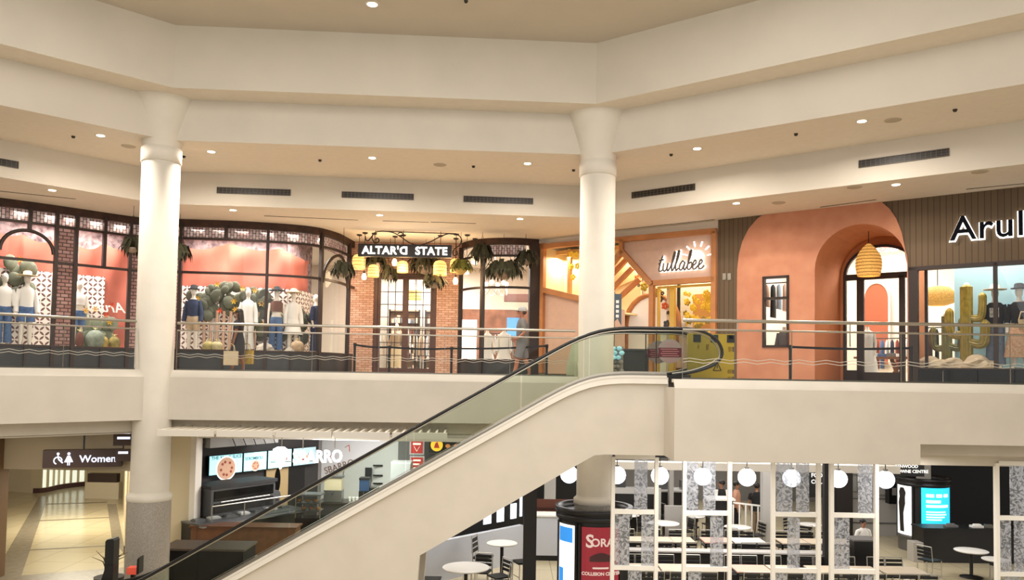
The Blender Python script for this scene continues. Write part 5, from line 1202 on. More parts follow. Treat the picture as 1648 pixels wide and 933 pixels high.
# washroom sign
p = at(70, 740, 20.3); q = at(197, 734, 20.9); u = (q-p); L_ = math.hypot(u.x, u.y); zc = (p.z+q.z)/2
sg = thing('washroom_sign', 'dark hanging sign with white blurred icons and the word Women over the corridor', 'sign', ((p.x+q.x)/2, (p.y+q.y)/2, zc), math.atan2(u.y, u.x))
MB().bb(-L_/2, L_/2, -.12, .12, -.22, .22).build('box', mat('sign_brown', '#3a2620', .5), sg); sw = emis('sign_soft_white', '#dfe6ff', 1.0)
text('letters', 'Women', .25, sw, sg, (-L_/2+.82, -.13, -.09), off=.004)
b = MB(); b.tube([(-L_/2+.34+.09*math.cos(k*PI/8), -.13, -.04+.09*math.sin(k*PI/8)) for k in range(12)], .016, 5); b.ball((-L_/2+.34, -.13, .13), .035, 8); b.bar((-L_/2+.34, -.13, .1), (-L_/2+.35, -.13, -.0), .02, .04); b.bar((-L_/2+.35, -.13, -.0), (-L_/2+.45, -.13, -.1), .02, .03); b.build('wheelchair_icon', sw, sg)
b = MB(); b.ball((-L_/2+.58, -.13, .13), .038, 8); b.slab([(-L_/2+.48, -.08), (-L_/2+.68, -.08), (-L_/2+.61, .08), (-L_/2+.55, .08)], -.14, -.12); b.bb(-L_/2+.55, -L_/2+.57, -.14, -.12, -.16, -.08); b.bb(-L_/2+.59, -L_/2+.61, -.14, -.12, -.16, -.08); b.build('woman_icon', sw, sg)
MB().bb(-.02, .02, -.02, .02, .22, -1.4-zc if -1.4-zc > .3 else .5).build('drop_rod', black, sg)
def smallsign(px, py, w, h, Y, rows, label):
    p = at(px, py, Y); t = thing('direction_sign', label, 'sign', tuple(p), .25, 'small corridor signs'); MB().bb(-w/2, w/2, -.05, .05, -h/2, h/2).build('box', MATS['sign_brown'], t)
    for i in range(rows): MB().bb(-w*.3, w*.36, -.06, -.05, h*.22-i*h*.3-.03, h*.22-i*h*.3+.03).build('text_line', sw, t)
    MB().bb(-.015, .015, -.015, .015, h/2, max(h/2+.02, -1.38-p.z)).build('rod', black, t)
smallsign(199, 702, .45, .45, 20.2, 2, 'small square dark sign with two white lines beside the far column'); smallsign(198, 732, .35, .3, 20.6, 1, 'small dark sign with one white line just under the square one')
# ================================================================== slatted canopy
cw = mat('canopy_white', '#e4dccf', .6)
pL = at(251, 696, 17.55); pR = at(722, 694, 17.9); n = 5
t = thing('slatted_canopy', 'white slatted canopy hanging under the upper floor above the pizza counter', 'canopy', tuple(pL), math.atan2(pR.y-pL.y, pR.x-pL.x)); L_ = math.hypot(pR.x-pL.x, pR.y-pL.y)
for i in range(n): MB().bb(L_*i/n+.03, L_*(i+1)/n-.03, -.03, .03, -.07, .07).build('front_board', cw, t)
for i in range(34): x = L_*(i+.5)/34; MB().box((x, 1.1, .02), (.045, 2.2, .09), 0).build('slat', cw, t)
MB().bb(0, L_, 2.15, 2.2, -.07, .07).build('rear_board', cw, t)
for x in (.3, L_/2, L_-.3): MB().bb(x-.015, x+.015, 1.4, 1.43, .05, -1.34-pL.z).build('hanger', steel_d, t)
# ================================================================== pizza counter shop
SBY = p1.y
def onv(px, py, P, Q):     # pixel onto the vertical plane through plan points P, Q
    u = V((Q[0]-P[0], Q[1]-P[1], 0)).normalized(); return onpl(px, py, V((P[0], P[1], 0)), V((-u.y, u.x, 0)))
wm = mat('shop_post_white', '#e6dfd6', .5)
p = fl(306, 883); ztp = at(306, 707, p.y).z
struct('trim_14', MB().bb(p.x-.12, p.x+.12, p.y-.1, p.y+.4, FL, -1.36), wm)
hb = at(500, 706, 25); struct('trim_15', MB().bb(p.x-.1, 3.2, 24.9, 25.1, hb.z, -1.3).bb(p.x-.1, 3.2, 24.7, 24.9, hb.z, hb.z+.12), wm)
M0 = at(336, 766, 26.2); z_m = M0.z; M1 = atz(508, 746, z_m)
PW = [(M0.x-1.2, M0.y-2.0+.4), (M0.x, M0.y+.4), (M1.x, M1.y+.4)]
dk = mat('shop_dark_wall', '#2e2c2c', .6); gw = mat('shop_grey_wall', '#8d8a88', .7); ww = mat('shop_white_gloss', '#cfcfd2', .4)
struct('wall_shop_dark', MB().wallp(PW, FL, -1.36, .1), dk)
e1 = at(517, 760, 31.2); e2 = at(640, 760, 30.2); e3 = at(800, 760, 30)
struct('wall_shop_grey', MB().wallp([(M1.x, M1.y+.4), (e1.x, e1.y)], FL, -1.36, .1), gw)
struct('wall_shop_white', MB().wallp([(e1.x, e1.y), (e2.x, e2.y)], FL, -1.36, .1), ww)
struct('wall_shop_far', MB().wallp([(e2.x, e2.y), (e3.x, e3.y), (e3.x+1, e3.y)], FL, -1.36, .1), mat('shop_mid_grey', '#6d6b6b', .6))
u = V((M1.x-M0.x, M1.y-M0.y, 0)).normalized(); ang = math.atan2(u.y, u.x); nn = V((-u.y, u.x, 0))
cy = emis('menu_cyan', '#a9e6ee', .95); mw_ = emis('menu_white', '#f2f6f5', .9); mr_ = emis('menu_red', '#8c3a2a', .45); mt_ = emis('menu_text', '#23454a', .35)
pizz = emis('menu_pizza', '#b58e74', .6)
bx = [(336, 390), (391.5, 429), (430.5, 469), (471, 508)]; ztop_m = onv(341, 733, M0, M1).z
for i, (a, b_) in enumerate(bx):
    A_ = onv(a, 750, M0, M1); B_ = onv(b_, 750, M0, M1); w = math.hypot(B_.x-A_.x, B_.y-A_.y); h = ztop_m-z_m; c = (A_+B_)/2
    t = thing('menu_screen', ['bright menu screen with a whole pizza and THE XL NY SLICE, nearest the white post', 'bright menu screen reading STROMBOLI, second in the row', 'pale cyan menu screen, third in the row, behind the shop emblem', 'whitish menu screen with red shapes, last of the row'][i], 'screen', (c.x, c.y, z_m), ang, 'menu screens in a row')
    MB().bb(-w/2, w/2, 0, .08, 0, h).build('housing', black, t); MB().bb(-w/2+.02, w/2-.02, -.01, 0, .02, h-.02).build('display', cy if i < 3 else emis('menu_pale_grey', '#9fb9c0', .6), t)
    if i < 2:
        zc_ = h*(.3 if i == 0 else .28); r = w*(.27 if i == 0 else .17)
        MB().slab([(math.cos(k*PI/10)*r*1.12, zc_+math.sin(k*PI/10)*r*1.12) for k in range(20)], -.02, -.011).build('plate', mw_, t); MB().slab([(math.cos(k*PI/10)*r, zc_+math.sin(k*PI/10)*r) for k in range(20)], -.028, -.02).build('pizza', pizz, t)
        for k in range(8): a2 = k*2.4; MB().slab([(math.cos(a2)*r*.6+math.cos(j*PI/4)*r*.13, zc_+math.sin(a2)*r*.6+math.sin(j*PI/4)*r*.13) for j in range(8)], -.034, -.028).build('topping', mr_, t)
        text('lettering', 'THE XL NY SLICE' if i == 0 else 'STROMBOLI', w*(.118 if i == 0 else .14), mt_, t, (-w*.44, -.015, h*.78 if i == 0 else h*.6), ext=.002, off=.002)
    else:
        for k in range(4): a2 = k*1.7+i; r = .09; MB().slab([(-w*.2+k*w*.14+math.cos(j*PI/5)*r, h*.4+.1*math.sin(a2)+math.sin(j*PI/5)*r) for j in range(10)], -.02, -.011).build('picture', [pizz, mr_][k % 2], t)
# oven, hood, counters along the dark wall
def along(px, off): # point on the dark wall line at this pixel column, moved off metres toward the hall
    a = onv(px, 780, (M0.x, M0.y+.4), (M1.x, M1.y+.4)); return V((a.x, a.y, 0))-nn*off
ssm = mat('stainless', '#8d8f92', .3, .9); ssd = mat('stainless_dark', '#6a6b6d', .35, .6)
c = along(350, .9); t = thing('pizza_oven', 'large stainless deck oven with dark glass front under the menu screens', 'oven', (c.x, c.y, FL), ang)
MB().bb(-1.3, 1.2, -.5, .5, .9, 1.75).build('body', ssd, t); MB().bb(-1.2, 1.1, -.53, -.5, 1.0, 1.3).build('lower_door', black, t); MB().bb(-1.2, 1.1, -.53, -.5, 1.38, 1.68).build('upper_door', blackg, t)
MB().tube([(-1.0, -.58, 1.34), (.9, -.58, 1.34)], .02, 6).build('door_handle', steel, t); MB().bb(-1.3, 1.2, -.45, .45, 0, .9).build('stand', dk, t); MB().bb(-1.35, 1.25, -.55, .5, 1.75, 1.85).build('top_trim', mat('oven_top_dark', '#222223', .7), t)
c = along(352, .5); t = thing('extractor_hood', 'grey metal extractor hood with loose cables above the menu screens', 'hood', (c.x, c.y, FL), ang)
MB().bb(-1.3, 1.4, -.7, .3, 3.0, 3.5).build('hood_box', mat('hood_grey', '#8a8886', .5), t)
for k in range(5): x = -.6+.4*k; MB().tube([(x, -.75, 3.45), (x+.1, -.78, 3.2), (x+.25, -.75, 2.95)], .015, 5).build('cable', black, t)
c = along(410, 1.0); t = thing('meat_slicer', 'grey slicer machine on the counter beside the oven', 'machine', (c.x, c.y, FL+.9), ang); MB().bb(-.25, .25, -.2, .2, 0, .12).lathe([(.02, .1), (.2, .12), (.2, .16), (.02, .18)], (0, 0, .1), 16).build('body', ssm, t); MB().slab([(math.cos(k*PI/8)*.2, .3+math.sin(k*PI/8)*.2) for k in range(16)], -.08, -.04).build('blade_guard', ssd, t)
# service counter with sneeze guard in front
K0 = at(306, 850, 24.2); K1 = at(476, 830, 27.4); uc = V((K1.x-K0.x, K1.y-K0.y, 0)); Lc = uc.length; ac_ = math.atan2(uc.y, uc.x)
t = thing('serving_counter', 'long black serving counter with food trays and glass guard in front of the oven', 'counter', (K0.x, K0.y, FL), ac_)
MB().bb(-.0, Lc, -.35, .45, 0, .82).build('front_panel', mat('counter_black', '#171617', .35), t); MB().bb(-.0, Lc, -.4, .5, .82, .87).build('worktop', ssd, t)
MB().bb(-.0, Lc, -.62, -.36, .78, .82).build('tray_rail', ssm, t)
MB().bb(.5, Lc, -.32, -.315, .87, 1.3).build('guard_glass', gl_shop, t); MB().tube([(.5, -.32, 1.32), (Lc, -.32, 1.32)], .02, 6).build('guard_rail', steel, t)
for k in range(4): x = .5+(Lc-.5)*k/3; MB().tube([(x, -.32, .87), (x, -.32, 1.32)], .018, 6).build('guard_post', steel, t)
for k in range(7): o = MB().bb(-.17, .17, -.13, .13, 0, .05).bb(-.14, .14, -.1, .1, .05, .07).build('food_tray', [ssm, mat('tray_white', '#c9c9c6', .5)][k % 2]); q = K0+uc*((k+.6)/7.4)+V((-uc.y, uc.x, 0)).normalized()*.1; o.location = (q.x, q.y, FL+.87); o.rotation_euler = (0, 0, ac_); tag(o, 'shallow food tray on the black counter, '+['nearest the white post', 'second from the white post', 'third from the white post', 'in the middle behind the glass', 'fifth from the white post', 'next to last', 'last toward the glass case'][k], 'tray', 'food trays on the counter')
# wood fronted counter and glass case
W0 = at(378, 865, 24.0); W1 = at(486, 858, 24.8); t = thing('wood_counter', 'brown wood fronted counter behind the escalator glass', 'counter', (W0.x, W0.y, FL)); w = W1.x-W0.x
MB().bb(-1.3, w, 0, .6, 0, .78).build('front_panel', mat('counter_wood', '#6b4429', .5, noise=.3, ns=4), t); MB().bb(-1.35, w+.05, -.05, .65, .78, .83).build('worktop', mat('counter_wood_top', '#5a3820', .35), t)
g0 = at(499, 815, 26.2); t = thing('glass_display_case', 'glass food case with shelves at the end of the pizza counter', 'display case', (g0.x, 26.2, FL))
MB().bb(-.4, .4, -.3, .3, 0, .75).build('base', blackg, t); MB().bb(-.38, .38, -.29, -.285, .75, 1.45).build('front_glass', gl_shop, t); MB().bb(-.4, .4, -.3, .3, 1.45, 1.5).build('top', ssm, t)
for z in (.95, 1.2): MB().bb(-.38, .38, -.27, .27, z, z+.02).build('glass_shelf', ssm, t)
for q in (-.39, .39): MB().bb(q-.012, q+.012, -.3, -.27, .75, 1.45).build('post', steel, t)
random.seed(8)
for k in range(6): o = MB().ball((0, 0, .06), .08, 8, (1.2, 1, .7)).build('bread_roll', mat('bread', '#b07a48', .8)); o.location = (g0.x-.3+.12*k, 26.2-.1, FL+(.97 if k % 2 else 1.22)); tag(o, 'bread roll on a shelf in the glass case, '+['first on top', 'first below', 'second on top', 'second below', 'third on top', 'third below'][k], 'bread', 'bread rolls in the case')
# door with oval window
a = onv(443, 780, (M0.x, M0.y+.4), (M1.x, M1.y+.4)); t = thing('kitchen_door', 'tan kitchen door with tall oval window past the oven', 'door', (a.x-nn.x*.06, a.y-nn.y*.06, FL), ang)
MB().bb(-.5, .5, -.04, 0, 0, 2.35).build('door_panel', mat('tan_door', '#a08a64', .5), t); MB().slab([(.13*math.cos(k*PI/10), 1.55+.42*math.sin(k*PI/10)) for k in range(20)], -.055, -.04).build('oval_window', blackg, t); MB().bb(.5, 1.3, -.03, 0, 0, 2.4).build('dark_doorway', black, t)
# juice dispenser, soda machines
def disp(px, pyb, Y, w, h, m1, m2, label, grp=None):
    p = at(px, pyb, Y); t = thing('drink_dispenser', label, 'dispenser', tuple(p), group=grp); MB().bb(-w/2, w/2, -.2, .2, 0, h*.45).build('base', m1, t); MB().bb(-w/2*.95, w/2*.95, -.18, .18, h*.45, h*.92).build('tank', m2, t); MB().bb(-w/2, w/2, -.2, .2, h*.92, h).build('lid', m1, t); MB().tube([(0, -.2, h*.4), (0, -.27, h*.38), (0, -.27, h*.3)], .02, 6).build('tap', black, t); return p
pc = at(540, 806, 27.5); t = thing('drink_counter', 'dark counter holding the drink machines before the white logo wall', 'counter', (pc.x, 27.6, FL)); MB().bb(-.5, 4.0, -.35, .4, 0, pc.z-FL-.05).build('cabinet', dk, t); MB().bb(-.55, 4.05, -.4, .45, pc.z-FL-.05, pc.z-FL).build('worktop', mat('granite_top', '#3a3431', .3), t)
disp(537, 806, 27.4, .6, .85, ssm, mat('juice_tank', '#bdb29a', .3), 'square juice dispenser with pale tank before the white logo wall')
disp(587, 806, 27.6, .35, .8, black, mat('blue_tank', '#2c4468', .3), 'narrow dark drink machine with blue tank'); disp(602, 806, 27.7, .3, .5, ssm, dk, 'low steel coffee urn beside the blue drink machine'); disp(613, 806, 27.6, .3, .42, black, dk, 'low black coffee urn at the counter end')
for k, (px, lb) in enumerate([(563, 'nearest the juice dispenser'), (569, 'second along'), (575, 'third along')]): o = MB().lathe([(.035, 0), (.05, .14)], n=12).build('paper_cup', cloth_w); p = at(px, 806, 27.5); o.location = (p.x, 27.5, pc.z); tag(o, 'white paper cup stack on the dark drink counter, '+lb, 'cup', 'paper cups')
b0 = at(608, 752, 30.3)
for k in range(3): o = MB().bb(-.18, .18, -.05, .0, -.03, .03).build('wall_shelf', black); q = at(608, 752+13*k-(3*(k == 0)), 30.35); o.location = (q.x, 30.4, q.z); tag(o, 'small black wall shelf on the white wall, '+['top', 'middle', 'lowest'][k]+' of three', 'shelf', 'small black wall shelves'); 
q = at(593, 763, 30.4); o = MB().bb(-.12, .12, -.12, 0, -.25, .25).build('soap_dispenser', black); o.location = (q.x, 30.45, q.z); tag(o, 'black wall dispenser on the white wall', 'dispenser')
# painted logo on the white wall
lc = at(545, 748, 30.7); wa = math.atan2(e2.y-e1.y, e2.x-e1.x); t = thing('wall_emblem', 'painted brown lettering with orange corner marks on the white shop wall', 'emblem', (lc.x, onv(545, 748, (e1.x, e1.y), (e2.x, e2.y)).y-.03, lc.z), wa)
brn = mat('emblem_brown', '#6d5546', .6); org = mat('emblem_orange', '#c0583a', .6)
text('letters', 'SBARRO', .36, brn, t, (0, 0, -.2), (PI/2, -.32, 0), align='CENTER', ext=.004)
b = MB()
for pts in ([(-.35, .35), (-.5, .2), (-.35, .12)], [(.2, .65), (.38, .75), (.4, .5)]):
    for a_, c_ in zip(pts[:-1], pts[1:]): b.bar((a_[0], 0, a_[1]), (c_[0], 0, c_[1]), .01, .06, up=(0, 1, 0))
b.build('corner_mark', org, t); b = MB(); b.bar((-.12, 0, -.35), (.05, 0, -.85), .01, .06, up=(0, 1, 0)).bar((.05, 0, -.85), (.18, 0, -.25), .01, .06, up=(0, 1, 0)); b.build('v_mark', brn, t)
# glowing shop sign
gs_ = emis('shop_sign_glow', '#f6f8ff', 2.6); a0 = at(470, 742, 23.6); a1 = at(556, 735, 24.2); ws = a1.x-a0.x
t = thing('shop_name_sign', 'glowing white shop name with a slice emblem hanging under the canopy', 'sign', tuple(a0), math.atan2(a1.y-a0.y, a1.x-a0.x))
tt = text('letters', 'SBARRO', .5, gs_, t, (.02, 0, -.05), off=.012, ext=.03); mx_ = max(v.co.x for v in tt.data.vertices); tt.scale = (ws/mx_, 1, 1.0)
MB().slab([(-.55, .36), (-.42, .43), (-.22, .42), (-.1, .33), (-.14, .18), (-.3, -.2), (-.34, -.22), (-.53, .14)], -.04, .0).build('slice_emblem', gs_, t)
for x in (-.3, .3, ws-.2): MB().bb(x-.012, x+.012, -.01, .01, .35, -1.36-a0.z).build('hanger', steel_d, t)
MB().bb(-.6, ws, .02, .05, -.02, .0).build('mount_rail', steel_d, t)
# red and yellow lit posters beyond
def poster(px, py, wp, hp, Y, m, label, shape='rect'):
    p = at(px, py, Y); t = thing('lit_poster', label, 'poster', tuple(p)); w = wp*Y/F_PX; h = hp*Y/F_PX
    MB().bb(-w/2-.05, w/2+.05, .0, .06, -h/2-.05, h/2+.05).build('frame', mat('poster_frame', '#b9b9bb', .5) if shape == 'rect' else black, t)
    MB().bb(-w/2, w/2, -.01, 0, -h/2, h/2).build('face', m if shape == 'rect' else black, t); return t, w, h
rd = emis('poster_red', '#9c2420', .8); ye = emis('poster_yellow', '#f2b92e', 1.0); cr = emis('poster_cream', '#f3e3d0', .9)
t, w, h = poster(671, 717, 19, 24, 29.4, rd, 'upper red poster with a pale V shape above the escalator deck'); b = MB(); b.bar((-.1, -.02, -.02), (0, -.02, -.2), .01, .03, up=(0, 1, 0)).bar((0, -.02, -.2), (.1, -.02, -.02), .01, .03, up=(0, 1, 0)).bb(-.14, .14, -.02, -.015, .03, .1); b.build('pale_mark', cr, t)
t, w, h = poster(671, 749, 19, 26, 29.4, rd, 'lower red poster with text lines above the escalator deck')
for k in range(3): MB().bb(-.13, .13-.04*k, -.02, -.012, .16-k*.14, .22-k*.14).build('text_line', cr, t)
t, w, h = poster(703, 716, 20, 20, 29.2, ye, 'round yellow lit sign on black beside the red posters', 'round'); MB().slab([(.22*math.cos(k*PI/10), .22*math.sin(k*PI/10)) for k in range(20)], -.03, -.011).build('disc', ye, t); MB().slab([(-.1, -.1), (.1, -.1), (.02, .13), (-.06, .05)], -.04, -.03).build('red_mark', rd, t)
t, w, h = poster(728, 722, 26, 26, 29.2, black, 'black menu board with food pictures beside the round yellow sign')
for k in range(4): MB().slab([(-.16+.3*(k % 2)+.09*math.cos(j*PI/6), -.12+.22*(k//2)+.07*math.sin(j*PI/6)) for j in range(12)], -.03, -.012).build('food_picture', emis('burger', '#c07a3a', .8), t)
p = at(646, 770, 28.6); t = thing('white_fridge', 'tall white cabinet fridge standing before the grey wall', 'fridge', (p.x, 28.7, FL)); MB().bb(-.35, .35, -.3, .3, .1, 2.3).build('body', mat('fridge_white', '#c8ccd2', .4), t); MB().bb(-.33, .33, -.33, -.3, .15, 2.25).build('door', mat('fridge_white', '#c8ccd2', .4), t); MB().bb(.22, .25, -.37, -.33, .9, 1.6).build('door_handle', steel_d, t); MB().bb(-.3, .3, -.25, .25, 0, .1).build('plinth', black, t)
# dark condiment island beside the column
p = at(272, 884, 21.5); q = at(402, 868, 21.5); z_ = at(330, 876, 21.5).z; t = thing('condiment_island', 'dark island counter with stone top between the column and the escalator', 'counter', (p.x, 21.5, FL)); w = q.x-p.x
MB().bb(0, w, -.5, .5, 0, z_-FL-.05).build('cabinet', mat('island_black', '#141211', .8, spec=.2), t); MB().bb(-.04, w+.04, -.55, .55, z_-FL-.05, z_-FL).build('stone_top', mat('island_top', '#4a3d34', .5, noise=.4, ns=20), t)
# planter, black standee, red box at the bottom left
p = at(180, 900, 17.0); t = thing('standee', 'tall black rounded post sign rising from the bottom edge beside the spiky plant', 'post', (p.x, 17.0, FL)); zt_ = at(180, 868, 17).z-FL
MB().slab([(-.09, 0), (.09, 0), (.09, zt_), (.06, zt_+.04), (-.06, zt_+.02), (-.09, zt_-.02)], -.12, .12).build('panel', black, t); MB().lathe([(.3, 0), (.3, .03), (.1, .05)], n=20).build('foot', black, t); MB().slab([(-.2, zt_-1.0), (-.05, zt_-.5), (.1, zt_-.5), (.1, zt_-1.0)], -.14, .1).build('lower_body', black, t)
p = at(160, 935, 16.9); t = thing('spiky_plant', 'dry brown spiky plant beside the black post at the bottom edge', 'plant', (p.x, 17.3, FL)); zz = p.z-FL
MB().lathe([(.2, 0), (.28, zz-.1), (.3, zz)], n=20).build('pot', mat('dark_pot', '#3a332e', .6), t); random.seed(2)
for k in range(12):
    a = random.uniform(-1, 1); L_ = random.uniform(.45, .8); MB().tube([(0, 0, zz), (a*.15, 0, zz+L_*.5), (a*.38, random.uniform(-.1, .1), zz+L_*(.95-.3*abs(a)))], [.014, .012, .004], 5).build('blade', mat('dry_leaf', '#5d4a2a', .8), t)
p = at(215, 914, 17.2); t = thing('red_box', 'small red lit box on a dark stand before the column base', 'box', (p.x, 17.2, FL)); zz = p.z-FL
MB().bb(-.1, .1, -.1, .1, zz-.11, zz+.03).build('box', mat('red_box_m', '#d9523c', .5, emit='#d9523c', es=.3), t); MB().bb(-.04, .04, -.04, .04, 0, zz-.11).build('stand', black, t); MB().slab([(.11, zz-.12), (.16, zz-.08), (.16, zz+.26), (.11, zz+.2)], -.1, .1).build('side_plate', black, t)
# ================================================================== food court
FW = {}
def kiosk(name, label, x, y, R, ztop, posters):
    t = thing(name, label, 'directory kiosk', (x, y, FL)); H = ztop-FL; bm_ = mat('kiosk_metal', '#2c2b2d', .35, .5)
    MB().lathe([(R-.03, .45), (R-.03, H-.25)], n=40, caps=False).build('drum', black, t)
    MB().lathe([(R-.02, 0), (R-.02, .4), (R+.02, .42), (R+.02, .5), (R-.02, .52)], n=40, caps=False).build('base_ring', mat('kiosk_base', '#6b6a6a', .4, .5), t)
    MB().lathe([(R-.03, H-.28), (R+.03, H-.26), (R+.03, H-.16), (R, H-.15), (R, H-.12), (R+.05, H-.1), (R+.05, H), (R-.06, H), (R-.08, H-.1)], n=40, caps=False).build('top_ring', bm_, t)
    MB().lathe([(.45, H-.1), (R-.06, H-.1)], n=40, caps=False).build('top_plate', bm_, t)
    for a0, a1, z0, z1, m in posters:
        b = MB(); n = 8
        for i in range(n):
            a, c = a0+(a1-a0)*i/n, a0+(a1-a0)*(i+1)/n; f = lambda q, r=R: (math.sin(q)*r, -math.cos(q)*r)
            b.add([(*f(a), z0), (*f(c), z0), (*f(c), z1), (*f(a), z1)], [(0, 1, 2, 3)])
        b.build('poster', m, t)
        for q in (a0-.05, a1+.05): MB().box((math.sin(q)*R, -math.cos(q)*R, (z0+z1)/2), (.06, .05, z1-z0+.1), q).build('divider', bm_, t)
    return t
def ctext(body, size, m, t, R, a, z, off=.004):
    o = text('lettering', body, size, m, t, (0, 0, 0), align='CENTER', off=off, ext=.002)
    for v in o.data.vertices: x, y, zz = v.co; q = a+x/R; v.co = (math.sin(q)*(R+.012+zz), -math.cos(q)*(R+.012+zz), z+y)
    o.rotation_euler = (0, 0, 0); return o
red = emis('poster_crimson', '#84202c', .6); wht = emis('poster_white', '#f2f0ec', 1.2); blu = emis('poster_blue', '#2f86d6', 1.0); cyn = emis('poster_cyan', '#2cc6e6', 1.1); tw = emis('poster_text', '#f0e6e0', .9)
zk = at(955, 822, 18.3).z
K = kiosk('directory_kiosk', 'large black round kiosk wrapped round the column with a crimson poster', 1.99, 19.12, .86, zk, [(-.42, .62, .55, zk-FL-.36, red), (-1.25, -.62, .55, zk-FL-.36, wht)])
H = zk-FL
def cbar(name, t, R, a0, a1, z0, z1, m, r=.012):
    b = MB(); n = 6
    for i in range(n):
        p, q = a0+(a1-a0)*i/n, a0+(a1-a0)*(i+1)/n; f = lambda v: (math.sin(v)*(R+r), -math.cos(v)*(R+r)); b.add([(*f(p), z0), (*f(q), z0), (*f(q), z1), (*f(p), z1)], [(0, 1, 2, 3)])
    b.build(name, m, t)
tws = emis('poster_text_soft', '#c4aea6', .7)
ctext('S', .4, tws, K, .86, -.2, H-.8, .01); ctext('ORAS', .25, tws, K, .86, .2, H-.78, .006); ctext('COLLISION CENTER', .1, tws, K, .86, .12, H-1.42)
cbar('small_text_line', K, .86, -.12, .3, H-1.28, H-1.24, tws)
b = MB(); n = 6
for i in range(n):
    f = lambda q: (math.sin(q)*.872, -math.cos(q)*.872); a, c = -.2+.6*i/n, -.2+.6*(i+1)/n; h0 = .1*math.sin(PI*(i)/n); h1 = .1*math.sin(PI*(i+1)/n)
    b.add([(*f(a), H-1.12), (*f(c), H-1.12), (*f(c), H-1.02+h1), (*f(a), H-1.02+h0)], [(0, 1, 2, 3)])
b.build('car_picture', emis('car_dark', '#3a1a1c', .4), K)
cbar('blue_header', K, .86, -1.2, -.68, H-.75, H-.42, blu); cbar('blue_mark', K, .86, -1.2, -1.0, H-1.75, H-1.35, blu)
k2 = at(1486, 800, 26.4); zk2 = at(1486, 769, 26.0).z; H = zk2-FL; R2 = .77
K = kiosk('directory_kiosk', 'round kiosk with a white silhouette poster and a bright cyan poster before the black wall', k2.x, 26.4, R2, zk2, [(-.55, .85, .55, H-.26, cyn), (-1.8, -.92, .45, H-.26, wht)])
for k, (q0_, q1_, h_) in enumerate([(.08, .38, .1), (.46, .72, .1), (.8, 1.05, .1)]): cbar('title_word', K, R2, q0_-.45, q1_-.45, H-.56, H-.46, wht)
for k, (z_, q1_, h_) in enumerate([(.74, .66, .09), (.88, 1.05, .08), (1.04, .9, .04), (1.12, .95, .04), (1.2, .85, .04), (1.28, .7, .04)]): cbar('text_line', K, R2, -.37, q1_-.45, H-z_, H-z_+h_, wht)
b = MB(); f = lambda q, r=.03: (math.sin(q)*(R2+r), -math.cos(q)*(R2+r))
b.add([(*f(-.33), H-1.75), (*f(.15), H-1.75), (*f(.15), H-1.42), (*f(-.33), H-1.42)], [(0, 1, 2, 3)]); b.build('white_box', wht, K)
sil = [(-.95, .5, .12), (-.98, .8, .12), (-1.0, 1.1, .13), (-.98, 1.4, .2), (-.95, 1.6, .16), (-.95, 1.75, .2), (-.95, 1.9, .1)]
b = MB(); H0 = .1
for (a, z, w), (a2, z2, w2) in zip([(p_-.4, q_, r_) for p_, q_, r_ in sil[:-1]], [(p_-.4, q_, r_) for p_, q_, r_ in sil[1:]]): b.add([(*f(a-w), z+H0), (*f(a+w), z+H0), (*f(a2+w2), z2+H0), (*f(a2-w2), z2+H0)], [(0, 1, 2, 3)])
b.build('silhouette', emis('silhouette_dark', '#1c1814', .3), K)
struct('pillar_grey', MB().bb(k2.x-.13, k2.x+.2, 26.3, 26.6, zk2-.1, -1.36), mat('pillar_grey_m', '#a9a49c', .6))
# ---- white partition frames with textured glass strips
YF = 16.6; zF = [at(1020, y, YF).z for y in (735, 823, 913)]; step_ = zF[1]-zF[2]; zF += [zF[2]-step_]
frm = mat('frame_cream', '#f2ede4', .5)
tex = bpy.data.materials.new('textured_glass'); tex.use_nodes = True; nt = tex.node_tree; nt.nodes.clear(); N = nt.nodes.new
out = N('ShaderNodeOutputMaterial'); tr = N('ShaderNodeBsdfTransparent'); df = N('ShaderNodeBsdfDiffuse'); gl = N('ShaderNodeBsdfGlossy'); m1 = N('ShaderNodeMixShader'); m2 = N('ShaderNodeMixShader'); nz = N('ShaderNodeTexNoise'); tc = N('ShaderNodeTexCoord'); cr_ = N('ShaderNodeMapRange'); bp = N('ShaderNodeBump')
nz.inputs['Scale'].default_value = 8; nz.inputs['Detail'].default_value = 2; nz.inputs['Distortion'].default_value = 2.5; gl.inputs['Roughness'].default_value = .12; df.inputs[0].default_value = (.72, .74, .8, 1); tr.inputs[0].default_value = (.8, .82, .86, 1)
cr_.inputs[1].default_value = .44; cr_.inputs[2].default_value = .56; cr_.inputs[3].default_value = .15; cr_.inputs[4].default_value = .6; bp.inputs['Strength'].default_value = .9
for a, b_ in ((tc.outputs['Object'], nz.inputs['Vector']), (nz.outputs['Fac'], cr_.inputs[0]), (nz.outputs['Fac'], bp.inputs['Height']), (bp.outputs[0], gl.inputs['Normal']), (bp.outputs[0], df.inputs['Normal']), (df.outputs[0], m1.inputs[1]), (gl.outputs[0], m1.inputs[2]), (cr_.outputs[0], m2.inputs[0]), (tr.outputs[0], m2.inputs[1]), (m1.outputs[0], m2.inputs[2]), (m2.outputs[0], out.inputs[0])): nt.links.new(a, b_)
m1.inputs[0].default_value = .45
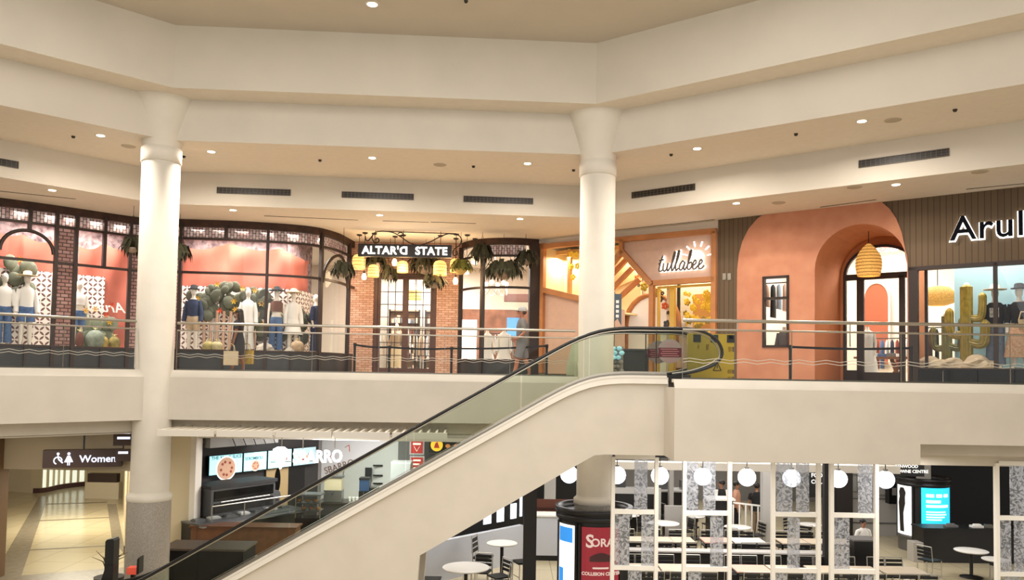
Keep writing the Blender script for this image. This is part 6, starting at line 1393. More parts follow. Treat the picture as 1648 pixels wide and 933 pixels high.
def pframe(pa, pb, panes, label, Y=YF):
    xa = at(pa, 830, Y).x; xb = at(pb, 830, Y).x; t = thing('partition_frame', label, 'partition', ((xa+xb)/2, Y, FL), group='cream partition frames'); h = (xb-xa)/2; H = zF[0]-FL; pw = .037
    for s_ in (-h, h): MB().bb(s_-pw, s_+pw, -.05, .05, 0, H).build('post', frm, t)
    for k, z in enumerate(zF): MB().bb(-h+pw, h-pw, -.04, .04, z-FL-.045, z-FL+.045).build('crossbar', frm, t)
    for c, p0, p1 in panes:
        x0 = at(p0, 870, Y).x-(xa+xb)/2; x1 = at(p1, 870, Y).x-(xa+xb)/2; x0 = max(x0, -h+pw); x1 = min(x1, h-pw)
        zt_, zb_ = (zF[c]-FL-.045, zF[c+1]-FL+.045) if c < 3 else (zF[3]-FL-.045, 0.0)
        MB().bb(x0, x1, -.008, .008, zb_, zt_).build('textured_pane', tex, t)
pframe(986, 1056, [(0, 1020, 1041), (1, 987, 1013), (1, 1032, 1053), (2, 1011, 1033), (3, 1030, 1050)], 'cream partition frame overlapping the crimson kiosk')
pframe(1101, 1174, [(0, 1104, 1123), (0, 1131, 1151), (1, 1143, 1164), (2, 1108, 1129)], 'cream partition frame second from the crimson kiosk')
pframe(1244, 1317, [(0, 1249, 1275), (0, 1281, 1302), (1, 1267, 1287), (2, 1248, 1266), (2, 1293, 1312)], 'cream partition frame with a globe lamp glowing behind its top panes')
pframe(1338, 1410, [(0, 1381, 1404), (1, 1342, 1367), (2, 1385, 1404)], 'cream partition frame before the cashier counter')
pframe(1604, 1680, [(0, 1626, 1650), (1, 1608, 1627), (1, 1632, 1655), (2, 1615, 1640)], 'cream partition frame cut off at the frame edge')
# ---- globe lamps
g_m = emis('globe_white', '#f4f7ff', 2.4)
for i, px in enumerate((916, 993, 1062, 1131, 1202, 1274, 1349, 1425)):
    p = at(px, 763+(px-916)*.017, 21.5); t = thing('globe_lamp', 'white globe pendant lamp, '+['beside the kiosk column, half behind the escalator', 'behind the first partition frame', 'between the first two frames', 'behind the second frame glass', 'hanging over the standing customers', 'behind the textured panes of the third frame', 'hidden by the fourth frame', 'before the grey panelled wall'][i], 'globe lamp', tuple(p), group='row of globe lamps')
    MB().ball((0, 0, 0), .235, 20).build('globe', g_m, t); MB().tube([(0, 0, .22), (0, 0, -1.4-p.z)], .012, 6).build('cord', black, t); MB().lathe([(.06, .2), (.06, .28)], n=12).build('cap', steel_d, t)
# ---- background shell
bk = mat('court_black', '#0e0d0e', .4); gy = mat('court_grey', '#8b8886', .6); gyl = mat('court_light_grey', '#b3b0ad', .6)
zz = lambda py, Y, px=1200: at(px, py, Y).z
X = lambda px, Y, py=820: at(px, py, Y).x
struct('wall_court_back', MB().bb(X(860, 36), X(1500, 36), 36, 36.2, FL, -1.36), gy)
struct('wall_court_black', MB().bb(X(1497, 31), 30, 31, 31.2, FL, -1.36), mat('court_black_wall', '#08080a', .5))
struct('wall_court_side', MB().wallp([(X(1497, 31), 31), (X(1440, 36.2), 36.2)], FL, -1.36, .1), bk)
struct('trim_16', MB().bb(X(985, 24), X(1444, 24), 23.8, 24.2, zz(757, 24), zz(745, 24)), mat('beam_white', '#cdc6ba', .6))
struct('wall_grey_panel', MB().bb(X(1366, 28.5), X(1450, 28.5), 28.5, 28.7, FL, -1.36), gyl)
for i, (a, b_, y) in enumerate([(1370, 1448, 803), (1370, 1448, 842)]): struct('trim_%d' % (17+i), MB().bb(X(a, 28.4), X(b_, 28.4), 28.46, 28.5, zz(y, 28.4, 1410)-.012, zz(y, 28.4, 1410)+.012), mat('seam_dark', '#55524f', .6))
t = thing('wall_bracket_mark', 'grey square bracket shaped mark on the light panelled wall', 'emblem', (X(1400, 28.4), 28.44, zz(780, 28.4, 1400)))
b = MB()
for x0, z0, x1, z1 in [(-.6, .35, -.4, .35), (-.4, .35, -.4, -.25), (-.6, -.25, -.4, -.25), (.1, -.35, .75, -.35), (.75, -.35, .75, .1), (-.25, .3, -.25, -.1), (-.25, -.1, 0, -.1)]: b.bar((x0, 0, z0), (x1, 0, z1), .02, .05, up=(0, 1, 0))
b.build('mark', mat('mark_grey', '#6f6c6a', .6), t)
t = thing('dark_doorway', 'tall dark doorway between the fourth frame posts', 'door', (X(1359, 28), 28.0, FL)); MB().bb(-.28, .28, -.03, .03, 0, zz(757, 28, 1359)-FL).build('door_leaf', mat('door_brown_black', '#1f1714', .4), t); MB().bb(-.34, -.28, -.05, .05, 0, zz(757, 28, 1359)-FL+.06).build('jamb', black, t)
struct('pillar_black', MB().bb(X(1327, 21), X(1334, 21), 21, 21.15, FL, -1.4), bk)
def bsign(px0, px1, y0, y1, Y, body, sz, label, lines=2):
    x0, x1 = X(px0, Y), X(px1, Y); z0, z1 = zz(y1, Y, px0), zz(y0, Y, px0); t = thing('black_wall_sign', label, 'sign', ((x0+x1)/2, Y, z0)); MB().bb(-(x1-x0)/2, (x1-x0)/2, 0, .08, 0, z1-z0).build('panel', bk, t)
    for i, l in enumerate(body): text('letters', l, sz, emis('letter_soft', '#e8e6e2', .9), t, (-(x1-x0)/2+.06, -.01, z1-z0-sz*(1.15+i*1.15)), ext=.004, off=.003)
    MB().bb(-.02, .02, .03, .06, z1-z0, -1.36-z0).build('hanger', black, t)
bsign(1302, 1326, 757, 800, 25, ['FOOD', 'COURT'], .17, 'black hanging board with FOOD COURT lettering behind the third frame')
bsign(1437, 1488, 744, 766, 25.3, ['KENWOOD', 'TOWNE CENTRE'], .135, 'black board with centre name lettering above the cyan kiosk')
t = thing('black_cabinet', 'black wall cabinet with a grey square beside the silhouette kiosk', 'cabinet', (X(1443, 27.8), 27.8, zz(811, 27.8, 1443))); MB().bb(-.25, .35, 0, .3, 0, 1.15).build('body', bk, t); MB().bb(-.15, .15, -.02, 0, .3, .55).build('panel', gy, t)
# black bar counter right
c0 = X(1486, 24.5); c1 = X(1612, 24.5); zt_ = zz(852, 24.5, 1520)
t = thing('bar_counter', 'long black bar counter behind the round tables at the far side', 'counter', ((c0+c1)/2, 24.8, FL)); h = (c1-c0)/2
MB().bb(-h, h+2, -.3, .3, 0, zt_-FL).build('front_panel', mat('counter_gloss', '#151314', .3), t); MB().bb(-h-.05, h+2, -.36, .36, zt_-FL, zt_-FL+.05).build('worktop', black, t); MB().bb(-h-.3, -h, -.3, .1, 0, zt_-FL-.4).build('end_post', mat('pillar_grey_m', '#a9a49c', .6), t)
for k, (px, lb) in enumerate([(1530, 'nearest the cyan kiosk'), (1572, 'in the middle of the counter'), (1590, 'toward the last frame')]): o = MB().bb(-.18, .18, -.1, .1, 0, .06).bb(-.1, .1, -.06, .06, .06, .1).build('tray_stack', [cloth_g, cloth_w, steel_d][k]); o.location = (X(px, 24.7), 24.7, zt_+.05); tag(o, 'low pile of trays on the black bar counter, '+lb, 'tray', 'trays on the bar counter')
# bright food counters far behind
t = thing('far_food_counter', 'dark food counter with lit strip behind the first partition frames', 'counter', (X(1035, 31), 31, FL)); w = X(1130, 31)-X(960, 31)
MB().bb(-w/2, w/2, -.4, .4, 0, 1.1).build('front_panel', bk, t); MB().bb(-w/2, w/2, -.45, .45, 1.1, 1.16).build('worktop', gyl, t); MB().bb(-w/2, w/2, .3, .35, 2.3, 3.0).build('menu_band', mat('menu_dark', '#242122', .5), t)
for k, (x, m) in enumerate([(-1.4, emis('menu_orange', '#d2702c', .9)), (-.6, emis('menu_bluish', '#7fb6cc', 1.1)), (.6, emis('menu_redish', '#b33a2c', .8)), (1.5, emis('menu_pale', '#e9e6df', 1))]): MB().bb(x-.25, x+.25, .25, .3, 2.45, 2.85).build('menu_panel', m, t)
for k in range(5): MB().bb(-1.8+.8*k, -1.5+.8*k, -.2, .2, 1.16, 1.5).build('equipment', [ssm, ssd][k % 2], t)
t = thing('grey_arch_partition', 'grey framed black partition panel behind the small round table', 'partition', (X(1022, 28.5), 28.5, FL)); w = X(1068, 28.5)-X(985, 28.5); hz = zz(785, 28.5, 1022)-FL
MB().bb(-w/2, w/2, 0, .05, 0, hz-.2).build('panel', bk, t); MB().bb(-w/2, w/2, -.03, .08, hz-.2, hz).build('top_rail', gyl, t); MB().bb(w/2-.15, w/2, -.03, .08, 0, hz-.2).build('post', gyl, t)
struct('wall_ramp', MB().bb(X(1070, 27), X(1102, 27), 27, 27.15, FL, zz(814, 27, 1085)), mat('ramp_grey', '#9a9692', .6))
struct('pillar_white_1', MB().bb(X(1077, 30), X(1084, 30), 30, 30.3, FL, -1.36), gyl); struct('pillar_white_2', MB().bb(X(1228, 26), X(1246, 26), 26, 26.3, FL, -1.36), gyl)
t = thing('ramp_railing', 'white metal railing before the standing customers', 'railing', (X(1205, 26.5), 26.5, FL)); w = X(1230, 26.5)-X(1180, 26.5); hz = zz(812, 26.5, 1205)-FL
MB().bar((-w/2, 0, hz+.06), (w/2, 0, hz-.04), .05).build('top_rail', cloth_w, t)
for k in range(6): MB().bar((-w/2+w*k/5, 0, 0), (-w/2+w*k/5, 0, hz), .04).build('baluster', cloth_w, t)
t = thing('service_counter', 'white edged service counter with cups before the customer in black', 'counter', (X(1158, 27.2), 27.2, FL)); w = X(1178, 27.2)-X(1140, 27.2); hz = zz(800, 27.2, 1158)-FL
MB().bb(-w/2, w/2, -.3, .3, 0, hz-.06).build('front_panel', bk, t); MB().bb(-w/2-.05, w/2+.05, -.35, .35, hz-.06, hz).build('worktop', cloth_w, t)
for x, lb in ((-.15, 'left'), (.25, 'right')): o = MB().lathe([(.05, 0), (.075, .26)], n=12).build('drink_cup', cloth_w); o.location = (X(1158, 27.2)+x, 27.1, FL+hz); tag(o, 'white drink cup on the service counter, '+lb+' of two', 'cup', 'cups on the service counter')
# ---- furniture
ply = mat('table_laminate', '#d8c6ae', .4, noise=.06, ns=3); pinkl = mat('table_laminate_pink', '#dcae9a', .4); tblw = mat('table_white', '#e8e4de', .35); chf = mat('chair_steel', '#c9c5be', .3, .9); chb = mat('chair_black', '#141314', .45)
def chair():
    t = thing('cafe_chair', 'x', 'chair', (0, 0, FL)); w = .22
    for sx_ in (-w, w):
        MB().tube([(sx_, -.2, 0), (sx_, -.19, .45)], .013, 6).build('leg', chf, t)
        MB().tube([(sx_, .24, 0), (sx_, .2, .45), (sx_, .25, .86)], .013, 6).build('leg', chf, t)
    MB().bb(-w, w, -.22, .22, .44, .475).build('seat', chb, t); MB().tube([(-w, .25, .86), (w, .25, .86)], .014, 6).build('top_rail', chf, t)
    b = MB()
    for z in (.58, .68, .78): b.box((0, .225+(z-.5)*.07, z), (2*w-.02, .015, .07))
    b.build('backrest', chb, t); MB().tube([(-w, -.2, .2), (w, -.2, .2)], .009, 5).build('stretcher', chf, t); return t
CH0 = chair(); used = [False]
def put_chair(x, y, rz, label, group='steel framed chairs in the food court', z=FL, s=1):
    if not used[0]: used[0] = True; c = CH0; c.location = (x, y, z); c.rotation_euler = (0, 0, rz); c['label'] = label; c['group'] = group
    else: c = dup(CH0, (x, y, z), rz, label, group)
    if s != 1: c.scale = (1, 1, s)
    return c
def rect_table(px, py, wp, label, m=ply, grp='rectangular tables'):
    p = atz(px, py, FL+.75); w = wp*p.y/F_PX; t = thing('rectangular_table', label, 'table', (p.x, p.y, FL), group=grp)
    MB().bb(-w/2, w/2, -.38, .38, .72, .75).build('tabletop', m, t); MB().bb(-w/2-.01, w/2+.01, -.39, .39, .70, .72).build('edge', black, t)
    for sx_ in (-w/2+.12, w/2-.12):
        MB().tube([(sx_, 0, .03), (sx_, 0, .7)], .03, 8).build('leg', black, t); MB().box((sx_, 0, .015), (.06, .55, .03)).build('foot', black, t)
    return p, w
def round_table(px, py, wp, label, hgt=.75, grp='round tables'):
    p = atz(px, py, FL+hgt); r = wp/2*p.y/F_PX; t = thing('round_table', label, 'table', (p.x, p.y, FL), group=grp)
    MB().lathe([(.02, hgt-.035), (r-.02, hgt-.035), (r, hgt-.02), (r, hgt-.005), (r-.01, hgt), (.02, hgt)], n=36).build('tabletop', tblw, t); MB().lathe([(.045, .03), (.045, hgt-.04)], n=12).build('pedestal', chb, t); MB().lathe([(.3, 0), (.29, .02), (.06, .05)], n=24).build('base', chb, t); return p, r
rows = [('front row', 912, [(1030, 58, ply), (1082, 40, ply), (1126, 44, ply), (1208, 56, pinkl), (1262, 46, ply), (1330, 56, ply), (1386, 50, ply), (1450, 66, ply)]),
        ('back row', 867, [(1016, 44, ply), (1060, 40, ply), (1098, 34, ply), (1152, 44, pinkl), (1203, 50, tblw), (1274, 42, ply), (1316, 38, ply), (1352, 30, ply)])]
desc = ['behind the kiosk edge', 'behind the first frame', 'between the first frames', 'behind the second frame', 'in the gap after the second frame', 'behind the third frame', 'beside the black pillar', 'toward the cashier']
for rn, py, L_ in rows:
    for k, (px, wp, m) in enumerate(L_):
        p, w = rect_table(px, py+(px-1030)*.012, wp, ('pink' if m is pinkl else 'white' if m is tblw else 'beige')+' topped rectangular table in the '+rn+', '+desc[k], m, 'rectangular tables in the '+rn)
        for q in ((-w*.22, w*.24) if w > .85 else (0,)):
            lr = '' if q == 0 else (', left' if q < 0 else ', right')
            put_chair(p.x+q, p.y-.62, PI, 'black chair, near side of %s table %s%s' % (rn, desc[k], lr)); put_chair(p.x+q, p.y+.66, 0, 'black chair, far side of %s table %s%s' % (rn, desc[k], lr))
# rows of chairs nearer than the front row
x0 = X(995, 22); x1 = X(1330, 22); zl = at(1160, 886, 22).z
t = thing('half_wall', 'long black half wall with a pale ledge between the two table rows', 'partition', ((x0+x1)/2, 22.05, FL)); h = (x1-x0)/2; MB().bb(-h, h, -.06, .06, 0, zl-FL-.04).build('panel', bk, t); MB().bb(-h, h, -.2, .2, zl-FL-.04, zl-FL).build('ledge', mat('ledge_pale', '#c9c4c0', .25), t)
for px, py, wp, lb in [(1030, 816, 36, 'small white round table before the grey framed partition'), (1068, 841, 50, 'white round table behind the first gap'), (1187, 847, 42, 'white round table in the gap before the ramp railing'), (1120, 830, 30, 'white round table behind the second frame'), (1012, 828, 34, 'white round table half behind the first frame'), (1303, 843, 36, 'white round table behind the third frame')]:
    p, r = round_table(px, py, wp, lb, grp='round tables behind the rows')
    for a, w_ in ((.3, 'near'), (2.2, 'far'), (4.2, 'third')): put_chair(p.x+math.cos(a)*(r+.25), p.y+math.sin(a)*(r+.25), a-PI/2, 'black chair at the '+lb+', '+w_+' side', 'chairs at the round tables')
# right hand round tables by the bar
for px, py, wp, lb in [(1563, 885, 50, 'white round table before the black bar counter'), (1602, 899, 40, 'white round table half behind the last frame')]:
    p, r = round_table(px, py, wp, lb, grp='round tables by the bar')
    if px == 1563: put_chair(X(1540, 21.4), p.y+.05, PI/2+.5, 'black chair with pale steel frame, left of the round table by the bar counter', 'chairs by the bar')
    put_chair(p.x+.55, p.y-.35, -PI/2-.5, 'pale framed chair right of the '+lb, 'chairs by the bar')
p, r = round_table(750, 912, 75, 'large white round table under the escalator', grp='tables under the escalator')
for dx, dy, a, lb in [(-.82, -.05, PI/2, 'left of the large round table by the beige wall'), (.35, .8, -.2, 'behind the large round table'), (.8, .35, -1.0, 'right of the large round table, farther one'), (.85, -.25, -1.5, 'right of the large round table, nearer one')]:
    put_chair(p.x+dx, p.y+dy, a, 'black slat chair '+lb, 'chairs under the escalator')
p, r = round_table(808, 873, 49, 'small white high table under the escalator', 1.07, 'tables under the escalator')
put_chair(p.x+.55, p.y-.1, -PI/2+.4, 'tall black stool with steel legs beside the small high table', 'stools under the escalator', s=1.35); put_chair(p.x-.5, p.y+.35, PI/2-.3, 'tall black stool behind the small high table', 'stools under the escalator', s=1.35)
# grey low wall, lit menu band, black post, white counter under the escalator
pale = mat('pale_blue_white', '#c3c6cf', .5)
q0 = at(680, 880, 20.6); q1 = at(842, 845, 23.8); zt_ = q0.z
struct('wall_low_court', MB().wallp([(q0.x-.6, q0.y-.4), (q1.x, q1.y)], FL, zt_, .15), pale)
r0 = at(740, 862, 23.5); r1 = at(842, 835, 25.5); u = V((r1.x-r0.x, r1.y-r0.y, 0)); L_ = u.length
t = thing('menu_band', 'black sloping menu band with three lit panels above the low pale wall', 'menu board', (r0.x, r0.y, r0.z), math.atan2(u.y, u.x)); MB().bb(-1.0, L_, 0, .1, -.05, 1.6).build('board', bk, t)
for px, py, w, h in [(784, 833, .32, .36), (805, 828, .3, .42), (826, 822, .26, .46), (838, 815, .1, .6)]:
    a = onv(px, py, (r0.x, r0.y), (r1.x, r1.y)); x = math.hypot(a.x-r0.x, a.y-r0.y); MB().bb(x-w/2, x+w/2, -.02, 0, a.z-r0.z-h/2, a.z-r0.z+h/2).build('lit_panel', emis('panel_bluewhite', '#e3efff', 1.6), t)
MB().bb(-1.0, L_, .02, .08, -1.6, -.05).build('support', pale, t)
struct('pillar_black_2', MB().bb(X(843, 19.6), X(864, 19.6), 19.6, 19.9, FL, -1.5), mat('pillar_black_m', '#15100f', .5))
c = at(880, 832, 23.8); t = thing('white_counter', 'white counter with dark foot between the black pillar and the kiosk', 'counter', (c.x, 24.0, FL)); MB().bb(-.4, 1.2, -.1, .5, .15, c.z-FL).build('front_panel', pale, t); MB().bb(-.4, 1.2, -.08, .5, 0, .15).build('plinth', bk, t); MB().bb(-.42, 1.22, -.14, .55, c.z-FL, c.z-FL+.04).build('worktop', cloth_w, t)
c2 = at(882, 815, 24.8); t = thing('wood_booth', 'brown wooden booth front above the white counter', 'booth', (c2.x, 24.9, FL)); MB().bb(-.45, 1.0, 0, .1, 0, c2.z-FL+.2).build('front_panel', mat('booth_wood', '#5a2c1c', .5), t); MB().bb(-.45, 1.0, -.02, .12, c2.z-FL-.1, c2.z-FL-.05).build('rail', mat('booth_dark', '#3a1c12', .5), t)
struct('pillar_white_3', MB().bb(X(876, 27), X(894, 27), 27, 27.3, FL, -1.36), gyl)
struct('wall_court_dark', MB().bb(X(830, 29), X(930, 29), 29, 29.2, FL, -1.36), bk)
# cashier counter
zc_ = zz(867, 22.0, 1387); t = thing('cashier_counter', 'dark cashier counter behind the fourth partition frame', 'counter', (X(1387, 22.1), 22.1, FL)); MB().bb(-.29, .29, -.2, .3, 0, zc_-FL-.04).build('front_panel', bk, t); MB().bb(-.33, .33, -.25, .35, zc_-FL-.04, zc_-FL).build('worktop', cloth_g, t)
# ================================================================== people
skin_t = mat('skin_tan', '#a9775c', .6); skin_b = mat('skin_brown', '#7d5038', .6); hair_k = mat('hair_black', '#140f0e', .5)
def figure(label, loc, rz, top, legs, hair, skin=skin_t, H=1.7, stride=.25, cap=None, dress=False, longhair=False, shorts=False, arms=None, face=True, lean=0.0):
    """facing local -Y"""
    t = thing('person', label, 'person', loc, rz); k = H/1.75
    me = bpy.data.meshes.new('body'); bm = bmesh.new(); sl = bm.verts.layers.skin.verify()
    def vtx(p, r, r2=None): v = bm.verts.new((p[0]*k, p[1]*k, p[2]*k)); v[sl].radius = (r*k, (r2 or r)*k); return v
    pel = vtx((0, 0, .95), .13, .1); pel[sl].use_root = True
    def chain(a, pts):
        for p, r in pts: b = vtx(p, *(r if isinstance(r, tuple) else (r,))); bm.edges.new((a, b)); a = b
        return a
    wa = chain(pel, [((0, -.01, 1.12), (.115, .085))]); ch = chain(wa, [((0, 0, 1.32), (.14, .095))]); nb = chain(ch, [((0, 0, 1.44), (.09, .075)), ((0, 0, 1.5), .05), ((0, -.02, 1.56), .05)])
    chain(nb, [((0, -.02, 1.62), (.07, .08)), ((0, -.02, 1.68), (.075, .092)), ((0, -.01, 1.73), (.055, .07))])
    A_ = arms or {-1: [(-.21, .0, 1.4), (-.25, .05, 1.14), (-.25, -.06, .9), (-.25, -.1, .8)], 1: [(.21, 0, 1.4), (.25, -.04, 1.14), (.25, -.16, .93), (.25, -.22, .85)]}
    hands = []
    for s_ in (-1, 1):
        P_ = A_[s_]; chain(ch, [(P_[0], .055), (P_[1], .042), (P_[2], .032), (P_[3], (.035, .02))]); hands.append(V(P_[3]))
    for s_ in (-1, 1):
        y = s_*stride; chain(pel, [((s_*.09, 0, .86), .095), ((s_*.1, -y*.45-.02, .5), .062), ((s_*.1, -y*.7+(.04 if y < 0 else 0), .28), .055), ((s_*.1, -y, .09), .036), ((s_*.1, -y-.12, .035), (.036, .028)), ((s_*.1, -y-.19, .03), .025)])
    bm.to_mesh(me); bm.free(); me.materials.append(skin); bo = bpy.data.objects.new('body', me); COL.objects.link(bo); bo.parent = t
    m1_ = bo.modifiers.new('skin', 'SKIN'); m1_.use_smooth_shade = True; m2_ = bo.modifiers.new('sub', 'SUBSURF'); m2_.levels = m2_.render_levels = 2
    S_ = lambda P: [(x*k, y*k, z*k) for x, y, z in P]
    f = MB()
    for hp, s_ in zip(hands, (-1, 1)):
        for j in range(4): x = hp.x+(-.015+.0), ; f.tube(S_([(hp.x, hp.y-.03+.018*j, hp.z-.0), (hp.x, hp.y-.035+.019*j, hp.z-.045), (hp.x-s_*.012, hp.y-.035+.019*j, hp.z-.085+.008*abs(j-1.5))]), [.009*k, .008*k, .006*k], 6)
        f.tube(S_([(hp.x, hp.y-.03, hp.z+.03), (hp.x-s_*.01, hp.y-.06, hp.z-.005), (hp.x-s_*.012, hp.y-.065, hp.z-.035)]), [.011*k, .009*k, .007*k], 6)
    f.build('fingers', skin, t)
    if face:
        f = MB(); f.ball(S_([(0, -.125, 1.655)])[0], .017*k, 8, (.8, 1.2, 1.3)); f.build('nose', skin, t)
        for s_ in (-1, 1): MB().ball(S_([(s_*.032, -.1, 1.68)])[0], .012*k, 8).build('eye', hair_k, t); MB().ball(S_([(s_*.085, -.01, 1.665)])[0], .024*k, 8, (.4, .8, 1.2)).build('ear', skin, t)
        MB().ball(S_([(0, -.103, 1.615)])[0], .02*k, 8, (1.2, .4, .35)).build('mouth', mat('lips', '#8a4a40', .5), t)
    c = MB(); zb = .45 if dress else .88
    if dress: c.loft([(0, 0, .52*k, .25*k, .2*k), (0, 0, .75*k, .23*k, .18*k), (0, 0, .95*k, .2*k, .16*k), (0, -.01*k, 1.12*k, .16*k, .13*k), (0, 0, 1.3*k, .185*k, .14*k), (0, 0, 1.42*k, .16*k, .12*k), (0, 0, 1.49*k, .08*k, .08*k)], 20)
    else: c.loft([(0, 0, .84*k, .2*k, .155*k), (0, 0, .95*k, .2*k, .155*k), (0, -.01*k, 1.12*k, .175*k, .14*k), (0, 0, 1.3*k, .2*k, .15*k), (0, 0, 1.42*k, .17*k, .125*k), (0, 0, 1.5*k, .085*k, .085*k)], 20)
    for s_ in (-1, 1):
        P_ = A_[s_]; a0_ = V(P_[0]); a1_ = V(P_[1]); c.tube(S_([tuple(a0_*.75+V((0, 0, 1.42*.25))), tuple(a0_), tuple(a0_*.35+a1_*.65+V((s_*.005, 0, 0)))]), [.075*k, .07*k, .068*k], 12)
    c.build('dress' if dress else 'shirt', top, t)
    if not dress:
        c = MB(); c.loft([(0, 0, .8*k, .19*k, .14*k), (0, 0, .92*k, .195*k, .15*k), (0, 0, 1.0*k, .17*k, .13*k)], 20)
        for s_ in (-1, 1):
            y = s_*stride; pts = [(s_*.09, 0, .88), (s_*.1, -y*.4-.02, .54)]+([] if shorts else [(s_*.1, -y*.7+(.04 if y < 0 else 0), .28), (s_*.1, -y, .1)])
            if shorts: pts[1] = (s_*.11, -y*.42-.01, .5)
            c.tube(S_(pts), [.12*k, .105*k]+([] if shorts else [.08*k, .075*k]), 12)
        c.build('shorts' if shorts else 'trousers', legs, t)
    for s_ in (-1, 1):
        y = s_*stride; MB().ball(S_([(s_*.1, -y-.08, .045)])[0], .06*k, 10, (.75, 2.1, .75)).build('shoe', cloth_k if not shorts else cloth_g, t)
    h_ = MB()
    if cap: h_.loft([(0, -.0, 1.69*k, .1*k, .115*k), (0, -.0, 1.74*k, .1*k, .115*k), (0, 0, 1.79*k, .08*k, .09*k), (0, 0, 1.82*k, .03*k, .03*k)], 16); h_.loft([(0, -.13*k, 1.7*k, .07*k, .1*k), (0, -.13*k, 1.712*k, .07*k, .1*k)], 12); h_.build('cap', cap, t); MB().ball(S_([(0, .03, 1.67)])[0], .088*k, 12, (1, .9, .8)).build('hair', hair, t)
    else:
        h_.ball(S_([(0, .015, 1.71)])[0], .1*k, 14, (1, 1.1, .95))
        if longhair: h_.loft([(0, .05*k, 1.12*k, .11*k, .035*k), (0, .07*k, 1.2*k, .15*k, .06*k), (0, .08*k, 1.4*k, .13*k, .07*k), (0, .055*k, 1.55*k, .11*k, .085*k), (0, .04*k, 1.68*k, .1*k, .085*k), (0, .03*k, 1.76*k, .07*k, .07*k)], 16)
        h_.build('hair', hair, t)
    return t
Yw = 20.9; p = at(383, 560, Yw)
figure('woman in black knee length dress with long dark hair walking past the cactus window', (p.x, Yw, 0), -PI/2-.0, mat('dress_charcoal', '#1e1b20', .8), None, hair_k, skin_b, H=1.62, stride=.12, dress=True, longhair=True,
    arms={-1: [(-.19, 0, 1.4), (-.23, -.02, 1.14), (-.24, -.1, .9), (-.24, -.12, .82)], 1: [(.19, 0, 1.4), (.23, .02, 1.14), (.24, -.04, .9), (.24, -.06, .8)]})
def bag(label, x, y, z, w, h, d, m, rz):
    t = thing('shopping_bag', label, 'bag', (x, y, z), rz, 'shopping bags carried by the woman'); MB().bb(-w/2, w/2, -d/2, d/2, 0, h).build('sack', m, t)
    for s_ in (-d/2, d/2): MB().tube([(-w*.25, s_, h), (-w*.2, s_*.5, h+.14), (0, 0, h+.19), (w*.2, s_*.5, h+.14), (w*.25, s_, h)], .008, 5).build('handle', m, t)
bag('beige paper shopping bag in the near hand of the woman in black', p.x-.07, Yw-.3, .2, .34, .36, .13, mat('bag_beige', '#b8a88e', .8), .1); bag('mustard patterned shopping bag behind the woman in black', p.x+.14, Yw+.27, .24, .34, .36, .13, mat('bag_mustard', '#a58a3e', .8, noise=.5, ns=30), -.1)
Ym = 21.1; p = at(840, 560, Ym)
figure('man in grey cap, grey tee and grey shorts walking past the drum window', (p.x, Ym, 0), -PI/2, mat('tee_grey', '#6c6a68', .9), mat('shorts_grey', '#77777a', .9, noise=.15, ns=8), mat('hair_grey', '#4a4038', .8), mat('skin_ruddy', '#a8705a', .6), H=1.80, stride=.2, cap=mat('cap_grey', '#a3a19e', .8), shorts=True,
    arms={-1: [(-.22, 0, 1.4), (-.26, .04, 1.14), (-.24, -.14, 1.02), (-.22, -.22, .99)], 1: [(.22, 0, 1.4), (.26, .05, 1.13), (.23, -.12, .98), (.2, -.2, .97)]})
figure('customer in black top standing behind the service counter cups', (X(1161, 28.6), 28.6, FL), -PI/2, cloth_k, cloth_k, hair_k, H=1.78, stride=.05)
figure('customer in peach shirt standing left of the hanging globe lamp', (X(1185, 28.8), 28.8, FL), PI/2-.4, mat('shirt_peach', '#d09a80', .9), cloth_k, hair_k, H=1.72, stride=.06)
figure('customer in black jacket and khaki trousers standing right of the globe lamp', (X(1218, 28.2), 28.2, FL), PI-.3, cloth_k, mat('khaki', '#8a7358', .9), hair_k, H=1.75, stride=.06)
figure('cashier in white top with black hair behind the dark counter', (X(1389, 22.9), 22.9, FL), .3, cloth_w, cloth_k, hair_k, H=1.5, stride=.03)
# ================================================================== light
w = bpy.data.worlds.new('world'); S.world = w; w.use_nodes = True
bg = w.node_tree.nodes['Background']; bg.inputs[0].default_value = (1, .965, .93, 1); bg.inputs[1].default_value = .88
area('atrium_fill', (-2, 8, 7.6), 14, 1350, (1, .97, .93), sy=12)  # broad overhead light added for general brightness, no fixture there
area('mall_fill', (0, 1, 5.5), 12, 750, (1, .97, .93), rot=(math.radians(60), 0, 0), sy=6)
for i, p in enumerate(L2): area('downlight_lamp', (p.x, p.y, p.z-.03), .25, 110, (1, .92, .82), spread=2.9)
for i, p in enumerate(L4): area('downlight_lamp', (p.x, p.y, p.z-.03), .25, 50, (1, .88, .72), spread=2.8)
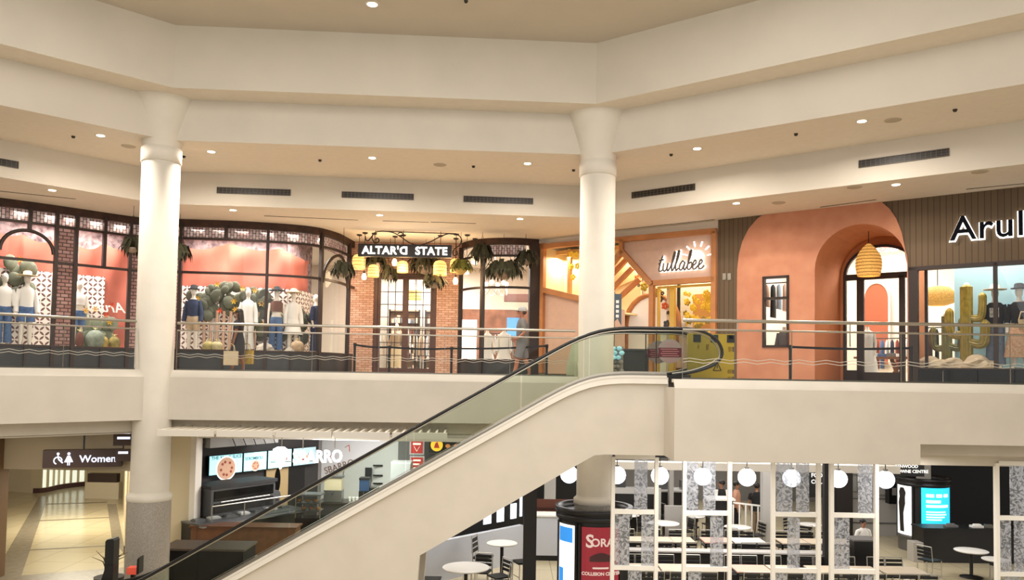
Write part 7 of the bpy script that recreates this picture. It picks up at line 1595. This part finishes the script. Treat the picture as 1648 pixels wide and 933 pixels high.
# unseen lights inside the shops
for px in (20, 70, 100, 140, 180, 310, 345, 380, 420, 460, 500):
    r = onpath(px, offs(AS, .75)); area('window_lamp', (r[1].x, r[1].y, 4.2), .8, 60, (1, .93, .86), spread=2.8)
area('shop_light', (-3.6, 28.6, 4.3), 1.5, 260, (1, .96, .9)); area('shop_light', (-3.6, 31, 4.3), 3, 420, (1, .95, .9)); area('shop_light', (-.5, 28.6, 4.3), 2, 240, (1, .95, .9))  # first one added behind the doors to brighten the dim entrance
point('lantern_light', (at(650, 425, 25).x, 25.0, 3.2), 90, (1, .7, .4), .3); point('lantern_light', (at(720, 430, 25).x, 25.6, 3.1), 70, (1, .7, .4), .3); point('lantern_light', (at(590, 430, 25).x, 25.6, 3.1), 70, (1, .7, .4), .3)
for px, d, e in ((905, .7, 60), (1020, .9, 60), (1100, 1.0, 90)):
    q = rw(rl(px, 500, d)[0], d, 3.9); area('shop_light', q, .5, e, (1, .82, .55))
q = rw(rl(1250, 500, 2.5)[0], 2.5, 4.3); area('shop_light', q, 2.0, 220, (1, .94, .86))
q = rw(rl(1400, 500, 4.2)[0], 4.2, 4.3); area('shop_light', q, 2.5, 300, (1, .94, .86))
for px in (1500, 1560, 1610, 1660): q = rw(rl(px, 500, .7)[0], .7, 4.2); area('window_lamp', q, .5, 50, (1, .95, .88))
q = rw(rl(1520, 500, 3.5)[0], 3.5, 4.3); area('shop_light', q, 2.0, 200, (1, .95, .9))
q = rw(pp[0], .9, pp[1]); point('pendant_light', q, 25, (1, .72, .4), .2)
for x, y, e, sz in ((6, 20, 260, 3), (4, 25, 320, 4), (9, 25, 260, 4), (-.5, 22, 160, 2), (7, 31, 260, 4), (13, 23, 120, 2)): area('court_lamp', (x, y, -1.45), sz, e*.68, (1, .97, .93))
area('corridor_fill', (-14.5, 28, -2.5), 3, 300, (1, .93, .75)); area('corridor_fill', (-11.8, 22.8, -2.5), 1.5, 80, (1, .93, .75)); area('corridor_fill', (-11, 18.6, -1.6), 2, 60, (1, .93, .8)); area('pizza_lamp', (-5.5, 27, -1.5), 3, 380, (1, .97, .93)); area('pizza_lamp', (-5, 22.5, -1.5), 2, 120, (1, .97, .93))  # corridor lights are added, to lift the dark bulkhead and passage
for x in (4, 8, 12): area('landing_fill', (x, 15.7, -1.45), 1.0, 45, (1, .97, .93))  # added under the landing to brighten the partition frames
area('island_lamp', (-5, 25.5, -2.0), 2, 120, (1, .97, .93))
S.view_settings.view_transform = 'Standard'; S.view_settings.look = 'None'; S.view_settings.exposure = 0.0
S.cycles.max_bounces = 7; S.cycles.transparent_max_bounces = 24; S.cycles.diffuse_bounces = 3; S.cycles.glossy_bounces = 3
S.cycles.caustics_reflective = False; S.cycles.caustics_refractive = False; S.cycles.sample_clamp_indirect = 4
